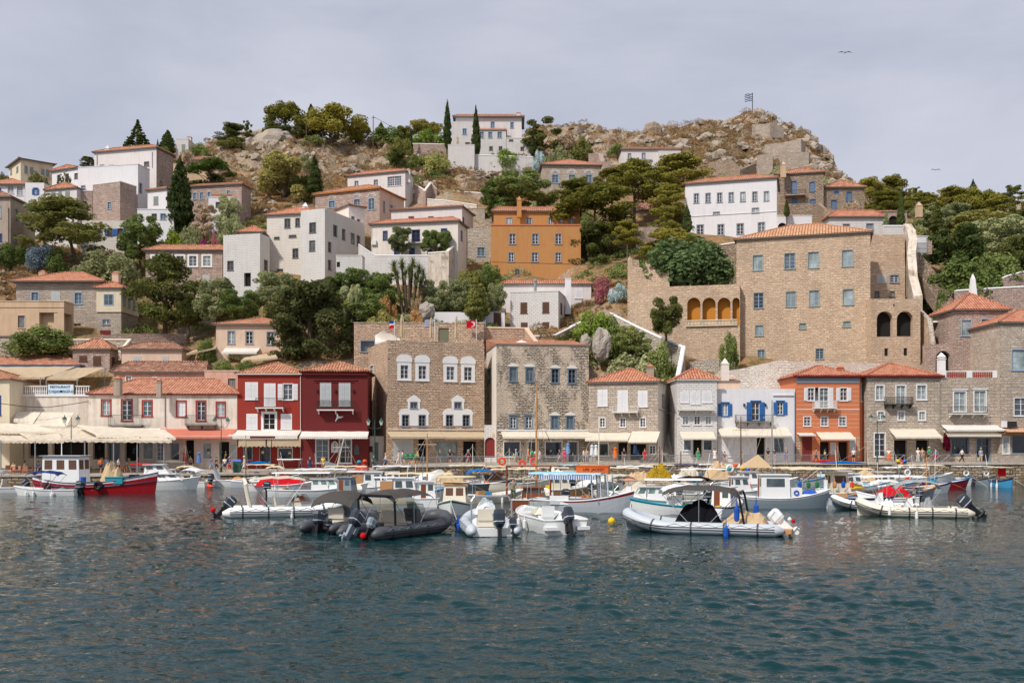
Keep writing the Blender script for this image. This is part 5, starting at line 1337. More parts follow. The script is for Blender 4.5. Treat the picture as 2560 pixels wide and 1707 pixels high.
b.win(2192,2232,778,842,'hole',arch=True,depth=1.6,name='arch');b.win(2242,2283,778,841,'hole',arch=True,depth=1.6,name='arch');b.win(2211,2220,871,890,'hole');b.win(2259,2268,870,889,'hole');b.win(2233,2237,760,766,'hole');b.done()
b=B('stone_block','stone upper block with two shaded windows above the arched annex','building',2177,2263,655,146,base=800,dep=5,wall=ST_MANSION,capm=P_GREYED)
b.win(2192,2216,687,707,'cp');b.win(2224,2248,686,707,'grey');b.win(2186,2199,728,744,'dark');b.win(2224,2237,727,742,'dark');b.done()
b=B('stone_block','tall blank stone block rising beside the huge mansion','building',2174,2262,587,152,base=760,dep=5,wall=ST_MANSION,capm=P_GREYED);b.done()
wall_run('buttress_wall','lumpy whitewashed stair wall descending beside the stone blocks',[(2258,560,154,760),(2268,575,152,760),(2272,600,150,760),(2268,635,147,780),(2272,690,144,780),(2284,740,141,800)],1.2,P_STAIN)
root=thing('stone_steps','long worn stone staircase right of the stone blocks','steps',W(2310,780,138))
mb=MB()
for i in range(44):
    d=137+i*0.42;z=lerp(ZA(800,137),ZA(632,155.5),i/43);mb.box(XA(2290,150),XA(2335,150),d,d+.44,z-2.5,z)
mb.build('step_flight',ST_RUBBLE,root)
root=thing('iron_gate','grey iron gate between stone posts at the head of the stairs','gate',W(2308,635,155.5))
mb=MB()
for i in range(13):mb.tube(W(2291+i*2.2,634,155.5),W(2291+i*2.2,607,155.5),.04,n=4)
for y in (633,621,608):mb.tube(W(2291,y,155.5),W(2318,y,155.5),.05,n=4)
mb.build('bars',IRON_G,root);mb=MB()
for x in (2284,2324):p=W(x,636,155.6);mb.box(p.x-.3,p.x+.3,p.y-.2,p.y+.4,p.z,ZA(602,155.5))
mb.build('gate_post',ST_MAUVE,root)
b=B('white_shed','small white flat roofed shed behind the iron gate','building',2280,2325,592,160,base=640,dep=4,wall=P_WHITE,par=P_WHITE);b.done()
# loggia block left of mansion
b=B('arcaded_building','stone building with four ochre lined arches and a balustrade left of the mansion','building',1656,1850,717,143,d1=140.5,z0=ZA(960,140),dep=7,wall=ST_MANSION,capm=P_GREYED)
ocl=m_flat('ochre_loggia',S(190,124,40),.8)
for x0,x1 in ((1718,1751),(1756,1789),(1794,1826),(1831,1858)):
    b.win(x0,x1,744,813,'hole',arch=True,depth=1.8,name='arch',ga=ocl)
u0,u1,v0,v1=b.rect('F',1718,1842,799,813);P=b.P('F');mb=MB();mb.fbox(P,u0,u1,v1-.14,v1,-.05,.2);mb.fbox(P,u0-.2,u1,v0-.12,v0,-.25,.2)
for i in range(36):u=lerp(u0,u1,i/35);mb.path([P(u,v0,.08),P(u,lerp(v0,v1,.35),.08),P(u,v1,.08)],[.05,.09,.045],6)
mb.build('balustrade',P_CREAM,b.root);b.done()
wall_run('ruin_wall','high stone ruin wall with rounded corner turrets beside the arcaded building',[(1569,646,146.5,850),(1574,640,146.4,850),(1580,648,146.3,850),(1581,666,146.2,850),(1611,670,145.6,850),(1614,652,145.5,850),(1620,654,145.4,850),(1632,672,145,850),(1652,682,144.4,850),(1654,717,144,850),(1690,717,143.4,900)],1.2,ST_MANSION,None)
b=B('stone_building','stone base wall and corner below the high ruin wall','building',1569,1662,722,145.9,d1=143.2,base=880,dep=4,wall=ST_MANSION,capm=P_GREYED);b.done()
wall_run('retaining_wall','stone retaining wall between the round tree and the huge mansion',[(1640,690,152,740),(1700,640,154,740),(1770,618,156,740),(1850,606,156,740)],.8,ST_RUBBLE,P_WARM)
wall_run('retaining_wall','stone retaining wall under the large pines',[(1590,568,176,640),(1660,568,176,640),(1716,566,176,640)],.8,ST_MAUVE)
wall_run('garden_wall','stone garden wall right of the ochre house with pale top',[(1450,700,168,760),(1500,690,168,760),(1568,700,166,760)],.6,ST_MAUVE)
b=B('beige_house','beige house with tiled roof glimpsed between the pine trunks','house',1560,1660,528,196,base=600,dep=8,wall=P_BEIGE,roof='hip',ridge=495,rmat=T_OLD,oh=.3);b.done()
wall_run('rubble_wall','low broken stone wall at the foot of the mansion, left',[(1724,905,136.5,960),(1780,895,136.5,960),(1838,905,136.5,960)],.6,ST_PALE)
# G3
b=B('stone_house','mauve stone house with tiled roof and arched windows at the right','house',2388,2520,776,131,base=960,dep=7,side=None,wall=ST_MAUVE,roof='hip',ridge=733,rmat=T_OR,oh=.4)
b.win(2402,2430,798,840,'greyl',ga=G_CURT);b.win(2452,2482,796,837,'greyl',ga=G_CURT);b.win(2432,2467,875,926,'bars',arch=True,ga=G_MID);b.win(2478,2510,875,926,'bars',arch=True,ga=G_MID);b.done()
b=B('arched_gateway','stone wall with a round arched gateway beside the mauve stone house','building',2318,2387,860,132.5,base=960,dep=1.5,wall=ST_MAUVE,capm=P_GREYED)
b.win(2339,2377,877,930,'hole',arch=True,depth=1.0,name='arch');b.done()
wall_run('boundary_wall','mauve stone boundary wall with thick white coping on the right',[(2390,728,141,830),(2480,722,141,830),(2700,710,141,830)],.6,ST_MAUVE,LIME)
wall_run('boundary_wall','stone wall end with white sloping cap at the right edge',[(2508,696,146,760),(2520,690,146,760),(2620,665,147,760)],.6,ST_MAUVE,LIME)
root=thing('chimney_stack','tall tapering white chimney rising above the right boundary wall','chimney',W(2432,740,137));mb=MB();p=W(2432,745,137)
mb.loft([[(p.x-.45,p.y-.45,p.z),(p.x+.45,p.y-.45,p.z),(p.x+.45,p.y+.45,p.z),(p.x-.45,p.y+.45,p.z)],[(p.x-.25,p.y-.25,p.z+2.6),(p.x+.25,p.y-.25,p.z+2.6),(p.x+.25,p.y+.25,p.z+2.6),(p.x-.25,p.y+.25,p.z+2.6)],[(p.x-.05,p.y-.05,p.z+3.3),(p.x+.05,p.y-.05,p.z+3.3),(p.x+.05,p.y+.05,p.z+3.3),(p.x-.05,p.y+.05,p.z+3.3)]]);mb.build('shaft',LIME,root)
root=thing('chimney_stack','white chimney with pointed cap in front of the arched gateway','chimney',W(2353,925,128.5));mb=MB();p=W(2353,945,128.5)
mb.box(p.x-.4,p.x+.4,p.y-.4,p.y+.4,p.z,p.z+2.4);mb.box(p.x-.47,p.x+.47,p.y-.47,p.y+.47,p.z+2.4,p.z+2.5);mb.box(p.x-.35,p.x+.35,p.y-.35,p.y+.35,p.z+2.5,p.z+2.7)
mb.loft([[(p.x-.45,p.y-.45,p.z+2.7),(p.x+.45,p.y-.45,p.z+2.7),(p.x+.45,p.y+.45,p.z+2.7),(p.x-.45,p.y+.45,p.z+2.7)],[(p.x-.04,p.y-.04,p.z+3.3),(p.x+.04,p.y-.04,p.z+3.3),(p.x+.04,p.y+.04,p.z+3.3),(p.x-.04,p.y+.04,p.z+3.3)]]);mb.build('shaft',LIME,root)
wall_run('terrace_wall','stone terrace wall under the white parasol right of the arched annex',[(2328,832,137,900),(2376,832,137,900)],.5,ST_RUBBLE)
wall_run('stair_wall','curved stone stair wall falling between annex and gateway',[(2300,780,137,900),(2320,800,135,920),(2328,858,133,940)],.5,ST_MANSION,ST_PALE)
# ================================================================== VEGETATION
_S0=S
def S(r,g,b,k=1.0):return _S0(min(255,r*1.24+16),min(255,g*1.2+12),min(255,b*1.22+8),k)
L_PINE=m_leaf('leaf_pine',S(52,62,28),S(104,108,46),S(142,138,66))
L_PINE2=m_leaf('leaf_pine_dark',S(40,52,28),S(84,94,50),S(118,122,68))
L_OLIVE=m_leaf('leaf_olive',S(72,86,58),S(122,134,94),S(160,168,130))
L_BROAD=m_leaf('leaf_broad',S(50,68,36),S(92,112,60),S(128,142,88))
L_BRIGHT=m_leaf('leaf_bright',S(60,86,32),S(104,130,54),S(140,158,80))
L_CYP=m_leaf('leaf_cypress',S(28,42,24),S(60,76,42),S(86,98,56))
L_YEL=m_leaf('leaf_yellow_green',S(84,92,46),S(126,130,74),S(156,154,98))
L_DRY=m_leaf('leaf_dry',S(96,84,62),S(130,116,88),S(160,144,112),.15)
L_DRYO=m_leaf('leaf_dry_orange',S(112,88,56),S(148,118,76),S(176,150,104),.15)
L_GREYB=m_leaf('leaf_grey_bush',S(104,94,78),S(146,134,112),S(172,160,136),.15)
L_PINKF=m_leaf('leaf_pink_flower',S(70,90,56),S(130,90,92),S(190,110,130))
L_MAGF=m_leaf('leaf_magenta_flower',S(80,60,60),S(132,44,100),S(170,70,130))
L_YELF=m_leaf('leaf_yellow_flower',S(70,100,40),S(130,150,50),S(220,190,60))
L_AGAVE=m_leaf('leaf_blue_grey',S(96,120,110),S(140,164,160),S(180,200,206))
L_CACT=m_leaf('leaf_cactus',S(66,84,44),S(120,134,78),S(170,170,110))
S=_S0
BARK=m_flat('bark',S(98,80,66),.95,bump=.1);BARK2=m_flat('bark_grey',S(124,112,100),.95,bump=.1)

def leaf_mesh(name,lobes,n,size,seed,inner=0.15,flat=0.0,elong=1.0,upb=0.0):
    g=np.random.default_rng(seed);lob=np.array(lobes,dtype=float)
    area=(lob[:,3]*lob[:,4]+lob[:,3]*lob[:,5]+lob[:,4]*lob[:,5]);idx=g.choice(len(lob),n,p=area/area.sum())
    dr=g.normal(size=(n,3));dr[:,2]=np.where(g.random(n) < 0.3,np.abs(dr[:,2]),dr[:,2]);dr /= np.linalg.norm(dr,axis=1)[:,None]
    rad=np.where(g.random(n) < inner,g.uniform(0.3,0.8,n),g.uniform(0.82,1.10,n))
    c=lob[idx,:3]+dr*lob[idx,3:6]*rad[:,None]
    nr=dr+g.normal(size=(n,3))*0.55;nr[:,2]+=upb;nr /= np.linalg.norm(nr,axis=1)[:,None]
    ref=g.normal(size=(n,3));ref[:,2] *= (1+elong*0.5)
    a=np.cross(nr,ref);a /= np.linalg.norm(a,axis=1)[:,None]+1e-9;b=np.cross(nr,a)
    s=size*g.uniform(0.55,1.3,n)[:,None]
    v=np.stack([c-a*s*0.5*elong,c+b*s*0.5,c+a*s*0.5*elong,c-b*s*0.5],1).reshape(-1,3)
    lo,hi=np.percentile(c,1,axis=0),np.percentile(c,99,axis=0);v[:,:2]=(v[:,:2]-(lo[:2]+hi[:2])/2)/max(hi[:2]-lo[:2]);v[:,2]=(v[:,2]-lo[2])/(hi[2]-lo[2])
    me=bpy.data.meshes.new(name);me.vertices.add(n*4);me.vertices.foreach_set('co',v.astype(np.float32).ravel())
    me.loops.add(n*4);me.loops.foreach_set('vertex_index',np.arange(n*4,dtype=np.int32))
    me.polygons.add(n);me.polygons.foreach_set('loop_start',np.arange(0,n*4,4,dtype=np.int32));me.update(calc_edges=True)
    me.materials.append(L_PINE);return me
def mk_lobes(kind,seed):
    g=random.Random(seed);L=[]
    if kind=='pine':
        for i in range(44):
            z=g.uniform(.10,.92);w=.46*math.sin(math.pi*min(1,(z*.8+.22)))**.7;a=g.uniform(0,6.28);r=w*math.sqrt(g.random())
            L.append((r*math.cos(a),r*math.sin(a),z,g.uniform(.08,.15),g.uniform(.08,.15),g.uniform(.055,.10)))
        for i in range(8):a=g.uniform(0,6.28);r=.2*g.random();L.append((r*math.cos(a),r*math.sin(a),g.uniform(.75,.93),.12,.12,.07))
    elif kind=='umbrella':
        for i in range(44):
            a=g.uniform(0,6.28);r=.42*math.sqrt(g.random());z=.80-1.6*r*r+g.uniform(-.22,.06)
            L.append((r*math.cos(a),r*math.sin(a),z,.11,.11,.10))
    elif kind=='round':
        for i in range(52):
            z=g.uniform(.08,.9);w=.38*math.sin(math.pi*(.08+z*.88))**.55;a=g.uniform(0,6.28);r=w*g.random()**.4
            k=g.uniform(.07,.13);L.append((r*math.cos(a),r*math.sin(a),z,k,k,k*.95))
    elif kind=='bush':
        for i in range(34):
            a=g.uniform(0,6.28);r=.38*math.sqrt(g.random());z=(.72*math.sqrt(max(0.05,1-(r/.45)**2)))*g.uniform(.25,1)
            k=g.uniform(.10,.15);L.append((r*math.cos(a),r*math.sin(a),z,k,k,k*1.4))
    elif kind=='cypress':
        for i in range(70):
            z=i/69;w=.34*(1-z**1.6)**.8*min(1,.5+z*3)+.02;a=g.uniform(0,6.28)
            L.append((w*.32*math.cos(a),w*.32*math.sin(a),.02+z*.94,w*.72,w*.72,.05))
    elif kind=='fir':
        for i in range(13):
            z=i/12;w=.46*(1-z)+.03
            for j in range(5):
                a=j*1.26+i*1.3;r=w*g.uniform(.5,.8);L.append((r*math.cos(a),r*math.sin(a),.04+z*.9-.02+g.uniform(-.01,.01),w*.2+.01,w*.2+.01,.010))
            L.append((0,0,.04+z*.92,.025,.025,.04))
    elif kind=='loose':
        for i in range(20):
            z=g.uniform(.1,.92);w=.42*math.sin(math.pi*(.1+z*.8));a=g.uniform(0,6.28);r=w*math.sqrt(g.random())
            k=g.uniform(.06,.11);L.append((r*math.cos(a),r*math.sin(a),z,k*1.3,k*1.3,k*.8))
    elif kind=='willow':
        for i in range(26):
            z=g.uniform(.1,.85);w=.36*math.sin(math.pi*(.15+z*.78))**.5;a=g.uniform(0,6.28);r=w*g.random()**.45
            L.append((r*math.cos(a),r*math.sin(a),z,.10,.10,.14))
    return L
KSET={'pine':(10500,.034,3,1.0,.3),'umbrella':(9500,.032,2,1.0,.3),'round':(11000,.032,3,1.3,0),'bush':(5200,.042,3,1.2,.2),'cypress':(5600,.045,2,1.8,0),'fir':(4200,.05,1,1.6,.6),'loose':(5200,.036,2,1.2,.2),'willow':(9000,.032,2,2.0,0),'dry':(1900,.045,2,2.2,0)}
CROWNS={}
def crown_of(kind,i):
    n,sz,nv,el,ub=KSET[kind];key=(kind,i % nv)
    if key not in CROWNS:
        lob=mk_lobes('bush' if kind=='dry' else kind,11*(i % nv)+hash(kind[0]) % 1+len(kind))
        CROWNS[key]=leaf_mesh('crown',lob,n,sz,5+(i % nv)*3,inner=.2 if kind != 'dry' else .5,elong=el,upb=ub)
    return CROWNS[key]
TI=[0]
def plant(name,label,cat,kind,px,y0,y1,w,mat,d=None,trunk=True,bark=None,group=None,lean=0.0,ground=None,foliage='crown',ybase=None):
    """crown spans image rows y1 (top) to y0 (bottom) at distance d"""
    if d is None:d=d_at(px,ybase or y0)
    gz=GZ(px,d) if ground is None else ground
    zb,zt=ZA(y0,d),ZA(y1,d);W_=w*d/F;i=TI[0];TI[0]+=1
    if not trunk:zb=min(zb,gz-0.2)
    gz=min(gz,zb-0.02)
    x=XA(px,d);root=thing(name,label,cat,(x-lean,d,gz),group)
    me=crown_of(kind,i)
    o=bpy.data.objects.new(foliage,me);COL.objects.link(o);o.parent=root
    o.location=(lean,0,zb-gz);o.scale=(W_*1.0,W_*1.0,max(.3,(zt-zb)));o.rotation_euler=(0,0,i*1.37)
    o.material_slots[0].link='OBJECT';o.material_slots[0].material=mat
    if trunk:
        H=zt-gz;r=max(.07,min(.42,(zt-zb)*.032+.04));mb=MB();g=random.Random(i);top=zb-gz+(zt-zb)*.75
        pts=[(0,0,-.4),(g.uniform(-.1,.1)*1,0,H*.1),(lean*.5+g.uniform(-.2,.2),g.uniform(-.2,.2),lerp(0,top,.5)),(lean,0,top)]
        mb.path(pts,[r*1.35,r*1.1,r*.85,r*.3],7)
        if kind not in ('cypress','fir'):
            zs=zb-gz
            for k in range(6):
                a=g.uniform(0,6.28);q=W_*g.uniform(.22,.36);z0_=lerp(max(.2,zs*.75),top,g.uniform(0,.55));t_=z0_/max(top,.1)
                p0=Vector((lean*t_,0,z0_));p1=p0+Vector((math.cos(a)*q*.5,math.sin(a)*q*.5,(zt-zb)*.14));p2=p0+Vector((math.cos(a)*q,math.sin(a)*q,(zt-zb)*g.uniform(.2,.36)))
                mb.path([p0,p1,p2],[r*.5,r*.34,r*.12],5)
        mb.build('trunk',bark or BARK,root,local=True)
    return root
PI_,PD,OL,BR,BG,CY,YE,DR,DO,GB=L_PINE,L_PINE2,L_OLIVE,L_BROAD,L_BRIGHT,L_CYP,L_YEL,L_DRY,L_DRYO,L_GREYB
# name, label, category, kind, px, crown bottom, crown top, width, material, distance
TREES=[
 ('fir_tree','spindly dark fir silhouetted above the tall white mansion','fir',346,384,306,66,CY,232),
 ('fir_tree','tiny sparse fir tip on the ridge between fir and cypress','fir',394,378,350,12,PD,236),
 ('cypress_tree','short thick dark cypress on the left ridge beside the white tower house','cypress',418,388,331,36,CY,236),
 ('pine_tree','small rounded pine above the ridge left of the rock outcrop','pine',582,358,312,78,PD,246),
 ('pine_tree','slim open pine joined to the small rounded ridge pine','loose',619,350,303,28,PD,246),
 ('pine_tree','small dark tree peeping over the roof left of the white mansion','pine',221,420,393,42,PD,212),
 ('pine_tree','big leaning dark pine above the blue flowering slope at left','pine',158,610,498,195,PD,171),
 ('olive_tree','grey green olive behind the leaning pine at left','round',112,575,497,92,OL,176),
 ('broadleaf_tree','dense dark green round tree beside the blue shuttered house','round',350,645,546,108,BR,173),
 ('cypress_tree','tallest thick cypress standing left of the wide stone house','cypress',451,578,412,62,CY,184),
 ('pine_tree','light green spreading pine in front of the beige hillside house','pine',525,462,398,105,m_leaf('leaf_pine_light',S(64,86,36),S(110,130,60),S(146,160,88)),206),
 ('bare_tree','thin grey leafless tree beside the tall cypress','dry',465,430,380,46,GB,208),
 ('olive_tree','sparse reddish olive below the wide stone house','loose',508,590,512,80,GB,182),
 ('olive_tree','dark olive tree right below the white baluster terrace','round',572,580,492,64,OL,181),
 ('umbrella_pine','tall umbrella pine left of the twin ridge pines','umbrella',714,320,260,98,PI_,250),
 ('umbrella_pine','wide umbrella pine spreading over the central ridge','umbrella',838,345,274,158,PI_,250),
 ('pine_tree','smaller pine tucked under the right edge of the wide umbrella pine','pine',898,350,300,48,PI_,251),
 ('cypress_tree','irregular dark cypress rising between the two umbrella pines','cypress',778,318,266,30,CY,252),
 ('broadleaf_tree','low dark tree at the foot of the tall umbrella pine','round',752,345,312,42,PD,247),
 ('broadleaf_tree','bushy green shrub at the left foot of the tall umbrella pine','bush',690,332,306,60,PD,247),
 ('cypress_tree','small cypress beside the electricity pole on the ridge','cypress',952,338,308,17,CY,250),
 ('broadleaf_tree','green thicket right of the electricity pole on the ridge','bush',972,358,322,86,BR,249),
 ('pine_tree','dark green pine between the pole and the pergola','round',1012,350,318,50,PI_,250),
 ('umbrella_pine','flat topped pine behind the green pergola','umbrella',1062,336,302,84,PI_,252),
 ('vine_pergola','bright green vine spreading over the garden house roof','bush',1072,350,332,96,BG,245),
 ('cypress_tree','slim tall cypress immediately left of the ridge villa','cypress',1118,366,262,20,CY,237),
 ('cypress_tree','slim tall cypress standing in front of the ridge villa','cypress',1190,390,276,20,CY,236),
 ('cypress_tree','very thin cypress left of the pergola wall','cypress',1027,388,330,12,CY,236),
 ('cypress_tree','slim cypress at the right end of the ridge villa','cypress',1332,386,336,15,CY,238),
 ('willow_tree','large pale yellow green drooping tree on the upper left slope','willow',708,515,392,122,YE,201),
 ('pine_tree','darker tree filling the right flank of the pale drooping tree','round',752,512,440,62,PD,202),
 ('cypress_tree','dark cypress right of the pale drooping tree','cypress',787,492,398,36,CY,200),
 ('shrub','rounded dark shrub on the rocky slope above the wide window house','round',990,410,371,40,PD,222),
 ('shrub','olive coloured shrub just above the rounded dark shrub','bush',1000,388,348,56,YE,230),
 ('broadleaf_tree','grey green tree above the cypress on the drooping tree side','round',762,425,386,34,OL,216),
 ('broadleaf_tree','big bright green spreading tree above the ochre house','round',1298,525,440,165,BR,186),
 ('broadleaf_tree','green tree left of the spreading tree above the ochre house','round',1238,528,452,70,BR,187),
 ('pine_tree','open crowned pine right of the ridge villa','loose',1358,384,303,96,PD,242),
 ('shrub','dense dark shrub behind the traced arch house roof','bush',1398,408,372,84,OL,226),
 ('bare_tree','bare grey brown tree on the slope right of the open pine','dry',1418,380,340,44,GB,240),
 ('shrub','green shrub below the first rocky knoll','bush',1452,380,348,56,PD,240),
 ('shrub','small green shrub under the ruined windmill','bush',1542,382,362,44,BR,246),
 ('oleander','pale flowering oleander beside the retaining wall on the ridge','bush',1346,408,380,30,L_AGAVE,230),
 ('olive_tree','small olive in front of the traced arch house','round',1445,487,446,70,OL,208),
 ('pine_tree','tall pine with two bare leaning trunks in the middle of the pine grove','pine',1586,492,402,130,PI_,188),
 ('pine_tree','broad dark pine at the top right of the pine grove','pine',1690,485,390,150,PI_,190),
 ('pine_tree','large rounded pine in front, left of the pine grove','pine',1487,580,468,190,PI_,176),
 ('pine_tree','lower dark part of the grove behind the ochre house corner','pine',1480,665,560,120,PD,174),
 ('pine_tree','upper left pine of the grove above the ochre house roof','pine',1440,510,452,95,PI_,182),
 ('pine_tree','small pine between the traced arch house and the grove','pine',1530,470,424,80,PI_,196),
 ('pine_tree','young pine with bare stem at the lower grove','pine',1570,610,552,66,PI_,168),
 ('pine_tree','young feathery pine beside the long white mansion','pine',1668,585,516,58,PI_,171),
 ('pine_tree','low spreading pine at the foot of the long white mansion','pine',1682,640,574,140,PI_,166),
 ('pine_tree','dark pine filling the gap left of the long white mansion','pine',1668,540,462,95,PI_,184),
 ('cypress_tree','small pointed cypress against the long white mansion','cypress',1718,582,518,22,CY,172),
 ('olive_tree','big grey green rounded tree on the terrace left of the huge mansion','bush',1718,722,600,205,m_leaf('leaf_olive_green',S(60,82,46),S(104,126,78),S(140,156,108)),148),
 ('shrub','yellow green bush tucked at the right of the big rounded tree','bush',1795,718,684,56,BG,146),
 ('oleander','pink flowering oleander right of the roof terrace house','bush',1507,752,696,54,L_PINKF,154),
 ('agave_clump','blue grey agave clump beside the high ruin wall','bush',1548,742,712,44,L_AGAVE,151),
 ('citrus_tree','round headed tree on a tall bare stem in front of the arcaded building','round',1663,832,746,78,PD,135),
 ('fig_tree','bright green fig sprawling over the white capped curved wall','bush',1480,838,784,96,BG,139),
 ('fig_tree','vine like green bush right of the fig on the curved wall','bush',1528,830,796,66,BR,138),
 ('cactus_clump','large prickly pear clump right of the grey boulder','round',1580,895,820,88,L_CACT,134.5),
 ('shrub','bright lime bush at the right below the stair wall','bush',1652,912,866,80,BR,132.5),
 ('shrub','sprawling green bushes above the grey stone house roof','bush',1590,948,890,150,OL,132.5),
 ('shrub','green bush on the wall left of the grey boulder','bush',1420,862,830,62,PD,138),
 ('shrub','dry orange brush below the bush left of the boulder','dry',1435,872,850,44,DO,137),
 ('pine_tree','rounded pine at the left of the right hand skyline grove','pine',2175,520,448,80,PI_,216),
 ('pine_tree','tallest pine of the right hand skyline grove','pine',2235,520,440,84,PI_,220),
 ('pine_tree','dark lower pine under the right skyline grove','pine',2215,540,480,110,PI_,208),
 ('pine_tree','small pine in the skyline gap right of the tallest pine','loose',2286,500,470,34,PD,226),
 ('pine_tree','pine mass behind the small arched loggia','pine',2300,540,484,100,PI_,212),
 ('pine_tree','light pine on the right skyline below the dark fir tip','pine',2375,530,470,90,PI_,218),
 ('pine_tree','broad pine on the right skyline with sky showing under it','umbrella',2440,530,472,110,PI_,216),
 ('fir_tree','small dark fir tip poking above the right skyline','fir',2432,480,450,22,CY,222),
 ('pine_tree','round dark pine near the right edge skyline','pine',2500,550,494,84,PI_,208),
 ('pine_tree','thin open pine on the skyline at the right edge','loose',2528,512,464,66,PD,220),
 ('pine_tree','dark pine cut by the right edge under the skyline','round',2545,575,510,60,PD,204),
 ('broadleaf_tree','olive coloured tree row above the white garden wall','round',2310,580,522,90,OL,190),
 ('broadleaf_tree','second tree of the olive coloured row beside the dark pointed cypress','round',2390,580,512,90,OL,190),
 ('cypress_tree','thin dark cypress beside the small arched loggia','cypress',2252,566,488,17,CY,172),
 ('cypress_tree','dull cypress among the olive coloured trees at right','cypress',2342,582,512,32,PD,180),
 ('cypress_tree','tiny cypress on the terrace right of the long white mansion','cypress',1967,540,502,13,CY,176),
 ('broadleaf_tree','large dark rounded tree right of the iron gate','round',2392,672,566,140,m_leaf('leaf_dark_round',S(50,66,34),S(92,106,58),S(124,134,82)),158),
 ('olive_tree','large grey green tree with dark branches at the right','round',2500,640,545,150,L_OLIVE,168),
 ('broadleaf_tree','dull green tree behind the two large right hand trees','round',2440,590,530,120,YE,182),
 ('fig_tree','large leafy fig covering the slope right of the long staircase','bush',2400,732,652,170,BR,146),
 ('fig_tree','second fig bush nearer the right edge slope','bush',2480,700,640,120,BR,150),
 ('broadleaf_tree','brownish tree at the right edge above the sloping wall cap','round',2545,690,590,80,PD,160),
 ('shrub','flowering white bush beside the small stone loggia','bush',2216,566,542,24,m_leaf('leaf_white_flower',S(90,120,70),S(150,170,120),S(230,230,220)),164),
 ('creeper','reddish creeper over the wall below the blue shuttered stone wing','bush',2135,532,512,70,GB,186),
 ('shrub','dark climbing plant on the small staircase edge by the mauve house','bush',2355,775,728,30,BR,142),
 ('shrub','green bush against the left foot of the huge mansion','bush',1822,884,838,50,BR,137),
 ('shrub','brown dead shrub hanging between the two tall ruin walls','dry',1940,428,376,30,DR,264),
 ('shrub','small green bush right of the tall ruined wall','bush',2030,436,420,24,BR,262),
 ('pine_tree','big shaggy pine in front of the five window stone house','pine',412,800,640,168,PD,150),
 ('broadleaf_tree','dark green lower skirt tree right of the big shaggy pine','round',470,810,738,70,PD,149),
 ('olive_tree','rounded dark olive left of the low white brick house','round',542,795,700,98,OL,149),
 ('broadleaf_tree','green tree below the low white brick house','round',600,800,726,90,BR,147),
 ('olive_tree','soft olive tree below the recessed white house','round',690,770,682,130,OL,150),
 ('cedar_tree','tall dark ragged cypress like tree with bare trunks above the red houses','pine',775,890,708,185,m_leaf('leaf_cedar',S(60,68,40),S(102,106,66),S(136,138,92)),137.5),
 ('cedar_tree','lower left part tree of the dark ragged pair above the red houses','pine',722,895,800,90,m_leaf('leaf_cedar',S(60,68,40),S(102,106,66)),136.5),
 ('broadleaf_tree','bright green leafy tree right of the white stepped house','round',880,770,676,120,BR,150),
 ('broadleaf_tree','dark green leafy tree left of the yucca','round',948,765,684,90,BR,149),
 ('broadleaf_tree','deep green tree below the leafy pair in the centre','round',900,830,740,130,BR,144),
 ('broadleaf_tree','dark green tree closing the gap below the white stepped house','round',830,775,700,110,BR,151),
 ('olive_tree','pale olive in front of the deep green central trees','willow',880,800,716,56,OL,142),
 ('olive_tree','olive right of the yucca in the central garden','round',1090,780,702,70,OL,150),
 ('broadleaf_tree','green tree left of the ragged cypress in the central garden','round',1150,775,700,80,OL,150),
 ('cypress_tree','ragged leaning conifer at the right of the central garden','cypress',1192,800,690,54,PD,146),
 ('olive_tree','grey olive beside the brown door shed','round',1235,790,712,56,OL,149),
 ('broadleaf_tree','greenery under the narrow rubble stone building','bush',1220,690,664,60,BR,164),
 ('shrub','dry yellow bushes below the narrow rubble building','bush',1170,720,680,70,YE,160),
 ('shrub','round orange brown dry bush in the central garden','bush',966,785,745,52,DO,145),
 ('shrub','second round dry bush right of the yucca','bush',1042,790,752,34,DR,145),
 ('shrub','small orange dry bush behind the middle parasol','bush',1040,812,778,34,DO,141),
 ('shrub','yellow green scrub behind the left parasol','bush',955,812,780,90,YE,141),
 ('olive_tree','spreading olive on the blue door house terrace','willow',1000,625,572,62,OL,166),
 ('broadleaf_tree','bright green small tree on the blue door house terrace','willow',1090,628,578,68,BR,166),
 ('fig_tree','large leafy fig above the restaurant roof','bush',104,892,818,158,BR,141.5),
 ('shrub','tangled light green shrub on the open slope left of the shaggy pine','bush',262,698,634,130,OL,166),
 ('shrub','green bush on the slope under the beige house at the left edge','bush',18,655,612,60,BR,172),
 ('shrub','second green bush near the left edge slope','bush',56,640,614,44,BR,172.5),
 ('plumbago','pale blue flowering bush under the leaning pine','bush',112,645,618,80,m_leaf('leaf_blue_flower',S(80,104,84),S(140,158,170),S(186,196,216)),170),
 ('shrub','low green bush right of the pale blue flowering bush','bush',140,645,626,50,BR,169),
 ('shrub','yellow flowering bush right of the dense round tree','bush',428,628,578,66,L_YELF,174),
 ('shrub','grey green bush between the yellow and magenta flowers','bush',478,628,572,66,OL,174),
 ('bougainvillea','magenta bougainvillea above the five window house roof','bush',508,622,604,36,L_MAGF,171),
 ('bougainvillea','small pink flowering bush left of the roof pavilion','bush',536,612,590,30,L_PINKF,171),
 ('shrub','dull green bush behind the roof pavilion','bush',580,600,556,66,OL,178),
 ('shrub','hedge of green plants along the cream house ground floor','bush',560,918,902,60,BR,133),
 ('shrub','hedge plants right half along the cream house ground floor','bush',620,916,904,70,BR,133),
 ('shrub','green bush in the gap beside the beige sun sail','bush',520,905,850,46,BR,139),
 ('creeper','deep red creeper beside the shop window at the right','bush',2366,1128,1082,16,m_leaf('leaf_red_creeper',S(96,20,40),S(140,30,56)),123),
 ('shrub','green hedge on the retaining wall below the ridge villa','bush',1262,394,378,90,BG,236),
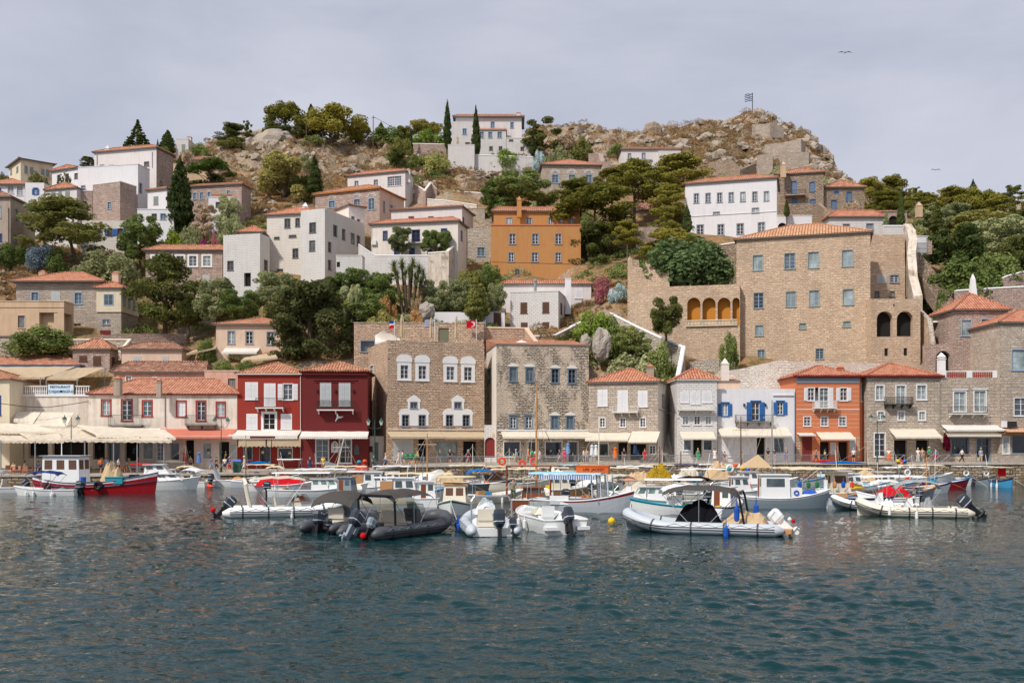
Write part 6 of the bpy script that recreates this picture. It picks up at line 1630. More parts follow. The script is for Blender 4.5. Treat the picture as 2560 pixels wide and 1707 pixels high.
 ('shrub','cactus and creeper mass below the pergola wall','bush',1090,440,388,80,L_CACT,222),
 ('shrub','second cactus mass left of the square white bastion','bush',1040,430,392,60,L_CACT,224),
 ('shrub','green bush slope right beneath the cactus mass','bush',1085,460,430,60,BR,214),
 ('shrub','agave patch among the rocks under the umbrella pines','bush',780,366,342,50,L_CACT,240),
 ('shrub','agave bushes on the rocky slope under the small ridge pine','bush',580,372,350,70,PD,240),
 ('shrub','green bushes below the white tower house','bush',500,400,362,60,BR,228),
 ('shrub','dark bush beside the short thick cypress','bush',412,398,372,40,BR,228),
 ('shrub','bush in front of the small white cottage','bush',160,465,446,50,PD,196),
 ('shrub','bush row below the cream house at far left top','bush',90,458,440,80,PD,200),
 ('shrub','green bush at the far left skyline','bush',8,458,440,40,PD,205),
]
for i,(nm,lab,kind,px,y0,y1,w,mat,d) in enumerate(TREES):
    cat={'fir':'tree','dry':'shrub','bush':'shrub'}.get(kind,'tree')
    if 'tree' in nm:cat='tree'
    plant(nm,lab,cat,kind,px,y0,y1,w,mat,d,trunk=(kind != 'bush' or px==1718) and not (kind=='dry' and nm=='shrub'),lean={158:-2.2}.get(px,0),foliage='crown' if kind != 'bush' else 'foliage')
# yucca
root=thing('yucca','tall shaggy yucca with spiky heads and dead skirts in the central garden','plant',(XA(1020,148),148,GZ(1020,148)))
mb=MB();sk=MB();tk=MB();g=random.Random(3);gz=root.location.z
for (px,py,r) in ((985,668,1.0),(1005,664,1.1),(1032,662,1.1),(1048,674,1.0),(1058,690,1.1),(1012,690,.9),(992,690,.9),(1040,700,1.1),(1012,726,1.0),(1000,745,.9),(1052,712,1.0),(1024,680,1.0)):
    c=W(px,py,148+g.uniform(-1,1))
    for i in range(130):
        a=g.uniform(0,6.28);e=g.uniform(-.8,1.4);dr=Vector((math.cos(a)*math.cos(e),math.sin(a)*math.cos(e),math.sin(e)));s_=dr.cross(Vector((0,0,1))).normalized()*.06
        mb.poly([c-s_,c+s_,c+dr*r*1.35])
    tk.tube((c.x*.5+XA(1020,148)*.5,148,max(gz-.2,c.z-5)),c,.22,.16)
    for i in range(30):
        a=g.uniform(0,6.28);q=g.uniform(.1,.4);s_=Vector((math.sin(a),-math.cos(a),0))*.07;p=c+Vector((math.cos(a)*q,math.sin(a)*q,0));sk.poly([p-s_,p+s_,p+Vector((0,0,-g.uniform(.5,1.1)))])
mb.build('leaves',m_leaf('leaf_yucca',S(84,104,52),S(140,152,88)),root);sk.build('dead_skirt',YE,root);tk.build('trunk',BARK,root)
# scattered stuff : rocks and scrub
def scatter():
    g=random.Random(21)
    zones=[(470,1120,205,258,330,1.0),(1290,2140,228,300,620,1.1),(1650,2150,235,302,520,1.35),(0,340,158,185,190,.45),(480,760,188,215,120,.6),(1000,1330,205,240,160,.7),(1330,1620,140,160,60,.5),(840,1250,140,156,60,.5),(620,700,240,256,60,2.0)]
    rk=MB();ico=[(0,0,1),(.89,0,.45),(.28,.85,.45),(-.72,.53,.45),(-.72,-.53,.45),(.28,-.85,.45),(.72,.53,-.45),(-.28,.85,-.45),(-.89,0,-.45),(-.28,-.85,-.45),(.72,-.53,-.45),(0,0,-1)]
    fc=[(0,1,2),(0,2,3),(0,3,4),(0,4,5),(0,5,1),(1,6,2),(2,7,3),(3,8,4),(4,9,5),(5,10,1),(6,7,2),(7,8,3),(8,9,4),(9,10,5),(10,6,1)]
    for (a,b_,d0,d1,n,sz) in zones:
        for k in range(n):
            px=g.uniform(a,b_);d=g.uniform(d0,d1)
            if noise.noise(Vector((px*.012,d*.09,2))) < -.12:continue
            x=XA(px,d);z=GZ(px,d)+hill_off(x,d,d)
            for q in range(g.choice((1,1,2,3))):
                s_=sz*g.uniform(.3,1.0)**1.6*1.5;X=x+g.uniform(-1,1)*s_;rz=g.uniform(0,6.28);c_,n_=math.cos(rz),math.sin(rz);sx,sy,sh=s_*g.uniform(.8,1.5),s_*g.uniform(.7,1.2),s_*g.uniform(.55,1.1)
                pts=[(X+(p[0]*sx*c_-p[1]*sy*n_)*g.uniform(.75,1.25),d+(p[0]*sx*n_+p[1]*sy*c_)*g.uniform(.75,1.25),z-sh*.25+p[2]*sh*g.uniform(.7,1.25)+q*.2) for p in ico]
                i0=rk.add(pts)
                for f in fc:rk.face((i0+f[0],i0+f[1],i0+f[2]))
    rm=m_flat('rock_pale',S(168,154,138),.95,var=.5,nscale=.5,bump=.12)
    tag(rk.build('rocks',rm),'pale grey rocks strewn over the dry hillside','rocks',kind='stuff')
    me=crown_of('dry',0);n0=len(me.polygons)
    for mi,(mat,nm,lab,N) in enumerate(((DR,'dry_scrub','low brown and grey dry scrub dotted over the rocky hill',2300),(DO,'dry_grass','orange brown dry grass tufts on the hillside',1100),(PD,'green_scrub','dull green low scrub patches on the hillside',200))):
        V=[];gg=np.random.default_rng(mi+4)
        for k in range(N):
            a,b_,d0,d1,n,sz=g.choices(zones,weights=[z[4] for z in zones])[0];px=g.uniform(a,b_);d=g.uniform(d0,d1);x=XA(px,d);z=GZ(px,d)+hill_off(x,d,d)
            r=g.uniform(.5,1.7)*(1.2 if mi != 1 else .8)*(.7 if d < 200 else 1);m_=130 if mi==0 else 90
            dr=gg.normal(size=(m_,3));dr[:,2]=np.abs(dr[:,2]);dr /= np.linalg.norm(dr,axis=1)[:,None];c=np.array([x,d,z])+dr*np.array([r,r,r*.8])*gg.uniform(.6,1.05,(m_,1))
            t1=gg.normal(size=(m_,3))*.13;t2=dr*.16+gg.normal(size=(m_,3))*.06
            V.append(np.stack([c-t1,c+t1,c+t2],1).reshape(-1,3))
        v=np.concatenate(V).astype(np.float32);nf=len(v)//3
        m2=bpy.data.meshes.new(nm);m2.vertices.add(len(v));m2.vertices.foreach_set('co',v.ravel());m2.loops.add(len(v));m2.loops.foreach_set('vertex_index',np.arange(len(v),dtype=np.int32))
        m2.polygons.add(nf);m2.polygons.foreach_set('loop_start',np.arange(0,len(v),3,dtype=np.int32));m2.update(calc_edges=True);m2.materials.append(mat)
        o=bpy.data.objects.new(nm,m2);COL.objects.link(o);tag(o,lab,'scrub',kind='stuff')
scatter()
# green ground cover on terraced slopes
def cover(nm,lab,mat,areas,seed):
    gg=np.random.default_rng(seed);V=[]
    for (a,b_,d0,d1,n) in areas:
        for k in range(n):
            px=gg.uniform(a,b_);d=gg.uniform(d0,d1);x=XA(px,d);z=GZ(px,d)+(hill_off(x,d,d) if d > 140 else 0);r=gg.uniform(.6,1.5);m_=110
            dr=gg.normal(size=(m_,3));dr[:,2]=np.abs(dr[:,2]);dr /= np.linalg.norm(dr,axis=1)[:,None];c=np.array([x,d,z])+dr*np.array([r*1.2,r,r])*gg.uniform(.7,1.05,(m_,1))
            t1=gg.normal(size=(m_,3))*.12;t2=gg.normal(size=(m_,3))*.12;V.append(np.stack([c-t1,c+t2,c+t1,c-t2],1).reshape(-1,3))
    v=np.concatenate(V).astype(np.float32);m2=bpy.data.meshes.new(nm);m2.vertices.add(len(v));m2.vertices.foreach_set('co',v.ravel());m2.loops.add(len(v));m2.loops.foreach_set('vertex_index',np.arange(len(v),dtype=np.int32))
    m2.polygons.add(len(v)//4);m2.polygons.foreach_set('loop_start',np.arange(0,len(v),4,dtype=np.int32));m2.update(calc_edges=True);m2.materials.append(mat)
    o=bpy.data.objects.new(nm,m2);COL.objects.link(o);tag(o,lab,'undergrowth',kind='stuff')
cover('undergrowth','dense green undergrowth between the houses',BR,[(560,1250,141,160,150),(480,700,172,190,40),(1220,1500,178,200,60),(1440,1720,160,185,70),(2120,2600,165,225,130),(2600,2850,138,225,260),(2330,2600,138,160,60),(1400,1680,133,141,26),(300,520,150,162,20),(960,1130,205,235,30)],3)
cover('scrub_cover','olive grey scrub between the houses and walls',OL,[(560,1250,138,158,70),(350,620,178,205,60),(1320,1560,200,226,40),(2150,2600,170,230,90),(150,420,162,185,30),(1060,1330,158,180,50),(1730,2060,205,235,50)],9)
# boulders
for lab,px,y0,y1,w,d,sq in (('large cracked grey boulder between fig and prickly pear',1503,900,828,46,134,.5),('smaller rounded boulder leaning left of the cracked grey boulder',1464,880,838,30,134.5,.6),('big layered pale crag on the skyline left of the umbrella pines',690,372,330,84,244,.5),('pale boulder crag at the left shoulder of the ridge',655,384,338,50,243,.5),('rounded pale boulder right of the small white house',1772,404,384,28,247,.6),('brown boulder in the central garden beside the yucca',1066,800,758,40,144,.6)):
    c=W(px,(y0+y1)/2,d);rx=w*d/F/2;rz=(y0-y1)*d/F/2;root=thing('boulder',lab,'boulder',(c.x,c.y,c.z-rz))
    mb=MB();nu,nv=20,14;rings=[]
    for j in range(nv+1):
        ph=math.pi*j/nv*.998+.001;ring=[]
        for i in range(nu):
            th=2*math.pi*i/nu;v=Vector((math.sin(ph)*math.cos(th),math.sin(ph)*math.sin(th),-math.cos(ph)))
            k=1+.30*noise.noise(v*1.6+Vector((px,0,0)))+.14*noise.noise(v*4+Vector((px,3,0)));k=round(k*7)/7*.6+k*.4
            ring.append((c.x+v.x*rx*k,c.y+v.y*rx*.8*k,c.z+v.z*rz*1.15*k))
        rings.append(ring)
    mb.loft(rings,True,False);mb.build('rock',m_flat('rock_grey',S(168,158,146),.95,var=.3,nscale=.6,bump=.2),root)
# poles
for lab,px,y0,y1,d in (('tall dark electricity pole on the central ridge',933,378,290,236),('electricity pole right of the green thicket on the ridge',1025,360,312,240),('thin pole in front of the tall umbrella pine',766,360,302,240),('pole on the slope above the stepped stair wall',1055,480,418,205)):
    root=thing('utility_pole',lab,'pole',W(px,y0,d));mb=MB();p,q=W(px,y0+8,d),W(px,y1,d);mb.tube(p,q,.14,.09);mb.tube(q+Vector((-.5,0,-.5)),q+Vector((.5,0,-.5)),.05);mb.build('shaft',W_BROWN,root)
def bird(lab,px,py,d,s_):
    root=thing('seagull',lab,'bird',W(px,py,d));c=W(px,py,d);mb=MB()
    for k in (-1,1):
        pts=[c,c+Vector((k*.35*s_,0,.14*s_)),c+Vector((k*.8*s_,0,-.02*s_)),c+Vector((k*.45*s_,.1,.06*s_))];mb.poly(pts);
    mb.path([c+Vector((0,-.25*s_,0)),c,c+Vector((0,.25*s_,0))],[.03*s_,.07*s_,.02*s_],6);mb.build('body',m_flat('gull',S(150,150,156),.8),root)
bird('distant seagull gliding high in the right sky',2113,132,110,1.1);bird('distant seagull banking low over the right hand trees',2339,425,120,.9)
# ================================================================== BOATS  (local frame: +x bow, z=0 waterline)
def LM(name,r,g,b,rough=.45,**k):return m_flat(name,S(r,g,b),rough,**k)
H_WHITE=LM('gelcoat_white',232,232,230,.25,var=.06);H_CREAM=LM('gelcoat_cream',224,214,194,.35,var=.1);H_GREY=LM('hull_grey',130,142,150,.4);H_LGREY=LM('tube_light_grey',188,194,200,.45,var=.06)
H_RED=LM('hull_red',158,22,28,.3);H_DK=LM('rubber_dark',74,76,80,.5,var=.08);H_NAVY=LM('paint_navy',38,52,96,.4);H_BLUE=LM('paint_sky_blue',70,150,196,.4);H_GREEN=LM('paint_green',44,112,66,.45);H_ORNG=LM('plastic_orange',214,96,30,.5)
H_TEAL=LM('paint_teal',30,140,160,.45);H_BROWN=LM('varnished_wood',122,66,38,.4);H_WOOD=LM('wood_light',190,140,92,.6);BLK=LM('black_plastic',24,25,28,.35);ENG=LM('engine_grey',52,58,68,.25);CHROME=m_flat('steel',S(196,198,200),.25,.8)
B_BEI=m_cloth('bimini_beige',S(206,196,178),.1);B_CRM=m_cloth('bimini_cream',S(232,214,180),.2);B_DRK=m_cloth('bimini_charcoal',S(84,80,76),.05);B_NAV=m_cloth('bimini_navy',S(44,60,110),.05);B_BLU=m_cloth('bimini_blue',S(20,112,190),.1);B_RED=m_cloth('bimini_red',S(206,36,44),.1);B_WHT=m_cloth('bimini_white',S(224,226,226),.1);B_GRY=m_cloth('bimini_grey',S(158,160,162),.1);B_TAN=m_cloth('cover_tan',S(206,178,140),.1);B_BLK=m_cloth('cover_black',S(26,26,30),.0)
B_LBL=LM('roof_light_blue',150,200,222,.5);BOT=LM('antifoul_red',110,36,30,.6);BOTB=LM('antifoul_blue',30,84,140,.6);GL_B=m_glass('boat_glass',(.05,.07,.08,1));ROPE=LM('rope',206,196,176,.9);ORB=LM('buoy_orange',226,74,36,.4);FBL=LM('fender_blue',30,84,176,.35);YEL=LM('net_yellow',226,186,24,.8)
def m_clear():
    m,t,out=newmat('clear_screen');g=t.node('ShaderNodeBsdfGlossy',{'Roughness':.05});tr=t.node('ShaderNodeBsdfTransparent',{'Color':(.72,.78,.78,1)});mx=t.node('ShaderNodeMixShader',{0:.22,1:tr.outputs[0],2:g.outputs[0]});t.l.new(mx.outputs[0],out.inputs[0]);return m
GL_T=m_clear()
def D_(py):return CZ*F/(py-HY)
class Boat:
    def __init__(s,name,label,px,py,L,Bm,hd,group=None,cat='boat',z=0.0):
        s.d=D_(py) if z==0 else py;s.L,s.B=L,Bm
        s.root=thing(name,label,cat,(XA(px,s.d),s.d,z),group,R(hd))
    def add(s,mb,name,mats,smooth=False,parent=None):return mb.build(name,mats,parent or s.root,smooth,local=True)
    def hull(s,zs=.6,zm=.55,zb=1.0,mat=None,stripe=None,bottom=None,stern=.8,rake=.5,draft=.35,floor=.12,deck=.58,inner=None,rail=None,pw=2.2):
        L,Bm=s.L,s.B;mat=mat or H_WHITE;n=16;mb=MB();rings=[];gun=[];s.zb=zb
        def hb(t):return Bm/2*(lerp(stern,1,math.sin(math.pi*min(t,.5))) if t < .5 else max(.02,(1-((t-.5)/.5)**pw))**.85)
        def sh(t):return zm+(zb-zm)*max(0,(t-.4)/.6)**2+(zs-zm)*max(0,(.4-t)/.4)**2
        s.hb,s.sh=hb,sh
        for i in range(n+1):
            t=i/n;x=-L/2+L*t;h=hb(t);z=sh(t);k=rake*t**3
            pr=[(0,-draft*(1-.5*t)),(.45,-draft*.75),(.84,-.03),(.93,z*.45),(.985,z*.84),(1,z)]
            side=[(x+k*(q[1]+draft)/(z+draft)-.0,h*q[0],q[1]) for q in pr]
            rings.append([(p[0],-p[1],p[2]) for p in reversed(side)]+side[1:]);gun.append((Vector(side[-1]),Vector(rings[-1][0])))
        bs=[mb.add(r) for r in rings];m_=len(rings[0])
        for a,b in zip(bs,bs[1:]):
            for i in range(m_-1):
                j=i if i < m_//2 else m_-2-i
                mb.cm=1 if j==0 and stripe else (2 if j >= 3 else 0);mb.face((a+i,a+i+1,b+i+1,b+i))
        mb.cm=0;mb.face(tuple(bs[0]+i for i in range(m_)));mb.face(tuple(bs[-1]+i for i in reversed(range(m_))))
        s.add(mb,'hull',[mat,stripe or mat,bottom or mat])
        ib=MB()
        for i in range(n):
            (p0,q0),(p1,q1)=gun[i],gun[i+1];f0,f1,g0,g1=[Vector((v.x,v.y*(.86-.45*(w/n)**2),floor)) for v,w in ((p0,i),(p1,i+1),(q0,i),(q1,i+1))];e=Vector((0,0,.02))
            if (i+.5)/n > deck:ib.poly([p0-e,p1-e,q1-e,q0-e])
            else:
                ib.poly([p0*.985,p1*.985,f1,f0]);ib.poly([q0*.985,q1*.985,g1,g0]);ib.poly([f0,f1,g1,g0])
        k=int(n*deck+.5);p0,q0=gun[k];ib.poly([p0,q0,Vector((q0.x,q0.y*.55,floor)),Vector((p0.x,p0.y*.55,floor))]);s.add(ib,'deck',inner or mat)
        gb=MB();gb.path([g[0] for g in gun],.05,5);gb.path([g[1] for g in gun],.05,5);gb.tube(gun[0][0],gun[0][1],.05);s.add(gb,'gunwale',rail or H_WHITE)
        s.gun=gun;ml=MB();tp=gun[-1][0];ml.path([(tp.x,0,zb-.1),(tp.x+1.2,.3,zb*.45),(tp.x+2.6,.7,-.2)],.014,3);s.add(ml,'mooring_line',ROPE);return s
    def rib(s,mat,r=.27,hull=None,strip=None,floor=.28,bowz=.45):
        L,Bm=s.L,s.B;pts=[];y=Bm/2-r
        for i in range(7):pts.append((-L/2+L*.62*i/6,y,.30))
        for i in range(1,8):a=math.pi/2*i/7;pts.append((-L/2+L*.62+(L*.38-r)*math.sin(a),y*math.cos(a)**.8,.30+bowz*math.sin(a)**2))
        full=[Vector(p) for p in pts]+[Vector((p[0],-p[1],p[2])) for p in pts[-2::-1]]
        n=len(full);rr=[r]*n;full=[full[0]+Vector((-.45,0,-.02))]+full+[full[-1]+Vector((-.45,0,-.02))];rr=[r*.35]+rr+[r*.35]
        mb=MB();mb.path(full,rr,12);s.add(mb,'inflatable_tube',mat,True)
        bd=MB()
        for i in (2,4,6,9,len(full)-10,len(full)-7,len(full)-5,len(full)-3):
            a_,c_=full[i],full[i+1];e=(c_-a_).normalized()*.05;bd.path([a_-e,a_+e],r+.006,12)
        gr=MB()
        for sg in (1,-1):
            pp=[]
            for i in range(1,8):
                q=full[i] if sg > 0 else full[-1-i];pp+=[q+Vector((0,sg*r*.75,r*.70)),q+Vector((L*.05,sg*r*.93,r*.36))]
            gr.path(pp,.014,4)
        s.add(bd,'tube_band',strip or H_DK);s.add(gr,'grab_rope',H_DK if mat is not H_DK else H_GREY)
        st=MB()
        for dz in (-.04,.07):
            st.path([p+Vector(((p-Vector((0,0,p.z))).normalized().x*r*(.98 if i > 5 and i < n-4 else 0),math.copysign(r,p.y)*(.98 if abs(p.y) > .1 else 0),dz)) for i,p in enumerate(full[1:-1])],.028,4)
        s.add(st,'rub_strake',strip or H_DK)
        hb=MB();rings=[]
        for i in range(9):
            t=i/8;x=-L/2+.1+(L*.96)*t;w=(y+.05)*(1-max(0,(t-.55)/.45)**2.2)*.98+.01;zz=.25+bowz*max(0,(t-.5)/.5)**1.6
            rings.append([(x,-w,zz),(x,-w*.8,zz-.28),(x,0,min(zz-.32,-.25+.9*max(0,t-.55)**1.5)),(x,w*.8,zz-.28),(x,w,zz)])
        hb.loft(rings,True,True);s.add(hb,'hull',hull or H_WHITE);s.hb=lambda t:y;return s
    def engine(s,x=None,y=0,z=.45,tilt=0,k=1.0,mat=None,low=None):
        x=-s.L/2-.15 if x is None else x;mb=MB();mb.M=Matrix.Translation((x,y,z+.25)) @ Matrix.Rotation(R(tilt),4,'Y') @ Matrix.Scale(k,4)
        ring=lambda zz,a,b,o=0:[(o+a*c,b*q,zz) for c,q in ((-1,-.55),(-.55,-1),(.6,-1),(1,-.6),(1,.6),(.6,1),(-.55,1),(-1,.55))]
        mb.loft([ring(-.12,.16,.12),ring(.0,.28,.2),ring(.12,.31,.225),ring(.40,.32,.225,-.03),ring(.56,.28,.2,-.02),ring(.63,.18,.14,0)])
        e=s.add(mb,'outboard_engine',mat or ENG,False);m2=MB();m2.M=mb.M
        m2.hexa([(-.16,-.08,-.05),(.14,-.08,-.05),(.14,.08,-.05),(-.16,.08,-.05),(-.14,-.06,-.75),(.1,-.06,-.75),(.1,.06,-.75),(-.14,.06,-.75)]);m2.path([(.25,0,-.8),(.1,0,-.8),(-.25,0,-.8),(-.33,0,-.8)],[.03,.09,.08,.04],8)
        m2.hexa([(-.2,-.02,-.85),(.12,-.02,-.85),(.12,.02,-.85),(-.2,.02,-.85),(-.22,-.01,-1.05),(-.08,-.01,-1.1),(-.08,.01,-1.1),(-.22,.01,-1.05)]);m2.box(.12,.3,-.14,.14,-.45,.05)
        for i in range(3):
            a=i*2.1;m2.poly([(-.3,0,-.8),(-.34,.17*math.cos(a-.4),-.8+.17*math.sin(a-.4)),(-.30,.19*math.cos(a+.4),-.8+.19*math.sin(a+.4))])
        dc=MB();dc.M=mb.M
        for q in (-1,1):dc.hexa([(-.2,q*.225,.44),(.2,q*.225,.40),(.2,q*.24,.40),(-.2,q*.24,.44),(-.2,q*.225,.5),(.2,q*.225,.46),(.2,q*.24,.46),(-.2,q*.24,.5)])
        dc.loft([[(.02+.33*c,.235*q_,z) for c,q_ in ((-1,-.55),(-.55,-1),(.6,-1),(1,-.6),(1,.6),(.6,1),(-.55,1),(-1,.55))] for z in (.09,.13)]);s.add(dc,'cowl_band',H_LGREY,False,e)
        s.add(m2,'drive_leg',low or BLK,False,e);return e
    def bimini(s,x0,x1,w,z,mat,arch=.18,droop=.25,posts=True,z0=.5,name='bimini_top'):
        n,m_=10,8;rings=[]
        for i in range(n+1):
            t=i/n;x=lerp(x0,x1,t);zc=z-droop*(2*t-1)**4+.03*math.sin(i*2.1)
            rings.append([(x,w/2*(2*j/m_-1),zc-arch*abs(2*j/m_-1)**2.5) for j in range(m_+1)])
        mb=MB();mb.loft(rings+[[(p[0],p[1],p[2]-.05) for p in rings[-1]]],False,False);mb.loft([rings[0],[(p[0],p[1],p[2]-.06) for p in rings[0]]],False,False)
        b=s.add(mb,name,mat)
        if posts:
            f=MB();xm=(x0+x1)/2;f.tube((xm,-w/2,z0),(xm,w/2,z0),.015,n=4)
            for sy in (-1,1):
                for xt in (x0+.1,xm,x1-.1):f.tube((xm+(xt-xm)*.25,sy*w/2,z0),(xt,sy*w/2*.98,z-arch-.04-(droop if xt != xm else 0)*.8),.018,n=4)
            s.add(f,'frame',CHROME,False,b)
        return b
    def flatroof(s,x0,x1,w,z,mat,th=.08,posts=4,z0=.5,name='canopy',oval=False):
        mb=MB()
        if oval:mb.loft([[((x0+x1)/2+(x1-x0)/2*math.cos(a),w/2*math.sin(a),zz) for a in [math.pi*i/12 for i in range(24)]] for zz in (z,z+th)])
        else:mb.hexa([(x0,-w/2,z),(x1,-w/2,z),(x1,w/2,z),(x0,w/2,z),(x0,-w/2*.9,z+th),(x1,-w/2*.9,z+th),(x1,w/2*.9,z+th),(x0,w/2*.9,z+th)])
        b=s.add(mb,name,mat);f=MB()
        for i in range(posts//2):
            x=lerp(x0+.15,x1-.15,i/max(1,posts//2-1))*(.8 if oval else 1)
            for sy in (-1,1):f=MB();f.tube((x,sy*(w/2-.15),z0),(x,sy*(w/2-.15),z),.025,n=5);s.add(f,'post',CHROME,False,b)
        return b
    def cabin(s,x0,x1,w,z0,z1,mat=None,roof=None,nw=2,glass=None,slope=.12,fslope=.25,ov=.12,door=False,trim=None):
        mb=MB();a=slope
        b_=[(x0,-w/2,z0),(x1,-w/2,z0),(x1,w/2,z0),(x0,w/2,z0)];t_=[(x0+a*.3,-w/2+a,z1),(x1-fslope,-w/2+a,z1),(x1-fslope,w/2-a,z1),(x0+a*.3,w/2-a,z1)]
        mb.hexa(b_+t_);c=s.add(mb,'cabin',mat or H_WHITE)
        r=MB();r.box(x0-ov,x1-fslope+ov,-w/2-ov*.5,w/2+ov*.5,z1+.003,z1+.07);s.add(r,'roof',roof or mat or H_WHITE,False,c)
        if trim:r=MB();r.box(x0-ov-.02,x1-fslope+ov+.02,-w/2-ov*.5-.02,w/2+ov*.5+.02,z1+.0,z1+.05);s.add(r,'roof_trim',trim,False,c)
        za,zb_=lerp(z0,z1,.5),lerp(z0,z1,.86)
        def Pt(u,v,sy):  # side face
            xa,xb=lerp(x0,x0+a*.3,v),lerp(x1,x1-fslope,v);yy=lerp(w/2,w/2-a,v)+.012;return (lerp(xa,xb,u),sy*yy,lerp(z0,z1,v))
        for sy in (-1,1):
            for i in range(nw):
                u0,u1=(i+.18)/nw,(i+.82)/nw;g=MB();g.hexa([Pt(u0,.5,sy),Pt(u1,.5,sy),Pt(u1,.5,sy*.96),Pt(u0,.5,sy*.96),Pt(u0,.86,sy),Pt(u1,.86,sy),Pt(u1,.86,sy*.96),Pt(u0,.86,sy*.96)]);s.add(g,'window',glass or GL_B,False,c)
        for xx,k in ((x1,1),(x0,-1)):
            for q in (-1,1):
                y0,y1=q*w*.06,q*(w/2-a-.1);f=lambda v:(x1-fslope*v+.012) if k > 0 else (x0+a*.3*v-.012);g=MB()
                if k < 0 and door and q > 0:g.hexa([(f(0),y0,z0),(f(0),y1,z0),(f(0)+.03,y1,z0),(f(0)+.03,y0,z0),(f(.86),y0,zb_),(f(.86),y1,zb_),(f(.86)+.03,y1,zb_),(f(.86)+.03,y0,zb_)]);s.add(g,'door',H_BROWN,False,c);continue
                g.hexa([(f(.5),y0,za),(f(.5),y1,za),(f(.5)-k*.03,y1,za),(f(.5)-k*.03,y0,za),(f(.86),y0,zb_),(f(.86),y1,zb_),(f(.86)-k*.03,y1,zb_),(f(.86)-k*.03,y0,zb_)]);s.add(g,'window',glass or GL_B,False,c)
        return c
    def screen(s,x,w,z0,z1,back=.5,glass=None):
        mb=MB();n=8;lo=[(x+.35*math.cos(math.pi*(i/n-.5))-.2,w/2*math.sin(math.pi*(i/n-.5)),z0) for i in range(n+1)];hi=[(p[0]-back,p[1]*.88,z1) for p in lo]
        mb.loft([lo,hi],False,False);g=s.add(mb,'windscreen',glass or GL_T);f=MB();f.path(hi,.02,4);s.add(f,'frame',CHROME,False,g)
    def seat(s,x,w=.9,z=.3,mat=None):
        mb=MB();mb.box(x-.25,x+.3,-w/2,w/2,z,z+.4);mb.hexa([(x-.32,-w/2,z+.35),(x-.18,-w/2,z+.35),(x-.18,w/2,z+.35),(x-.32,w/2,z+.35),(x-.42,-w/2,z+.95),(x-.32,-w/2,z+.95),(x-.32,w/2,z+.95),(x-.42,w/2,z+.95)]);s.add(mb,'seat',mat or H_CREAM)
    def console(s,x,z=.3,h=.95,w=.7,mat=None):
        mb=MB();mb.hexa([(x-.25,-w/2,z),(x+.4,-w/2,z),(x+.4,w/2,z),(x-.25,w/2,z),(x-.15,-w/2*.9,z+h),(x+.1,-w/2*.9,z+h*.95),(x+.1,w/2*.9,z+h*.95),(x-.15,w/2*.9,z+h)]);c=s.add(mb,'console',mat or H_WHITE)
        g=MB();g.hexa([(x+.1,-w/2*.8,z+h*.95),(x+.12,-w/2*.8,z+h*.95),(x+.12,w/2*.8,z+h*.95),(x+.1,w/2*.8,z+h*.95),(x-.12,-w/2*.6,z+h+.35),(x-.1,-w/2*.6,z+h+.35),(x-.1,w/2*.6,z+h+.35),(x-.12,w/2*.6,z+h+.35)]);s.add(g,'windscreen',GL_T,False,c)
        m2=MB();m2.torus((x-.3,0,z+h*.75),.17,.02,'x',12,4);s.add(m2,'steering_wheel',BLK,False,c)
    def arch(s,x,w,z,mat=None,r=.04,lean=-.3,z0=.4):
        mb=MB();pts=[(x,-w/2,z0),(x+lean*.8,-w/2,z-.25),(x+lean,-w/2+.2,z),(x+lean,w/2-.2,z),(x+lean*.8,w/2,z-.25),(x,w/2,z0)];mb.path(pts,r,7);s.add(mb,'radar_arch',mat or CHROME)
    def mast(s,x,h,mat=None,r=.05,stays=True,boom=None,y=0):
        mb=MB();mb.tube((x,y,.1),(x,y,h),r,r*.6);m_=s.add(mb,'mast',mat or H_WOOD)
        if stays:t=MB();[t.tube((x,y,h*.95),(ex,ey,.7),.012,n=3) for ex,ey in ((s.L/2*.9,0),(-s.L/2*.9,0),(x,s.B*.45),(x,-s.B*.45))];s.add(t,'stay',ROPE,False,m_)
        if boom:t=MB();t.path([(x,y,boom[1]),(x-boom[0]*.5,y,boom[1]+.12),(x-boom[0],y,boom[1]+.05)],[.05,boom[2],.04],7);s.add(t,'furled_sail',boom[3],False,m_)
    def fender(s,x,y,z=.1,mat=None,h=.5,r=.1):
        mb=MB();mb.path([(x,y,z-h/2),(x,y,z-h*.4),(x,y,z+h*.4),(x,y,z+h/2),(x,y,z+h/2+.45)],[r*.4,r,r,r*.3,.012],8);s.add(mb,'fender',mat or H_WHITE)
    def heap(s,x0,x1,w,z,h,mat,seed=1,name='cover'):
        mb=MB();n,m_=10,8;rings=[]
        for i in range(n+1):
            t=i/n;rings.append([(lerp(x0,x1,t),w/2*(2*j/m_-1),z+h*(max(0,math.sin(math.pi*t))**.6)*(max(0,math.sin(math.pi*j/m_))**.6)*(.75+.5*noise.noise(Vector((i*.5,j*.5,seed*3.1))))) for j in range(m_+1)])
        mb.loft(rings,False,False);s.add(mb,name,mat)
def lines(root,pts,r=.012,mat=None,name='mooring_line'):
    mb=MB();[mb.path([a,(a+b)/2+Vector((0,0,-.12)),b],r,3) for a,b in pts];return mb.build(name,mat or ROPE,root,local=True)

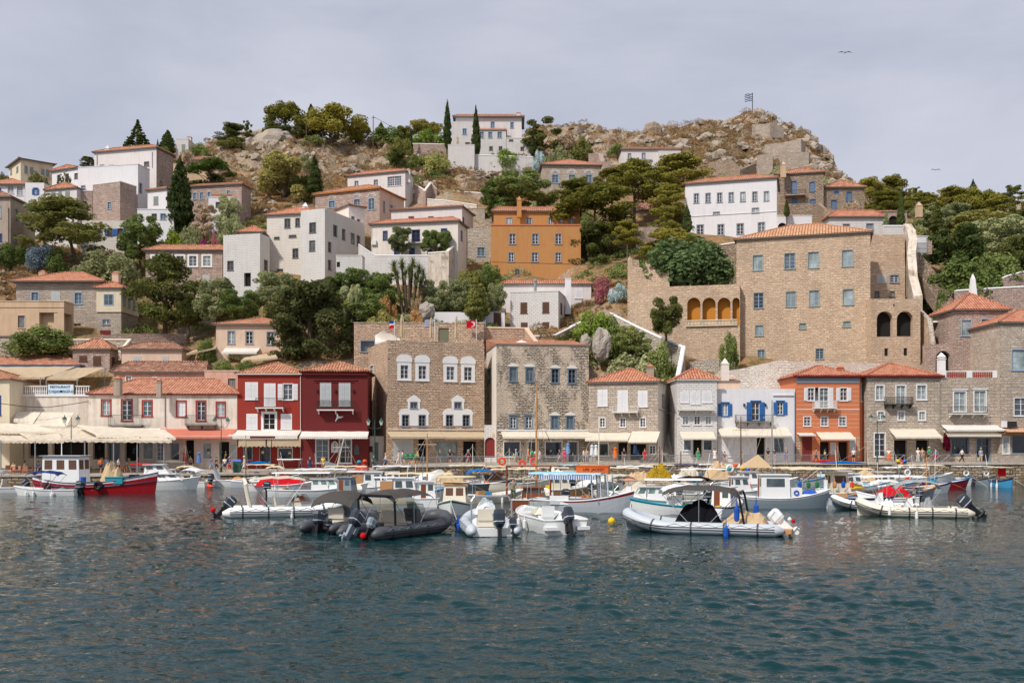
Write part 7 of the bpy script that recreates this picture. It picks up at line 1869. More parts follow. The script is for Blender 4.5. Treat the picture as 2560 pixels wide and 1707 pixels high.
# --- foreground boats
b=Boat('fishing_boat','red wooden fishing boat with a white wheelhouse and blue roof trim',238,1232,11.2,3.0,-5).hull(1.5,.95,1.9,H_RED,H_WHITE,BOT,stern=.45,rake=.35,deck=.8,inner=H_WHITE,rail=H_NAVY)
b.cabin(-4.5,-1.0,2.0,1.0,3.35,H_WHITE,H_WHITE,3,W_BROWN,.05,.08,.25,trim=H_NAVY);b.heap(.6,2.7,1.6,.8,2.6,B_TAN,2,'tarpaulin');b.mast(-3.2,4.6,H_WHITE,.06,False)
mb=MB();mb.box(1.6,3.2,-1.3,-.3,.9,1.45);mb.box(1.55,3.25,-1.35,-.25,1.45,1.52);b.add(mb,'fish_crate',H_TEAL)
mb=MB();mb.box(3.4,4.0,-.4,.4,1.1,1.7);b.add(mb,'crate',BLK);mb=MB();mb.torus((1.1,-1.55,.75),.32,.13,'y',18,7);b.add(mb,'tyre_fender',BLK);mb=MB();mb.cyl((-.6,-1.0,1.0),.25,.5);b.add(mb,'drum',FBL)
for k in (-1,1):mb=MB();mb.path([(g[0 if k > 0 else 1].x,g[0 if k > 0 else 1].y*1.005,g[0].z*.62) for g in b.gun],.035,5);b.add(mb,'rubbing_strake',H_NAVY)
b=Boat('motorboat','small white open motorboat with navy bimini in front of the red fishing boat',122,1237.5,5.2,1.9,178).hull(.5,.5,.8,H_WHITE,H_WHITE,H_NAVY,stern=.9)
b.bimini(-1.2,1.7,1.7,2.15,B_NAV);b.console(.1,.2,.8,.6,BLK);b.engine(k=1.0,z=.4);b.fender(.9,.95);b.fender(1.6,.85);b.fender(-.8,1.05,.05,h=.36,r=.17);b.heap(-1.8,-.4,1.2,.2,.5,H_GREY,4,'gear_pile');b.engine(y=-.6,k=.7)
b=Boat('motorboat','small white motorboat with a tilted outboard at the left edge',5,1230,4.4,1.8,180).hull(.5,.45,.7,H_WHITE,H_WHITE,H_NAVY);b.engine(tilt=35,k=.95);b.bimini(-.5,1.4,1.5,2.1,B_GRY);b.seat(.1);b.heap(-1.7,-.3,1.1,.2,.45,H_BROWN,9,'gear_pile')
b=Boat('cabin_cruiser','white cabin cruiser with raked windows beside the red fishing boat',405,1223,6.3,2.4,6).hull(.8,.85,1.25,H_WHITE,H_WHITE,H_LGREY,deck=.45)
b.cabin(-1.4,2.2,1.9,.9,1.5,H_WHITE,H_WHITE,3,GL_B,.15,.8);b.cabin(-1.5,.9,1.8,1.55,2.4,H_WHITE,H_WHITE,2,GL_B,.2,.7);b.bimini(-3.0,-.9,1.8,2.55,B_RED,.08,.1)
b=Boat('motorboat','small white boat with grey outboard and orange buoy beside the cabin cruiser',488,1216,4.2,1.9,150).hull(.55,.5,.8,H_WHITE);b.bimini(-.9,1.4,1.5,1.9,B_WHT);b.engine(k=1.05,z=.5);b.console(.2);mb=MB();mb.path([(-2.4,.5,.15),(-2.8,.5,.1),(-3.1,.5,.12)],[.22,.2,.03],8);b.add(mb,'buoy',ORB)
b=Boat('wooden_boat','white wooden boat with curved windscreen and furled blue sail near the red house',572,1215.5,4.5,1.8,2).hull(.7,.62,1.0,H_WHITE,H_WHITE,H_GREY,stern=.6,deck=.5,inner=H_CREAM);b.screen(-.9,1.5,.6,1.75,.5,H_LGREY);b.seat(-1.1,.9,.2,H_WOOD);b.mast(1.75,5.3,H_BROWN,.05,True,(-2.6,2.35,.16,B_BLU));b.heap(.3,1.6,1.2,.7,.4,H_WOOD,3,'net_pile')
b=Boat('inflatable_boat','long white rigid inflatable with beige bimini and grey outboard at centre left',726,1288,7.6,2.7,17).rib(H_WHITE,.35,H_LGREY,H_DK)
b.bimini(-2.6,.9,2.0,2.55,B_BEI,.12,.2);b.arch(-2.5,2.0,2.35,H_CREAM,.12,-.4);b.console(.4,.3,.9,.8,H_CREAM);b.seat(-.7,1.0,.3,H_CREAM);b.screen(1.2,.9,.9,1.35,.3);b.heap(.0,1.2,.8,.9,.5,H_BROWN,5,'gear_cover');b.engine(tilt=40,k=1.1,z=.45);b.fender(.0,-1.28,.15,h=.55);b.fender(1.9,-1.12,.3,h=.55)
mb=MB();mb.M=Matrix.Translation((-4.35,0,.1));mb.ball((-.45,0,.35),.17);b.add(mb,'propeller_cover',B_RED)
b=Boat('inflatable_boat','black rigid inflatable with folded charcoal bimini, left of the black pair',862,1322,5.6,2.4,72).rib(H_DK,.32,BLK,BLK);b.bimini(-1.6,1.1,2.4,2.1,B_DRK,.3,.5);b.console(.2,.3,.9,.7,H_GREY);b.seat(-.7);b.engine(k=1.05,z=.35,tilt=10);b.engine(y=-.62,k=.6,z=.2)
b=Boat('inflatable_boat','large black rigid inflatable with roll bar and charcoal bimini, stern towards viewer',1012,1333,6.8,3.0,57).rib(H_DK,.36,BLK,BLK);b.bimini(-2.3,1.0,2.3,2.35,B_DRK,.3,.2);b.arch(-2.2,2.4,2.1,BLK,.07,-.1);b.console(.6,.3,1.0,1.0,H_DK);b.seat(-.6,1.4,.3,B_BEI);b.screen(1.3,1.2,.9,1.5,.3);b.engine(y=.35,tilt=38,k=1.15,z=.5,low=H_GREY);b.engine(y=-.7,tilt=30,k=.75,z=.4,mat=H_GREY);mb=MB();mb.ball((-4.05,-.7,.25),.16);b.add(mb,'propeller_cover',B_RED)
b=Boat('inflatable_boat','light grey rigid inflatable with steel arch and two outboards beside the speedboat',1218,1327,6.0,2.9,98).rib(H_LGREY,.32,H_WHITE,H_GREY);b.arch(-2.0,2.1,2.0,CHROME,.045,.1);b.console(.5,.3,1.1,1.0,B_WHT);b.heap(.1,1.2,1.3,.9,.9,B_WHT,6,'console_cover');b.seat(-.5,1.2);b.engine(y=-.25,k=1.3,z=.35,tilt=14);b.engine(y=-.95,k=.75,z=.25,tilt=20);b.fender(.5,1.5,.2,FBL,.34,.17);b.fender(1.1,1.5,.25,FBL,.34,.17)
mb=MB();mb.box(-3.15,-2.8,-1.1,1.1,.02,.42);b.add(mb,'transom',H_WHITE)
b=Boat('speedboat','white open speedboat with wraparound windscreen, stern towards viewer',1362,1322,6.5,2.6,108).hull(.75,.8,1.05,H_WHITE,H_WHITE,H_CREAM,stern=.92,deck=.62,floor=.3);b.screen(.9,2.1,.95,1.5,.7);b.seat(-.2,.7,.35,H_WHITE);b.engine(k=1.2,z=.45,tilt=30,y=-.1);b.heap(.2,1.2,1.0,.8,.5,H_CREAM,8,'canvas_bundle')
mb=MB();mb.box(-3.6,-3.05,.5,1.2,.25,.42);mb.box(-3.6,-3.05,-1.2,-.55,.25,.42);mb.box(-3.1,-2.4,.35,1.1,.3,.72);mb.box(-3.1,-2.4,-1.1,-.45,.3,.72);b.add(mb,'swim_platform',H_WHITE);b.fender(.5,1.35,.35);b.fender(-.6,1.38,.35)
b=Boat('water_taxi','white and grey wooden passenger boat with a pale blue roof',1452,1277,6.8,2.5,-16).hull(.8,.75,1.45,H_LGREY,H_RED,BOT,stern=.7,rake=.3,deck=.8);b.flatroof(-3.4,1.6,2.5,2.55,B_LBL,.1,8,.6,'roof')
mb=MB();mb.loft([[(-2.6+i*.3,-1.28,z) for i in range(14)] for z in (2.5,2.2)],False,False);b.add(mb,'striped_valance',m_cloth('valance_stripes',S(226,230,236),.1,stripe=S(90,120,170),sw=.16));mb=MB()
for x in (1.0,1.6,2.1):mb.tube((x,-.95,1.0),(x-.1,-.95,2.5),.06,n=5);mb.tube((x,.95,1.0),(x-.1,.95,2.5),.06,n=5)
b.add(mb,'window_frame',H_LGREY);mb=MB();mb.box(-1.9,-.6,-1.2,-1.12,.5,1.1);b.add(mb,'side_panel',H_WHITE);mb=MB();mb.box(3.15,3.5,-.12,.12,.2,1.75);b.add(mb,'stem_post',H_WHITE)
tx=b.root;P0=Matrix.Translation(tx.location) @ Matrix.Rotation(R(-16),4,'Z')
bx=thing('storage_box','bright orange storage box with black lettering on the pale blue roof','box',P0 @ Vector((.9,-.2,2.66)),rz=R(-16));mb=MB();mb.box(-1.1,1.1,-.35,.35,0,.42);mb.build('body',H_ORNG,bx,local=True);mb=MB();mb.box(-1.14,1.14,-.38,.38,.42,.50);mb.build('lid',H_ORNG,bx,local=True)
o=text('LIFE  JACKET',(0,0,0),.26,INK_K,bx);o.location=(.1,-.362,.2)
b=Boat('wooden_boat','green and white wooden boat with oval cream canopy, bow towards viewer',1138,1282,5.2,2.2,-92).hull(.7,.6,1.05,H_WHITE,H_GREEN,BOT,stern=.6,deck=.75,inner=H_CREAM);b.flatroof(-2.4,.9,2.7,2.35,B_CRM,.06,4,.6,'canopy',True);b.cabin(-1.2,.7,1.6,.5,1.9,H_CREAM,H_WOOD,1,W_BROWN)
b=Boat('inflatable_boat','very long pale grey rigid inflatable with charcoal bimini and black console cover',1744,1330,8.2,2.8,160).rib(H_LGREY,.33,H_GREY,H_DK,bowz=.6);b.bimini(-2.2,1.7,2.3,2.5,B_DRK,.22,.35);b.heap(-1.3,1.2,1.6,.4,1.6,B_BLK,3,'console_cover');b.heap(-3.7,-1.2,1.8,.45,.9,B_TAN,7,'seat_cover');b.arch(-2.6,2.3,2.2,BLK,.06,.35);b.engine(tilt=48,k=1.05,z=.5,mat=H_WHITE,low=H_WHITE)
mb=MB();mb.box(-4.9,-3.9,-1.0,1.0,.15,.35);b.add(mb,'stern_platform',H_WOOD);b.fender(-1.7,1.5,.1,FBL,.75,.14);b.fender(-2.9,-1.3,1.1,FBL,.75,.14);b.fender(-2.2,1.2,1.1,FBL,.75,.14)
b=Boat('fishing_boat','grey hulled fishing boat with white wheelhouse and blue waterline',1958,1268.5,6.2,2.3,-3).hull(.85,.72,1.35,H_GREY,H_WHITE,BOTB,stern=.65,rake=.2,deck=.85,inner=H_WHITE);b.cabin(-1.7,.35,1.5,.7,2.35,H_WHITE,H_WHITE,1,GL_B,.06,.05,.1,True);mb=MB();mb.box(.4,1.2,-.6,.6,.7,1.45);b.add(mb,'locker',H_WHITE);mb=MB();mb.torus((.8,-.63,1.1),.15,.05,'y');b.add(mb,'emblem_ring',FBL)
mb=MB();mb.box(2.9,3.12,-.1,.1,-.1,2.0);b.add(mb,'stem_post',H_WHITE);b.heap(1.3,2.4,1.0,1.0,.4,FBL,5,'net_pile')
b=Boat('inflatable_boat','cream rigid inflatable with grey white bimini and twin tilted outboards at the right',2272,1290,6.6,2.4,166).rib(H_CREAM,.33,H_CREAM,H_DK,bowz=.55);b.bimini(-1.9,.9,1.9,2.35,B_GRY,.12,.5);b.console(.0,.3,.9,.7);b.heap(.8,1.8,.9,.4,.9,H_WHITE,2,'console_cover');b.heap(-1.6,-.6,1.2,.4,1.0,B_GRY,4,'seat_cover');b.engine(y=.35,tilt=48,k=1.2,z=.55);b.engine(y=-.45,tilt=44,k=1.0,z=.5);b.fender(-.3,1.2,.1,h=.6);b.fender(1.3,1.15,.35,h=.5)
b=Boat('inflatable_boat','white inflatable behind the cream one with only its blunt bow showing',2180,1274,5.6,2.2,168).rib(H_WHITE,.27,H_GREY,H_DK,bowz=.5);b.console(-.5);b.bimini(-1.9,.2,1.7,2.1,B_WHT,.1,.3)
# --- boats behind, by table: label, px, py, L, heading, hull, stripe, kind, canopy
BG_=[
 ('white motor cruiser with long flat white roof behind the white rigid inflatable',790,1240,7.0,4,H_WHITE,None,'cruiser',H_WHITE),
 ('white boat covered by bright red canvas behind the beige bimini',715,1226,6.0,8,H_WHITE,None,'cover',B_RED),
 ('white boat with varnished wooden cabin door left of the mast boat',925,1232,6.0,2,H_WHITE,None,'woodcab',H_WHITE),
 ('grey patrol style launch with antenna mast behind the black inflatables',868,1246,4.4,80,H_LGREY,None,'cab',H_GREY),
 ('white boat with short wooden mast and wide cream awning at centre',1052,1240,6.4,5,H_WHITE,None,'awn',B_CRM),
 ('brown wooden sailing boat with the tallest mast and rust red frame',1335,1262,7.0,80,H_BROWN,None,'sail',H_BROWN),
 ('white boat shrouded in pale grey sail cover behind the cream awning',1095,1212,5.0,20,H_WHITE,None,'cover',B_WHT),
 ('small boat with cream flat canopy left of the blue bimini',1170,1206,4.6,10,H_WHITE,None,'awn',B_CRM),
 ('grey dinghy hull below the bright blue bimini',1205,1222,4.6,5,H_DK,None,'bim',B_BLU),
 ('small boat with cream awning right of the tall mast',1262,1212,4.2,-5,H_WHITE,None,'awn',B_CRM),
 ('cream boat with bowed canopy at the foot of the tall mast',1325,1209,4.4,8,H_WHITE,None,'bim',B_CRM),
 ('tiny boat with round pale blue sunshade',1425,1210,3.8,0,H_WHITE,None,'oval',B_LBL),
 ('small cream cabin boat below the pale blue sunshade',1424,1222,3.8,-80,H_CREAM,None,'cab',H_CREAM),
 ('boat with grey beige awning behind the striped flag',1452,1206,4.4,5,H_WHITE,None,'awn',B_BEI),
 ('dark inflatable under the striped flag',1498,1226,4.4,12,H_DK,None,'rib',B_DRK),
 ('boat with tan folding hood right of the orange storage box',1545,1242,4.6,30,H_CREAM,None,'bim',B_BEI),
 ('small boat with tilted white panel awning left of the yellow nets',1590,1211,4.4,-4,H_WHITE,None,'awn',B_WHT),
 ('boat with narrow cream awning behind the yellow nets',1645,1205,4.2,2,H_WHITE,None,'awn',B_CRM),
 ('small boat with dark blue furled canopy at the quay wall',1709,1203,4.0,0,H_WHITE,H_BLUE,'awn',H_NAVY),
 ('small boat with white roof against the quay wall right of the dark blue canopy',1782,1203,3.6,0,H_WHITE,None,'awn',B_WHT),
 ('white sport cruiser with green tinted windows left of the charcoal bimini',1655,1268,5.4,175,H_WHITE,None,'cruiser',H_WHITE),
 ('turquoise striped motorboat hidden behind the long pale grey inflatable',1700,1283,5.0,178,H_WHITE,H_TEAL,'bim',B_WHT),
 ('boat with pale tan hull and black bimini behind the green window cruiser',1740,1250,4.8,5,H_CREAM,None,'bim',B_BLK),
 ('white motorboat with sloping stern beside the grey fishing boat',1812,1285,4.6,60,H_WHITE,H_NAVY,'cab',H_WHITE),
 ('white hulled caique with a long cream awning and hanging net floats',2075,1248,7.6,4,H_GREY,H_WHITE,'awnlong',B_CRM),
 ('caique with grey mast and peaked tan sail awning',1890,1222,6.4,2,H_WHITE,None,'peak',B_TAN),
 ('boat with blue furled sail in front of the orange house',2110,1212,7.0,0,H_WHITE,H_BLUE,'furl',B_BLU),
 ('beige cabin boat with blue band left of the quay wall gap',2215,1226,5.2,5,H_CREAM,H_BLUE,'cab',H_CREAM),
 ('wooden boat with varnished rail and white canopy on the right',2225,1252,6.0,8,H_GREY,H_WOOD,'awn',B_WHT),
 ('white fishing boat with inclined post and life ring at right',2290,1232,5.0,5,H_WHITE,H_NAVY,'frame',B_CRM),
 ('white boat with red rear cover behind the cream inflatable',2225,1262,3.4,170,H_WHITE,None,'cover',B_RED),
 ('small blue and white open boat with life ring, left of three at the wall',2408,1212,2.8,-90,H_LGREY,H_BLUE,'ring',B_WHT),
 ('small grey open boat with red buoy, middle of three at the wall',2456,1212,2.9,-80,H_GREY,H_DK,'ring',B_WHT),
 ('small navy and pale blue boat with red panel, right of three at the wall',2505,1217,3.1,-90,H_BLUE,H_NAVY,'redp',B_CRM),
 ('small red and blue boat stern showing left of the quay wall gap',2345,1221,4.6,0,H_RED,H_NAVY,'open',None),
 ('low white open boat with hardtop shade near the red houses',725,1206,4.0,0,H_WHITE,None,'table',H_WHITE),
 ('small boat with arched cream bimini right of the furled blue sail',692,1208,3.6,0,H_WHITE,None,'bim',B_CRM),
 ('white boat with curved cream awning right of the cabin cruiser',470,1207,3.8,0,H_WHITE,None,'bim',B_CRM),
 ('cream boat with flat awning in front of the dark red house',870,1211,5.0,3,H_WHITE,None,'awn',B_CRM),
 ('white boat with flat awning in front of the alley',985,1210,4.6,-3,H_WHITE,None,'awn',B_WHT),
 ('long low cream boat behind the charcoal biminis',1000,1256,5.4,5,H_CREAM,H_BLUE,'woodcab',H_WOOD),
 ('small cream boat cluttered with gear left of the brown sailing boat',1232,1254,4.4,30,H_CREAM,None,'open',None),
 ('white small boat with low cabin between net piles and fishing boat',1850,1244,4.4,10,H_WHITE,None,'cab',H_WHITE),
 ('small boat with red folded sail on its roof by the orange house',2060,1206,4.4,0,H_WHITE,H_RED,'furl',B_RED),
 ('small boat with narrow white awning by the quay wall railing',2300,1206,5.6,0,H_WHITE,None,'awn',B_CRM),
 ('white boat with folded beige sail cover behind the cabin cruiser',430,1206,4.6,0,H_WHITE,None,'furl',B_BEI),
 ('low white skiff moored under the bright red house',650,1204,4.4,0,H_WHITE,None,'awn',B_CRM),
 ('grey blue skiff beside the red canvas covered boat',640,1217,4.2,5,H_LGREY,None,'open',None),
 ('white launch with wide white awning behind the motor cruiser',810,1222,5.6,3,H_WHITE,None,'awn',B_WHT),
 ('small white cabin boat between the wood cabin boat and cream awning',985,1226,4.4,8,H_WHITE,None,'cab',H_WHITE),
 ('boat with tan cover left of the covered dinghy heap',1130,1222,4.4,-4,H_WHITE,None,'cover',B_TAN),
 ('cream caique with awning right of the blue bimini',1290,1222,5.2,4,H_CREAM,None,'awn',B_CRM),
 ('white boat with beige awning behind the rust red frame',1372,1216,5.0,0,H_WHITE,None,'awn',B_BEI),
 ('wooden caique crammed between pale blue roof and jetty',1400,1238,5.6,10,H_WOOD,H_WHITE,'cab',H_CREAM),
 ('white boat with pale awning right of the striped flag',1545,1217,5.0,0,H_WHITE,None,'awn',B_CRM),
 ('beige covered launch in front of the yellow nets',1600,1256,5.0,170,H_CREAM,None,'cover',B_BEI),
 ('white skiff with upturned awning by the dark mast',1760,1222,5.0,0,H_WHITE,None,'awn',B_WHT),
 ('white boat with cream awning under the peaked tan sail',1840,1214,5.4,0,H_WHITE,None,'awn',B_CRM),
 ('caique with white awning left of the blue furled sail',1985,1216,5.6,3,H_WHITE,H_BLUE,'awn',B_CRM),
 ('white caique with wheelhouse behind the long cream awning',2130,1232,5.6,5,H_WHITE,H_BLUE,'cab',H_WHITE),
 ('boat with tan mound cover right of the long cream awning',2170,1216,5.0,0,H_WHITE,None,'cover',B_TAN),
 ('blue trimmed white boat nearest the quay wall gap',2265,1215,5.0,0,H_WHITE,H_BLUE,'awn',B_WHT),
 ('navy striped caique bow behind the red rear cover',2170,1262,5.2,6,H_LGREY,H_NAVY,'open',None),
 ('white bowrider with windscreen hidden beside the speedboat',1500,1262,4.6,20,H_WHITE,None,'bim',B_WHT),
 ('pale motor launch with canopy left of the green hulled boat',1065,1262,4.4,100,H_WHITE,None,'cab',H_WHITE),
]
for i,(lab,px,py,L,hd,hm,st,kind,cm) in enumerate(BG_):
    L *= 1.14;Bm=min(2.6,L*.38);b=Boat({'cruiser':'motor_cruiser','sail':'sailing_boat','rib':'inflatable_boat'}.get(kind,'small_boat'),lab,px,py,L,Bm,hd)
    g=random.Random(i)
    if kind=='rib':b.rib(hm,.24);b.engine(k=.9);continue
    b.hull(.62,.55,1.0+.15*(L > 6),hm,st,None,stern=g.choice((.55,.7,.85)),deck=.62,inner=H_CREAM if i % 2 else H_WHITE,rail=st or H_WHITE)
    if kind=='cruiser':b.cabin(-.3,2.2,Bm*.72,.6,1.5,H_WHITE,H_WHITE,3,m_glass('glass_green_tint',(.10,.18,.15,1)),.12,.6);b.flatroof(-L*.45,1.3,Bm*.85,2.0,cm,.08,6,.6,'hardtop');b.engine()
    if kind=='cover':b.heap(-L*.42,L*.3,Bm*.9,.5,1.2,cm,i,'canvas_cover');b.engine(k=.8)
    if kind=='woodcab':b.cabin(-.5,1.3,Bm*.7,.5,1.9,H_WHITE,H_WHITE,2,GL_B,.06,.25,.15);mb=MB();mb.box(-1.5,-.55,-Bm*.36,-Bm*.3,.5,1.7);b.add(mb,'cabin_door',H_WOOD);b.flatroof(-2.0,-.4,Bm*.8,1.95,H_WHITE,.06,4)
    if kind=='cab':b.cabin(-.8,.8,Bm*.68,.5,1.75,cm,cm,2,GL_B,.1,.35,.1,True)
    if kind in ('awn','awnlong'):b.bimini(-L*.42,L*.36,Bm*1.05,2.05 if kind=='awn' else 2.6,cm,.1,.06,name='awning')
    if kind=='awn' and i % 2:b.mast(L*.1,3.2+g.random()*1.2,g.choice((H_WOOD,IRON_W,H_BROWN)),.04)
    if kind=='awnlong':
        b.cabin(-.2,1.5,1.5,.5,2.2,H_CREAM,H_CREAM,1,W_BROWN)
        for k,cc in enumerate((FBL,H_GREEN,H_GREEN,YEL,H_WOOD,FBL,ORB)):mb=MB();x=-3.0+k*.72;mb.path([(x,-1.25,1.0),(x,-1.25,1.1),(x,-1.25,1.4),(x,-1.25,1.5),(x,-1.25,1.9)],[.1,.17,.17,.06,.01],7);b.add(mb,'net_float',cc)
        b.heap(1.6,2.8,1.2,.9,.5,YEL,3,'net_pile')
    if kind=='bim':b.bimini(-L*.3,L*.22,Bm*.95,1.95,cm,.14,.35);b.console(.1);b.engine(k=.9)
    if kind=='oval':b.flatroof(-1.1,1.1,1.6,2.1,cm,.05,4,.5,'sunshade',True)
    if kind=='sail':
        b.cabin(-1.2,1.0,1.5,.6,1.3,H_BROWN,H_BROWN,2);b.mast(1.2,9.0,H_WOOD,.1);f=MB();[f.tube((-2.6,y,.6),(-2.6,y,3.0),.07,n=6) for y in (-1.6,1.6)];f.tube((-2.6,-1.67,3.0),(-2.6,1.67,3.0),.08,n=6);b.add(f,'boom_gallows',H_BROWN);mb=MB();mb.torus((0,.9,3.1),.2,.09,'x');b.add(mb,'life_ring',ORB)
    if kind=='peak':
        b.cabin(-1.5,.2,1.5,.5,1.7,H_WHITE,H_WHITE,2);b.mast(1.6,7.4,IRON_G,.07);mb=MB();mb.poly([(-1.6,-.9,2.1),(1.4,-.9,2.1),(.2,0,3.4)]);mb.poly([(-1.6,.9,2.1),(1.4,.9,2.1),(.2,0,3.4)]);mb.poly([(-1.6,-.9,2.1),(-1.6,.9,2.1),(.2,0,3.4)]);b.add(mb,'peaked_awning',cm);b.heap(-3,-1.6,1.4,.5,.9,H_TEAL,5,'net_pile')
    if kind=='furl':b.cabin(-.6,.8,1.3,.5,1.5);b.mast(L*.3,4.4,H_BROWN,.05,True,(L*.62,2.3,.15,cm))
    if kind=='frame':b.arch(-1.6,1.6,2.4,IRON_G,.04,.6);b.mast(1.0,3.4);mb=MB();mb.torus((-1.2,-.8,1.9),.24,.08,'y');b.add(mb,'life_ring',H_WHITE);[b.add((lambda m:(m.ball((-1.5+k*.22,-.9,1.2+.2*(k % 2)),.16),m)[1])(MB()),'buoy',ORB) for k in range(3)]
    if kind=='ring':b.flatroof(-1.3,.9,1.5,2.0,cm,.04,2,.4,'sunshade');mb=MB();mb.torus((.5,.1,1.3),.25,.08,'x');b.add(mb,'life_ring',H_WHITE);mb=MB();mb.ball((1.1,.3,.1),.17);b.add(mb,'buoy',ORB if i % 2 else YEL)
    if kind=='redp':b.flatroof(-1.4,.8,1.7,2.0,cm,.05,2,.4,'sunshade');mb=MB();mb.box(-.1,0,-.4,.4,1.1,1.9);b.add(mb,'panel',B_RED);b.fender(.5,.75);b.fender(.5,-.75)
    if kind=='table':b.flatroof(-1.3,1.3,1.5,2.6,cm,.07,4,.4,'hardtop')
    if kind in ('open','awn','cover') and i % 3==0:b.heap(-L*.3,L*.1,Bm*.6,.3,.5,g.choice((H_WOOD,H_BLUE,H_WHITE,B_TAN)),i+20,'gear_pile')
    for q in range(g.choice((1,2,3))):
        x,y,w=g.uniform(-L*.35,L*.1),g.uniform(-.4,.4),g.uniform(.15,.32);mb=MB();mb.box(x-w,x+w,y-w*.7,y+w*.7,.15,.15+w*2.4);b.add(mb,'crate',g.choice((H_BLUE,H_ORNG,H_WHITE,H_GREEN,H_WOOD,YEL,H_TEAL,H_GREY)))
    if i % 2==0:x=g.uniform(-1,1.3);mb=MB();mb.tube((x,.3,.5),(x+g.uniform(-.7,.7),.3,g.uniform(2.2,4.2)),.022,n=4);b.add(mb,'antenna_pole',g.choice((H_WHITE,H_WOOD,CHROME)))
    if i % 4==1:b.fender(.3,-Bm*.52);b.fender(-.9,-Bm*.5,mat=g.choice((FBL,ORB,H_WHITE)))
def buoy(lab,px,py,mat,r=.16):d=D_(py);root=thing('mooring_buoy',lab,'buoy',(XA(px,d),d,0));mb=MB();mb.ball((0,0,r*.4),r,12,8);mb.tube((0,0,r*1.2),(0,0,r*1.6),.04);mb.build('float',mat,root,True,local=True)
buoy('yellow mooring buoy in the water before the long pale grey inflatable',1529,1306,YEL,.22);buoy('white buoy floating beside a red one at right',1974,1300,H_WHITE,.13);buoy('small red buoy floating beside the white one',1983,1303,B_RED,.11);buoy('orange red buoy below the blunt white bow at right',2150,1283,ORB,.2)
# ================================================================== QUAY LIFE
def pz(px,d):return QZ(px,d)
# cafe canopies at left
CG='stretched canopies over the left quay cafe'
for lab,pts,mat,posts in (
    ('front left lined canopy over the cafe tables',[(-60,1101,110),(160,1102,110),(140,1072,123),(-60,1066,123)],C_LINED,((2,110,1100),(88,110,1102))),
    ('long lined canopy sagging behind the double headed lamp',[(70,1098,111),(430,1101,110),(360,1070,123),(30,1070,124)],C_LINED,((212,110.5,1101),(284,110.5,1101),(343,110.5,1101),(410,110.5,1101))),
    ('raised back canopy beside the white restaurant wall',[(-40,1078,117),(150,1080,118),(86,1060,124),(-50,1056,124)],C_CREAM,()),
    ('narrow canopy strip reaching to the salmon awning',[(240,1088,114),(440,1094,113),(412,1074,122),(190,1062,122)],C_CREAM,((350,113,1092),(420,113,1094))),
    ('left sloping cream sun sail on the restaurant wall',[(34,1050,124.5),(80,1062,124),(102,1030,126.5),(42,1029,126.5)],C_CREAM,()),
    ('right sloping cream sun sail on the restaurant wall',[(82,1064,124),(166,1066,124),(184,1031,126.5),(104,1030,126.5)],C_CREAM,()),
    ('white canopy strip between cafe canopies and salmon awning',[(280,1086,118),(405,1089,118),(400,1070,123),(300,1070,123)],C_WHITE,()),
    ):tarp('cafe_canopy',lab,pts,mat,CG,posts)
tarp('sun_sail','beige sun sail strung above the dark red house roof',[(602,902,133),(694,893,133),(684,880,136),(610,894,136)],C_TAN)
tarp('sun_sail','beige sun sail stretched from the cream house to the low beige house',[(466,884,137),(540,868,138),(538,860,140),(478,878,140)],C_TAN)
tarp('sun_sail','small peaked white sail on the roof terrace of the brown stone house',[(938,856,133),(1000,846,131),(958,826,132),(938,838,134)],C_WHITE)
# cafe furniture
wick=m_flat('wicker',S(176,120,92),.8)
def chair():
    mb=MB();mb.box(-.25,.25,-.25,.25,.4,.46);s_=MB();s_.box(-.25,.25,.2,.27,.46,.92);lg=[]
    for x in (-.22,.22):
        for y in (-.22,.22):l=MB();l.tube((x,y,0),(x,y,.4),.025,n=5);lg.append(l)
    return mb,s_,lg
a,b_,lg=chair();c0=thing('cafe_chair','x','chair');a.build('seat',wick,c0,local=True);b_.build('backrest',wick,c0,local=True);[l.build('leg',wick,c0,local=True) for l in lg]
kids=list(c0.children);g=random.Random(2);first=True
for i,(px,d,lab) in enumerate(((30,108.6,'leftmost wicker cafe chair at the quay edge'),(44,109.5,'second wicker cafe chair from the left edge'),(62,108.5,'wicker cafe chair nearest the red boat wheelhouse'),(20,112,'wicker chair deep under the canopy at far left'),(76,112,'wicker chair behind the front row left of the white wheelhouse'),(215,111.5,'wicker chair behind the red boat deck'),(300,112,'wicker chair under the canopy above the cabin cruiser'),(322,112.6,'wicker chair beside the canopy post above the cabin cruiser'))):
    r=c0 if first else c0.copy()
    if not first:
        COL.objects.link(r)
        for k in kids:q=k.copy();COL.objects.link(q);q.parent=r
    r.location=(XA(px,d),d,pz(px,d));r.rotation_euler=(0,0,g.uniform(0,6));r['label']=lab;r['group']='wicker chairs of the quay cafe';first=False
for lab,px,d in (('round cafe table among the left wicker chairs',52,110.8),('round cafe table behind the red boat',228,112),('round cafe table above the cabin cruiser',311,113)):
    r=thing('cafe_table',lab,'table',(XA(px,d),d,pz(px,d)),'cafe tables');mb=MB();mb.cyl((0,0,.72),.4,.04,16);mb.build('tabletop',W_BROWN,r,local=True);mb=MB();mb.tube((0,0,0),(0,0,.72),.04);mb.build('pedestal',IRON,r,local=True)
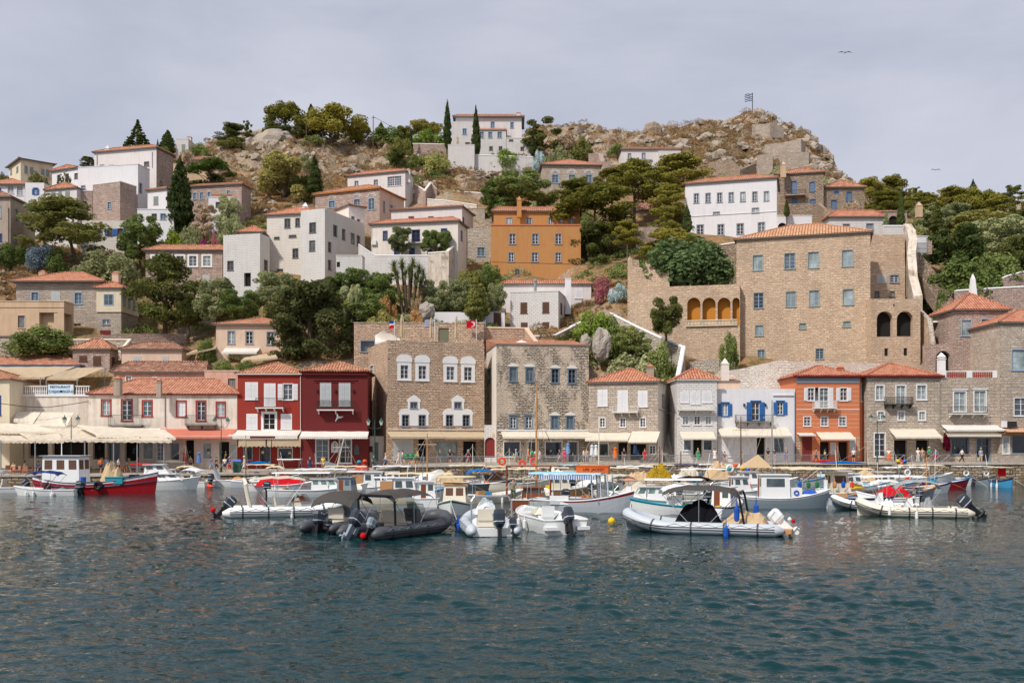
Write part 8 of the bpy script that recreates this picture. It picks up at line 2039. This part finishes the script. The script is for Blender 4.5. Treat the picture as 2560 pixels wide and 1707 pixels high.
# lamps
LG_=m_flat('lamp_green',S(36,78,66),.5);LGL=m_flat('lamp_glass',S(206,206,196),.3)
def lamp(lab,px,py,d):
    z0=pz(px,d);H=ZA(py,d)-z0;r=thing('street_lamp',lab,'street lamp',(XA(px,d),d,z0),'double headed green street lamps');mb=MB()
    mb.path([(0,0,0),(0,0,.15),(0,0,.9),(0,0,1.0),(0,0,H*.6),(0,0,H)],[.2,.14,.1,.06,.05,.04],8);mb.build('lamp_post',LG_,r,local=True)
    for k in (-1,1):
        a=MB();a.path([(0,0,H-.9),(k*.3,0,H-1.1),(k*.65,0,H-.95),(k*.72,0,H-.7)],.03,5);a.build('lamp_arm',LG_,r,local=True)
        q=MB();x=k*.75;q.loft([[(x-.1,-.1,H-.68),(x+.1,-.1,H-.68),(x+.1,.1,H-.68),(x-.1,.1,H-.68)],[(x-.2,-.2,H-.2),(x+.2,-.2,H-.2),(x+.2,.2,H-.2),(x-.2,.2,H-.2)]]);h=q.build('lantern',LGL,r,local=True)
        c=MB();c.cyl((x,0,H-.2),.3,.28,10,.04);c.cyl((x,0,H+.08),.04,.15,6);c.build('lantern_cap',LG_,h,local=True)
lamp('double headed lamp rising behind the red fishing boat wheelhouse',178,1042,112);lamp('double headed lamp left of the bright red house',553,1046,114);lamp('double headed lamp in front of the dark red house corner',937,1048,116);lamp('double headed lamp in front of the right grey stone house',2193,1038,121)
# railing
def rail(lab,p0,p1,cross=False,seg=40):
    n=max(1,int((p1-p0)/seg));r=thing('railing',lab,'railing',(XA(p0,119.6),119.6,pz(p0,119)))
    for i in range(n):
        a,b=lerp(p0,p1,i/n),lerp(p0,p1,(i+1)/n);d=117.8 if a < 1300 else 119.4;A,Bq=Vector((XA(a,d),d,pz(a,d))),Vector((XA(b,d),d,pz(b,d)));up=Vector((0,0,1));mb=MB()
        for h in (1.0,.12):mb.tube(A+up*h,Bq+up*h,.025,n=4)
        mb.tube(A,A+up*1.02,.035,n=5)
        if cross:mb.tube(A+up*.12,Bq+up,.025,n=4);mb.tube(A+up,Bq+up*.12,.025,n=4)
        else:
            for k in range(1,16):q=A.lerp(Bq,k/16);mb.tube(q+up*.12,q+up,.012,n=3,caps=False)
        mb.build('rail_panel',IRON_G,r)
rail('grey vertical bar railing from the alley to the stone stairs',975,1650);rail('grey vertical bar railing in front of the white and orange houses',1652,2070);rail('grey cross braced railing in front of the right stone houses',2238,2375,True,22);rail('short cross braced railing at the right edge of the quay',2475,2575,True,24)
# jetty
mb=MB();m_pts=[(1100,104,1840),(1120,100,1830)]
A_,B2=XA(1080,100),XA(1850,100);mb.box(A_,B2,98.5,103.5,-1.5,.85);tag(mb.build('jetty',m_stone('jetty_stone',S(190,166,136),S(224,202,172),S(150,128,102),.9,.45,.03,wob=.3)),kind='structure')
# ---- clutter on jetty / quay
def lump(name,lab,cat,px,d,z,w,h,mat,seed,dp=1.6):
    r=thing(name,lab,cat,(XA(px,d),d,z));mb=MB();n,m_=14,10;rings=[]
    for i in range(n+1):rings.append([(w*(i/n-.5),dp*(j/m_-.5),h*(max(0,math.sin(math.pi*i/n))**.6)*(max(0,math.sin(math.pi*j/m_))**.6)*(.7+.6*noise.noise(Vector((i*.6,j*.6,seed*2.7))))) for j in range(m_+1)])
    mb.loft(rings,False,False);mb.build('heap',mat,r,local=True);return r
m,t,out=newmat('net_fibre');o_=t.n.new('ShaderNodeTexCoord').outputs['Object'];nn=t.noise(o_,9.0,4.0,.8);finish(t,out,Base_Color=t.ramp(nn,[(.4,S(110,76,10)),(.55,S(226,184,20)),(.7,S(248,220,60))]),Roughness=.95,Normal=t.bump(nn,.25));NETY=m
for a in (('net_pile','big heap of bright yellow fishing nets on the jetty','fishing net',1648,100,.85,2.7,1.7,NETY,1),('net_pile','small yellow net heap beside the wheelhouse boat','fishing net',1888,104,.7,1.0,1.1,NETY,2),
    ('covered_heap','tan canvas cover draped left of the yellow nets','cover',1600,100.5,.85,2.8,1.0,B_TAN,3),('covered_heap','beige tarpaulin mound right of the yellow nets','cover',1722,102,.85,2.4,1.5,B_BEI,4),('covered_heap','large brown tarpaulin hump further right on the jetty','cover',1800,104,.85,3.4,2.0,B_TAN,5),
    ('net_pile','pinkish net scraps at the foot of the tan cover','fishing net',1572,99.4,.85,1.6,.5,m_flat('net_salmon',S(206,140,110),.9),6),('gear_heap','heap of coloured floats and crates left of the yellow jerrycans','gear',1845,104,.8,3.0,1.6,m_flat('gear_white',S(210,206,200),.8),7),
    ('gear_heap','grey stone and rope heap at the left end of the jetty','gear',1115,100,.85,2.2,.9,m_flat('gear_stone',S(176,152,124),.9),8),('gear_heap','brown machinery clutter beside the man on the jetty','gear',1240,99.5,.85,2.4,1.2,m_flat('gear_brown',S(130,94,72),.9),9),('gear_heap','cream canvas bundle on the jetty behind the pale blue roof','gear',1390,101,.85,3.0,1.2,H_CREAM,10),('gear_heap','white sacks heaped behind the green window cruiser','gear',1690,100,.85,2.0,.6,H_WHITE,11),
    ('gear_heap','red and turquoise gear heap on a roof by the dark red house','gear',905,113,1.4,1.6,1.0,m_flat('gear_red',S(190,70,60),.8),12),('covered_heap','grey covered dinghy heap left of the bright blue bimini','cover',1165,101,.85,3.6,.9,B_DRK,13)):lump(*a)
CL=[H_TEAL,ORB,YEL,FBL,H_GREEN,H_WHITE,B_RED,H_WOOD]
g=random.Random(9)
for i,(px,d,z,lab) in enumerate(((1822,103,1.6,'turquoise float on top of the coloured gear heap'),(1838,103,2.0,'orange float above the coloured gear heap'),(1856,103,1.7,'yellow float on the coloured gear heap'),(1870,103,1.5,'blue float at the right of the coloured gear heap'),(1215,99,1.0,'green float beside the machinery clutter'),(1260,98.9,.9,'white float on the jetty edge by the man'),(1378,99.2,.95,'red box like float at the brown frame'),(1560,98.9,.95,'wooden coloured float by the tan cover'),(898,112.6,2.1,'turquoise float on the red gear heap'),(912,112.6,2.2,'orange float on the red gear heap'),(2245,118.6,2.05,'yellow float lying at the cross braced railing'),(2262,118.5,2.05,'blue float lying at the cross braced railing'))):
    r=thing('net_float',lab,'float',(XA(px,d),d,z),'loose net floats');mb=MB();mb.ball((0,0,.2),(.28,.22,.22));mb.build('float',CL[i % 8],r,True,local=True)
for lab,px,d,z,m_ in (('red life ring hanging left of the tall wooden mast',1255,104,2.6,ORB),('red life ring hanging right of the tall wooden mast',1334,104,2.6,ORB),('orange life ring lying on the quay by the cross braced railing',2250,118.8,2.1,ORB),('white life ring above the right net boats',1825,103,1.9,H_WHITE)):
    r=thing('life_ring',lab,'life ring',(XA(px,d),d,z),'life rings');mb=MB();mb.torus((0,0,0),.32,.11,'y');mb.build('ring',m_,r,local=True);mb=MB();mb.tube((0,0,-z+.9 if d < 110 else -.1),(0,0,-.3),.02,n=4);mb.build('support_pole',H_WOOD,r,local=True)
for i,(lab,px,yt,d,zb,m_) in enumerate((('thin red mast standing before the stone stairs',1649,1115,108,0,H_RED),('thin dark mast by the narrow white house',1702,1128,108,0,W_BROWN),('dark brown mast in front of the blue shuttered house',1852,1040,104,0,W_BROWN),('grey steel mast before the orange house',1930,1000,103,0,IRON_G),('orange wood mast with crossbar and pennants left of centre',1068,1083,97,0,H_WOOD),('pale thin mast before the small grey stone house',1497,1040,106,0,H_CREAM),('leaning pale mast before the dark red doors',853,1095,108,0,H_CREAM))):
    r=thing('mast',lab,'mast',(XA(px,d),d,zb));h=ZA(yt,d);mb=MB();ln=1.0 if 'leaning' in lab else 0;mb.tube((-ln,0,-.3),(ln*.3,0,h),.09,.05,7);mb.build('spar',m_,r,local=True)
    st=MB();[st.tube((ln*.3,0,h*.95),(ex,ey,.8),.014,n=3) for ex,ey in ((-2.6,0),(2.4,0),(-1.2,-.4))];st.tube((-.9,0,h*.8),(.9,0,h*.8),.03,n=4);st.build('rigging',ROPE,r,local=True)
# umbrellas closed + open
for lab,px,y0,y1,d,op in (('left closed beige parasol on the roof terrace',1005,850,786,131.5,0),('middle closed beige parasol behind the striped flag',1078,850,794,131.5,0),('right closed beige parasol beside the red crescent flag',1141,852,791,131.5,0),('open white parasol on the terrace right of the arched annex',2346,828,800,137.5,1),('tiny white parasol tip above the rough stone house roof',1304,860,852,130,1),('white parasol at the far left upper terrace',102,446,440,208,1),('closed white parasol on the square bastion',1144,362,340,234,0)):
    r=thing('parasol',lab,'parasol',W(px,y0,d));h=(y0-y1)*d/F;mb=MB();mb.tube((0,0,-.3),(0,0,h),.04);mb.build('pole',IRON_W,r,local=True);mb=MB();w=1.6*d/137
    if op:mb.loft([[(w*math.cos(a),w*math.sin(a),h-.45) for a in [math.pi*i/4 for i in range(8)]],[(.05*math.cos(a),.05*math.sin(a),h+.1) for a in [math.pi*i/4 for i in range(8)]]])
    else:mb.loft([[(q*math.cos(a)*(1 if i % 2 else .7),q*math.sin(a)*(1 if i % 2 else .7),zz) for i,a in enumerate([math.pi*i/6 for i in range(12)])] for q,zz in ((.34,h*.12),(.36,h*.35),(.24,h*.6),(.3,h*.75),(.05,h+.05))])
    mb.build('canopy',C_WHITE if op else C_BEIGE,r,local=True)
# ------------------------------------------------------------------ PEOPLE
def skinned(V,E,Rr,name,sub=1):
    me=bpy.data.meshes.new(name);me.from_pydata(V,E,[]);o=bpy.data.objects.new(name,me);COL.objects.link(o);md=o.modifiers.new('s','SKIN');md.use_smooth_shade=True
    for i,v in enumerate(me.skin_vertices[0].data):
        q=Rr[i];v.radius=(q,q) if not isinstance(q,tuple) else q;v.use_root=i==0
    o.modifiers.new('u','SUBSURF').levels=sub;o.modifiers['u'].render_levels=sub
    dg=bpy.context.evaluated_depsgraph_get();dg.update();r=bpy.data.meshes.new_from_object(o.evaluated_get(dg));r.name=name;bpy.data.objects.remove(o);r.materials.clear();r.materials.append(None);add_uv(r) if not r.uv_layers else None;return r
def figure(pose):
    hipz,sw=(.50,0) if pose=='sit' else (.92,{'walk':.30,'stand':.03,'reach':.05}[pose])
    k=hipz;J={'pel':(0,0,k),'wst':(0,0,k+.18),'chs':(0,.0,k+.38),'nck':(0,-.01,k+.55),'hd':(0,-.03,k+.66),'hd2':(0,-.02,k+.78)}
    for s_,n in ((-1,'l'),(1,'r')):
        f=s_*sw
        J['sh'+n]=(s_*.17,0,k+.49);
        if pose=='reach':J['el'+n]=(s_*.34,-.08,k+.26);J['wr'+n]=(s_*.52,-.16,k+.06);J['hn'+n]=(s_*.57,-.2,k+.0)
        elif pose=='sit':J['el'+n]=(s_*.22,-.12,k+.24);J['wr'+n]=(s_*.14,-.34,k+.16);J['hn'+n]=(s_*.12,-.42,k+.15)
        else:J['el'+n]=(s_*.23,f*.5+.03,k+.23);J['wr'+n]=(s_*.23,f*.7-.08,k+.0);J['hn'+n]=(s_*.23,f*.75-.1,k-.08)
        J['hp'+n]=(s_*.09,0,k-.04)
        if pose=='sit':J['kn'+n]=(s_*.12,-.42,k+.0);J['an'+n]=(s_*.12,-.42,.08);J['to'+n]=(s_*.12,-.58,.04)
        else:J['kn'+n]=(s_*.1,-f*.6-.02,.48);J['an'+n]=(s_*.1,-f*1.1+(.06 if f < 0 else 0),.08+(.04 if f < 0 and sw > .1 else 0));J['to'+n]=(s_*.11,J['an'+n][1]-.16,.035)
    names=list(J);ix={n:i for i,n in enumerate(names)};rad=dict(pel=.12,wst=.105,chs=.135,nck=.05,hd=.085,hd2=.08)
    for n in 'lr':rad.update({'sh'+n:.06,'el'+n:.042,'wr'+n:.028,'hn'+n:.034,'hp'+n:.085,'kn'+n:.056,'an'+n:.036,'to'+n:.03})
    E=[('pel','wst'),('wst','chs'),('chs','nck'),('nck','hd'),('hd','hd2')]+[p for n in 'lr' for p in (('chs','sh'+n),('sh'+n,'el'+n),('el'+n,'wr'+n),('wr'+n,'hn'+n),('pel','hp'+n),('hp'+n,'kn'+n),('kn'+n,'an'+n),('an'+n,'to'+n))]
    body=skinned([J[n] for n in names],[(ix[a],ix[b]) for a,b in E],[rad[n] for n in names],'body_'+pose)
    def cl(ns,es,ex,nm,ov={}):
        i2={n:i for i,n in enumerate(ns)};return skinned([ov.get(n,J[n]) for n in ns],[(i2[a],i2[b]) for a,b in es],[rad[n]+ex for n in ns],nm)
    mid=lambda a,b,t:tuple(lerp(J[a][i],J[b][i],t) for i in range(3))
    shirt=cl(['pel','wst','chs','shl','shr','ell','elr'],[('pel','wst'),('wst','chs'),('chs','shl'),('chs','shr'),('shl','ell'),('shr','elr')],.022,'shirt_'+pose,{'ell':mid('shl','ell',.6),'elr':mid('shr','elr',.6),'pel':(0,0,k+.02)})
    lo=[('pel','hpl'),('pel','hpr'),('hpl','knl'),('hpr','knr')]
    shorts=cl(['pel','hpl','hpr','knl','knr'],lo,.02,'shorts_'+pose,{'knl':mid('hpl','knl',.8),'knr':mid('hpr','knr',.8)})
    trous=cl(['pel','hpl','hpr','knl','knr','anl','anr'],lo+[('knl','anl'),('knr','anr')],.018,'trousers_'+pose)
    mb=MB();c=J['hd2'];mb.ball((c[0],c[1]+.018,c[2]+.0),(.096,.108,.10),10,7);return J,body,shirt,shorts,trous,mb
FIG={p:figure(p) for p in ('stand','walk','sit','reach')}
SK=m_flat('skin',S(206,152,124),.6,var=.04);HAIRS=[m_flat('hair_dark',S(50,38,32),.8),m_flat('hair_brown',S(110,78,54),.8),m_flat('hair_blonde',S(206,170,110),.8),m_flat('hair_grey',S(176,172,166),.8)]
CLO={}
def cm_(rgb):
    if rgb not in CLO:CLO[rgb]=m_flat('cloth_%d_%d_%d' % rgb,S(*rgb),.9,var=.1)
    return CLO[rgb]
def person(lab,px,d,pose,top,bot,kind='shorts',hair=0,rz=0,h=1.0,z=None,hat=None,skin=None,dress=False):
    J,body,shirt,shorts,trous,hb=FIG[pose];z=pz(px,d) if z is None else z
    r=thing('person',lab,'person',(XA(px,d),d,z),rz=R(rz));r.scale=(h,h,h)
    def put(me,nm,mat):
        o=bpy.data.objects.new(nm,me);COL.objects.link(o);o.parent=r;o.material_slots[0].link='OBJECT';o.material_slots[0].material=mat;return o
    put(body,'body',skin or SK);put(shirt,'shirt',cm_(top))
    if dress:mb=MB();zz=J['pel'][2];mb.loft([[(q*math.cos(a),q*.8*math.sin(a),w) for a in [math.pi*i/6 for i in range(12)]] for q,w in ((.14,zz+.2),(.19,zz),(.27,zz-.42))]);mb.build('skirt',cm_(bot),r,local=True)
    else:put(trous if kind=='long' else shorts,'trousers' if kind=='long' else 'shorts',cm_(bot))
    m_=MB();m_.v=hb.v;m_.f=hb.f;m_.m=hb.m;m_.v=[(a,b+(.02 if c < J['hd2'][2] else 0),c) for a,b,c in hb.v];m_.build('hair',HAIRS[hair],r,True,local=True)
    c=J['hd'];f=MB();f.loft([[(-.015,c[1]-.085,c[2]+.01),(.015,c[1]-.085,c[2]+.01),(.012,c[1]-.085,c[2]+.06),(-.012,c[1]-.085,c[2]+.06)],[(-.01,c[1]-.115,c[2]+.015),(.01,c[1]-.115,c[2]+.015),(.006,c[1]-.095,c[2]+.06),(-.006,c[1]-.095,c[2]+.06)]]);f.build('nose',skin or SK,r,local=True)
    if hat:m_=MB();q=J['hd2'];m_.cyl((q[0],q[1],q[2]+.02),.19,.015,14);m_.cyl((q[0],q[1],q[2]+.035),.105,.1,12,.09);m_.build('hat',cm_(hat),r,local=True)
    return r
WH,NV,RD,OR_,GN,PK,YL,LB,BK,TN,GY=(232,230,228),(44,56,92),(190,40,48),(230,110,50),(40,150,96),(222,50,120),(226,196,80),(130,180,214),(40,40,44),(196,172,140),(140,134,120)
PEO=[('woman in orange top walking behind the red fishing boat',252,112,'walk',OR_,NV,'shorts',1,180),('girl in pale blue dress beside the woman in orange',266,112.4,'stand',LB,LB,'d',1,170),('person in white shirt and dark trousers near the tan wrapped deck gear',296,110.5,'stand',WH,NV,'long',0,90),('person in white by the cafe canopy post',218,114,'stand',WH,BK,'long',0,0),
 ('person in blue leaning near the left green lamp base',528,113,'walk',(70,110,170),LB,'shorts',0,90),('person with dark top left of the lamp by the red house',541,114,'walk',BK,NV,'shorts',1,80),('person with white top just right of the lamp by the red house',562,115,'stand',WH,NV,'shorts',1,200),('woman in straw hat with red and blue clothes striding beside the bin',574,112,'walk',(60,90,190),RD,'shorts',1,-90,1.0,None,TN),
 ('person in white cap behind the furled blue sail',611,112,'walk',(210,226,200),WH,'shorts',1,-80,1.05,None,WH),('person in loud yellow shirt before the dark red doors',808,111.6,'stand',YL,TN,'shorts',0,0,1.05),('man in dark green top at the alley door',934,118.5,'stand',(60,96,70),NV,'shorts',0,30),('blonde person in white top walking before the stone pier',964,118,'walk',WH,(90,120,160),'shorts',2,-90),
 ('young man in white with black hair, left of the pair by the green cart',997,120,'walk',WH,WH,'long',0,-90),('young man in white and navy shorts, right of the pair by the green cart',1006,120.4,'stand',WH,NV,'shorts',0,-80),('grey haired woman in black at the framed shop window',1125,121,'stand',BK,NV,'shorts',3,180),('man in black shirt and pink trousers outside the dark doorway',1171,120,'walk',BK,PK,'shorts',3,-60),
 ('child like figure in orange at the shop door right of the mast',1321,120,'walk',OR_,OR_,'shorts',2,60),('person in green top right of the orange dressed one',1330,120.6,'stand',GN,NV,'shorts',1,160),('person in white with dark shorts, third at the shop door',1340,120.2,'stand',WH,BK,'shorts',0,200),('person all in white walking past the shop door',1349,119.9,'walk',WH,WH,'shorts',0,-90),
 ('dark shirted person with white shorts left of the pink dressed woman',1399,120.4,'walk',NV,WH,'shorts',0,-90),('woman in magenta trousers and white cap',1411,120,'stand',PK,PK,'long',0,180,1,None,WH),('man in white shirt and denim shorts by the striped garments',1459,120.5,'stand',WH,(80,110,160),'shorts',0,90),('woman behind the man in denim shorts',1467,121.4,'stand',TN,LB,'shorts',1,0),
 ('person with red shorts on the stone steps between houses',1688,132,'walk',(60,140,130),RD,'shorts',0,30,1,5.9),('woman in white dress leaning at the white house wall',1787,122,'stand',WH,WH,'d',0,0),('dark dressed person sitting low by the white doors',1812,121.5,'sit',BK,TN,'shorts',0,0),('man in dark shirt left of the grey steel mast',1920,121.5,'stand',BK,TN,'shorts',0,180),
 ('man in navy shirt right of the grey steel mast',1936,121.8,'stand',NV,TN,'shorts',0,180),('woman in straw hat and long blue dress by the white house corner',1965,120.6,'stand',(96,120,160),(96,120,160),'d',2,0,1.02,None,TN),('blonde woman in white top under the orange house awning',2134,121,'stand',WH,BK,'shorts',2,0),('person in long white clothes at the souvenir doorway',2295,122,'stand',WH,WH,'long',2,180),
 ('person in pale top deep in the souvenir doorway',2306,122.6,'stand',TN,TN,'shorts',1,180),('man with white cap and green shirt by the cross braced railing',2323,121.3,'stand',GN,BK,'shorts',0,160,1.05,None,WH),('person with blue top and bright pink shorts striding along the right quay',2340,120.6,'walk',(60,150,200),PK,'shorts',0,-90),
 ('seated cafe guest in tan under the left canopy',34,110,'sit',TN,BK,'shorts',1,0),('seated cafe guest in white deep under the canopy',62,114,'sit',WH,NV,'shorts',0,90),('dark clothed waiter standing in the cafe shade',112,116,'stand',BK,BK,'long',0,0),('person with red top in the shade behind the cabin cruiser',345,117,'stand',RD,NV,'shorts',0,180),('shopper in grey by the clothes shop under the salmon awning',476,120,'stand',GY,BK,'long',0,180),
 ('tourist in red shirt before the bright red house window',700,113,'walk',RD,TN,'shorts',1,90),('tourist in navy dress left of the dark red doors',775,114,'stand',NV,NV,'d',0,20),('person in yellow top by the closed white shop front',1044,121,'walk',YL,BK,'long',1,-90),('stroller in pale blue under the rough stone house awning',1290,121,'walk',LB,TN,'long',3,-90),('tall man in black between the small stone house shops',1560,121,'stand',BK,GY,'long',0,10,1.06),('woman in red dress before the small stone house right awning',1612,121,'stand',RD,RD,'d',1,0),('person in green dress under the narrow white house awning',1745,121.5,'stand',GN,GN,'d',2,0),('man in grey walking before the orange house door',2040,120.6,'walk',GY,BK,'long',0,90),('woman in orange skirt near the right green lamp',2222,121,'stand',WH,OR_,'d',1,0),('stroller in white at the teal framed shop window',2405,120.6,'walk',WH,BK,'long',0,90),('person in tan hat by the glazed shop door at right',2452,121,'stand',LB,TN,'long',1,0,1,None,TN),('guest in blue seated near the canopy post at left',96,112,'sit',(70,110,170),BK,'shorts',0,0),('guest in red seated behind the red boat',205,113,'sit',RD,BK,'shorts',1,0),('guest in green seated above the cabin cruiser',318,113,'sit',GN,BK,'shorts',0,0),
 ('diner leaning on the restaurant balustrade, left of the sign',122,129.2,'stand',TN,WH,'shorts',0,0,1,ZA(988,129)),('diner in white behind the restaurant sign',140,129.4,'stand',WH,WH,'shorts',0,0,1,ZA(988,129))]
for a in PEO:
    a=list(a);k=a[6];lab,px,d,pose,tp,bt=a[:6];hair,rz=a[7],a[8];h=a[9] if len(a) > 9 else 1.0;z=a[10] if len(a) > 10 else None;hat=a[11] if len(a) > 11 else None
    person(lab,px,d,pose,tp,bt,k,hair,rz,h,z,hat,None,k=='d')
mn=person('bald man in grey T-shirt and sunglasses standing on the brown boat deck',1283,71,'reach',GY,(90,96,80),'long',3,0,1.02,0.42,None,None)
for ch in list(mn.children):
    if ch.name.startswith('hair'):bpy.data.objects.remove(ch)
g_=MB();c=FIG['reach'][0]['hd'];g_.box(-.075,.075,c[1]-.10,c[1]-.075,c[2]+.055,c[2]+.095);g_.build('sunglasses',BLK,mn,local=True)
# street things
r=thing('litter_bin','tall dark green litter bin right of the striding woman','bin',(XA(594,113),113,pz(594,113)));mb=MB();mb.box(-.45,.45,-.35,.35,0,1.25);mb.build('body',LG_,r,local=True);mb=MB();mb.hexa([(-.5,-.4,1.25),(.5,-.4,1.25),(.5,.4,1.25),(-.5,.4,1.25),(-.4,-.3,1.5),(.4,-.3,1.5),(.4,.35,1.5),(-.4,.35,1.5)]);mb.build('lid',FBL,r,local=True)
r=thing('handcart','grey two wheeled cart with tilted tray before the dark red doors','cart',(XA(835,115),115,pz(835,115)));mb=MB();mb.hexa([(-1.1,-.5,.55),(.7,-.5,.3),(.7,.5,.3),(-1.1,.5,.55),(-1.2,-.55,1.2),(.7,-.5,.6),(.7,.5,.6),(-1.2,.55,1.2)]);mb.build('tray',H_GREY,r,local=True)
for y in (-.6,.6):mb=MB();mb.torus((.5,y,.3),.24,.07,'y',14,6);mb.build('wheel',BLK,r,local=True)
r=thing('goods_pile','dark green bags stacked on a pallet outside the white shop front','goods',(XA(1028,121.5),121.5,pz(1028,121)));mb=MB();mb.box(-1.1,1.1,-.4,.4,0,.5);mb.build('pallet',H_WOOD,r,local=True)
for x in (-.6,0,.6):mb=MB();mb.ball((x,0,.95),(.4,.35,.45),10,6);mb.build('bag',H_GREEN,r,True,local=True)
for i,(lab,px,d,z,c) in enumerate((('blue dress hanging under the salmon awning',497,121.3,3.3,(90,130,190)),('red garment hanging left of the blue dress',462,121.3,3.3,(200,70,70)),('striped white garment hanging right of the shop window',1480,122.6,4.2,(206,212,220)),('pale garment beside the striped white one',1490,122.6,4.2,(220,220,216)),('navy dress on a stand outside the small stone house',1588,121.6,4.4,(40,56,90)),('rainbow orange cloth hanging at the small stone house shop',1538,122.6,3.9,(226,110,40)),('blue shirt hanging at the shop door of the rough stone house',1420,122.4,4.4,(110,150,196)))):
    r=thing('hanging_garment',lab,'garment',(XA(px,d),d,z-1.3),'garments on display');mb=MB();mb.path([(0,0,0),(0,0,.5),(0,0,.95),(0,0,1.15),(0,0,1.3)],[.3,.24,.17,.24,.05],8);mb.build('cloth',cm_(c),r,local=True)
# overhead cables
for lab,pts in (('black cable sagging across the white restaurant wall',[(0,1008,123),(60,1016,124),(120,1018,125),(180,1010,125),(222,1003,123.8)]),('cable strung across the ochre house to the ruin wall',[(1230,655,165),(1400,660,160),(1500,662,152),(1568,655,147)]),('electric line from the ridge pole to the villa',[(933,292,236),(985,320,240),(1025,314,240),(1120,309,240)]),('thick black cable between grey stone and narrow white houses',[(1643,1020,123.4),(1665,1032,123),(1692,1031,123)])):
    r=thing('cable',lab,'cable',W(*pts[0]));mb=MB();mb.path([W(*p) for p in pts],.045,5);mb.build('wire',IRON,r)
# texts to meshes
dg=bpy.context.evaluated_depsgraph_get();dg.update()
for o in texts:
    me=bpy.data.meshes.new_from_object(o.evaluated_get(dg));q=bpy.data.objects.new('lettering',me);COL.objects.link(q);q.parent=o.parent;q.location=o.location;q.rotation_euler=o.rotation_euler;q.scale=o.scale;bpy.data.objects.remove(o)
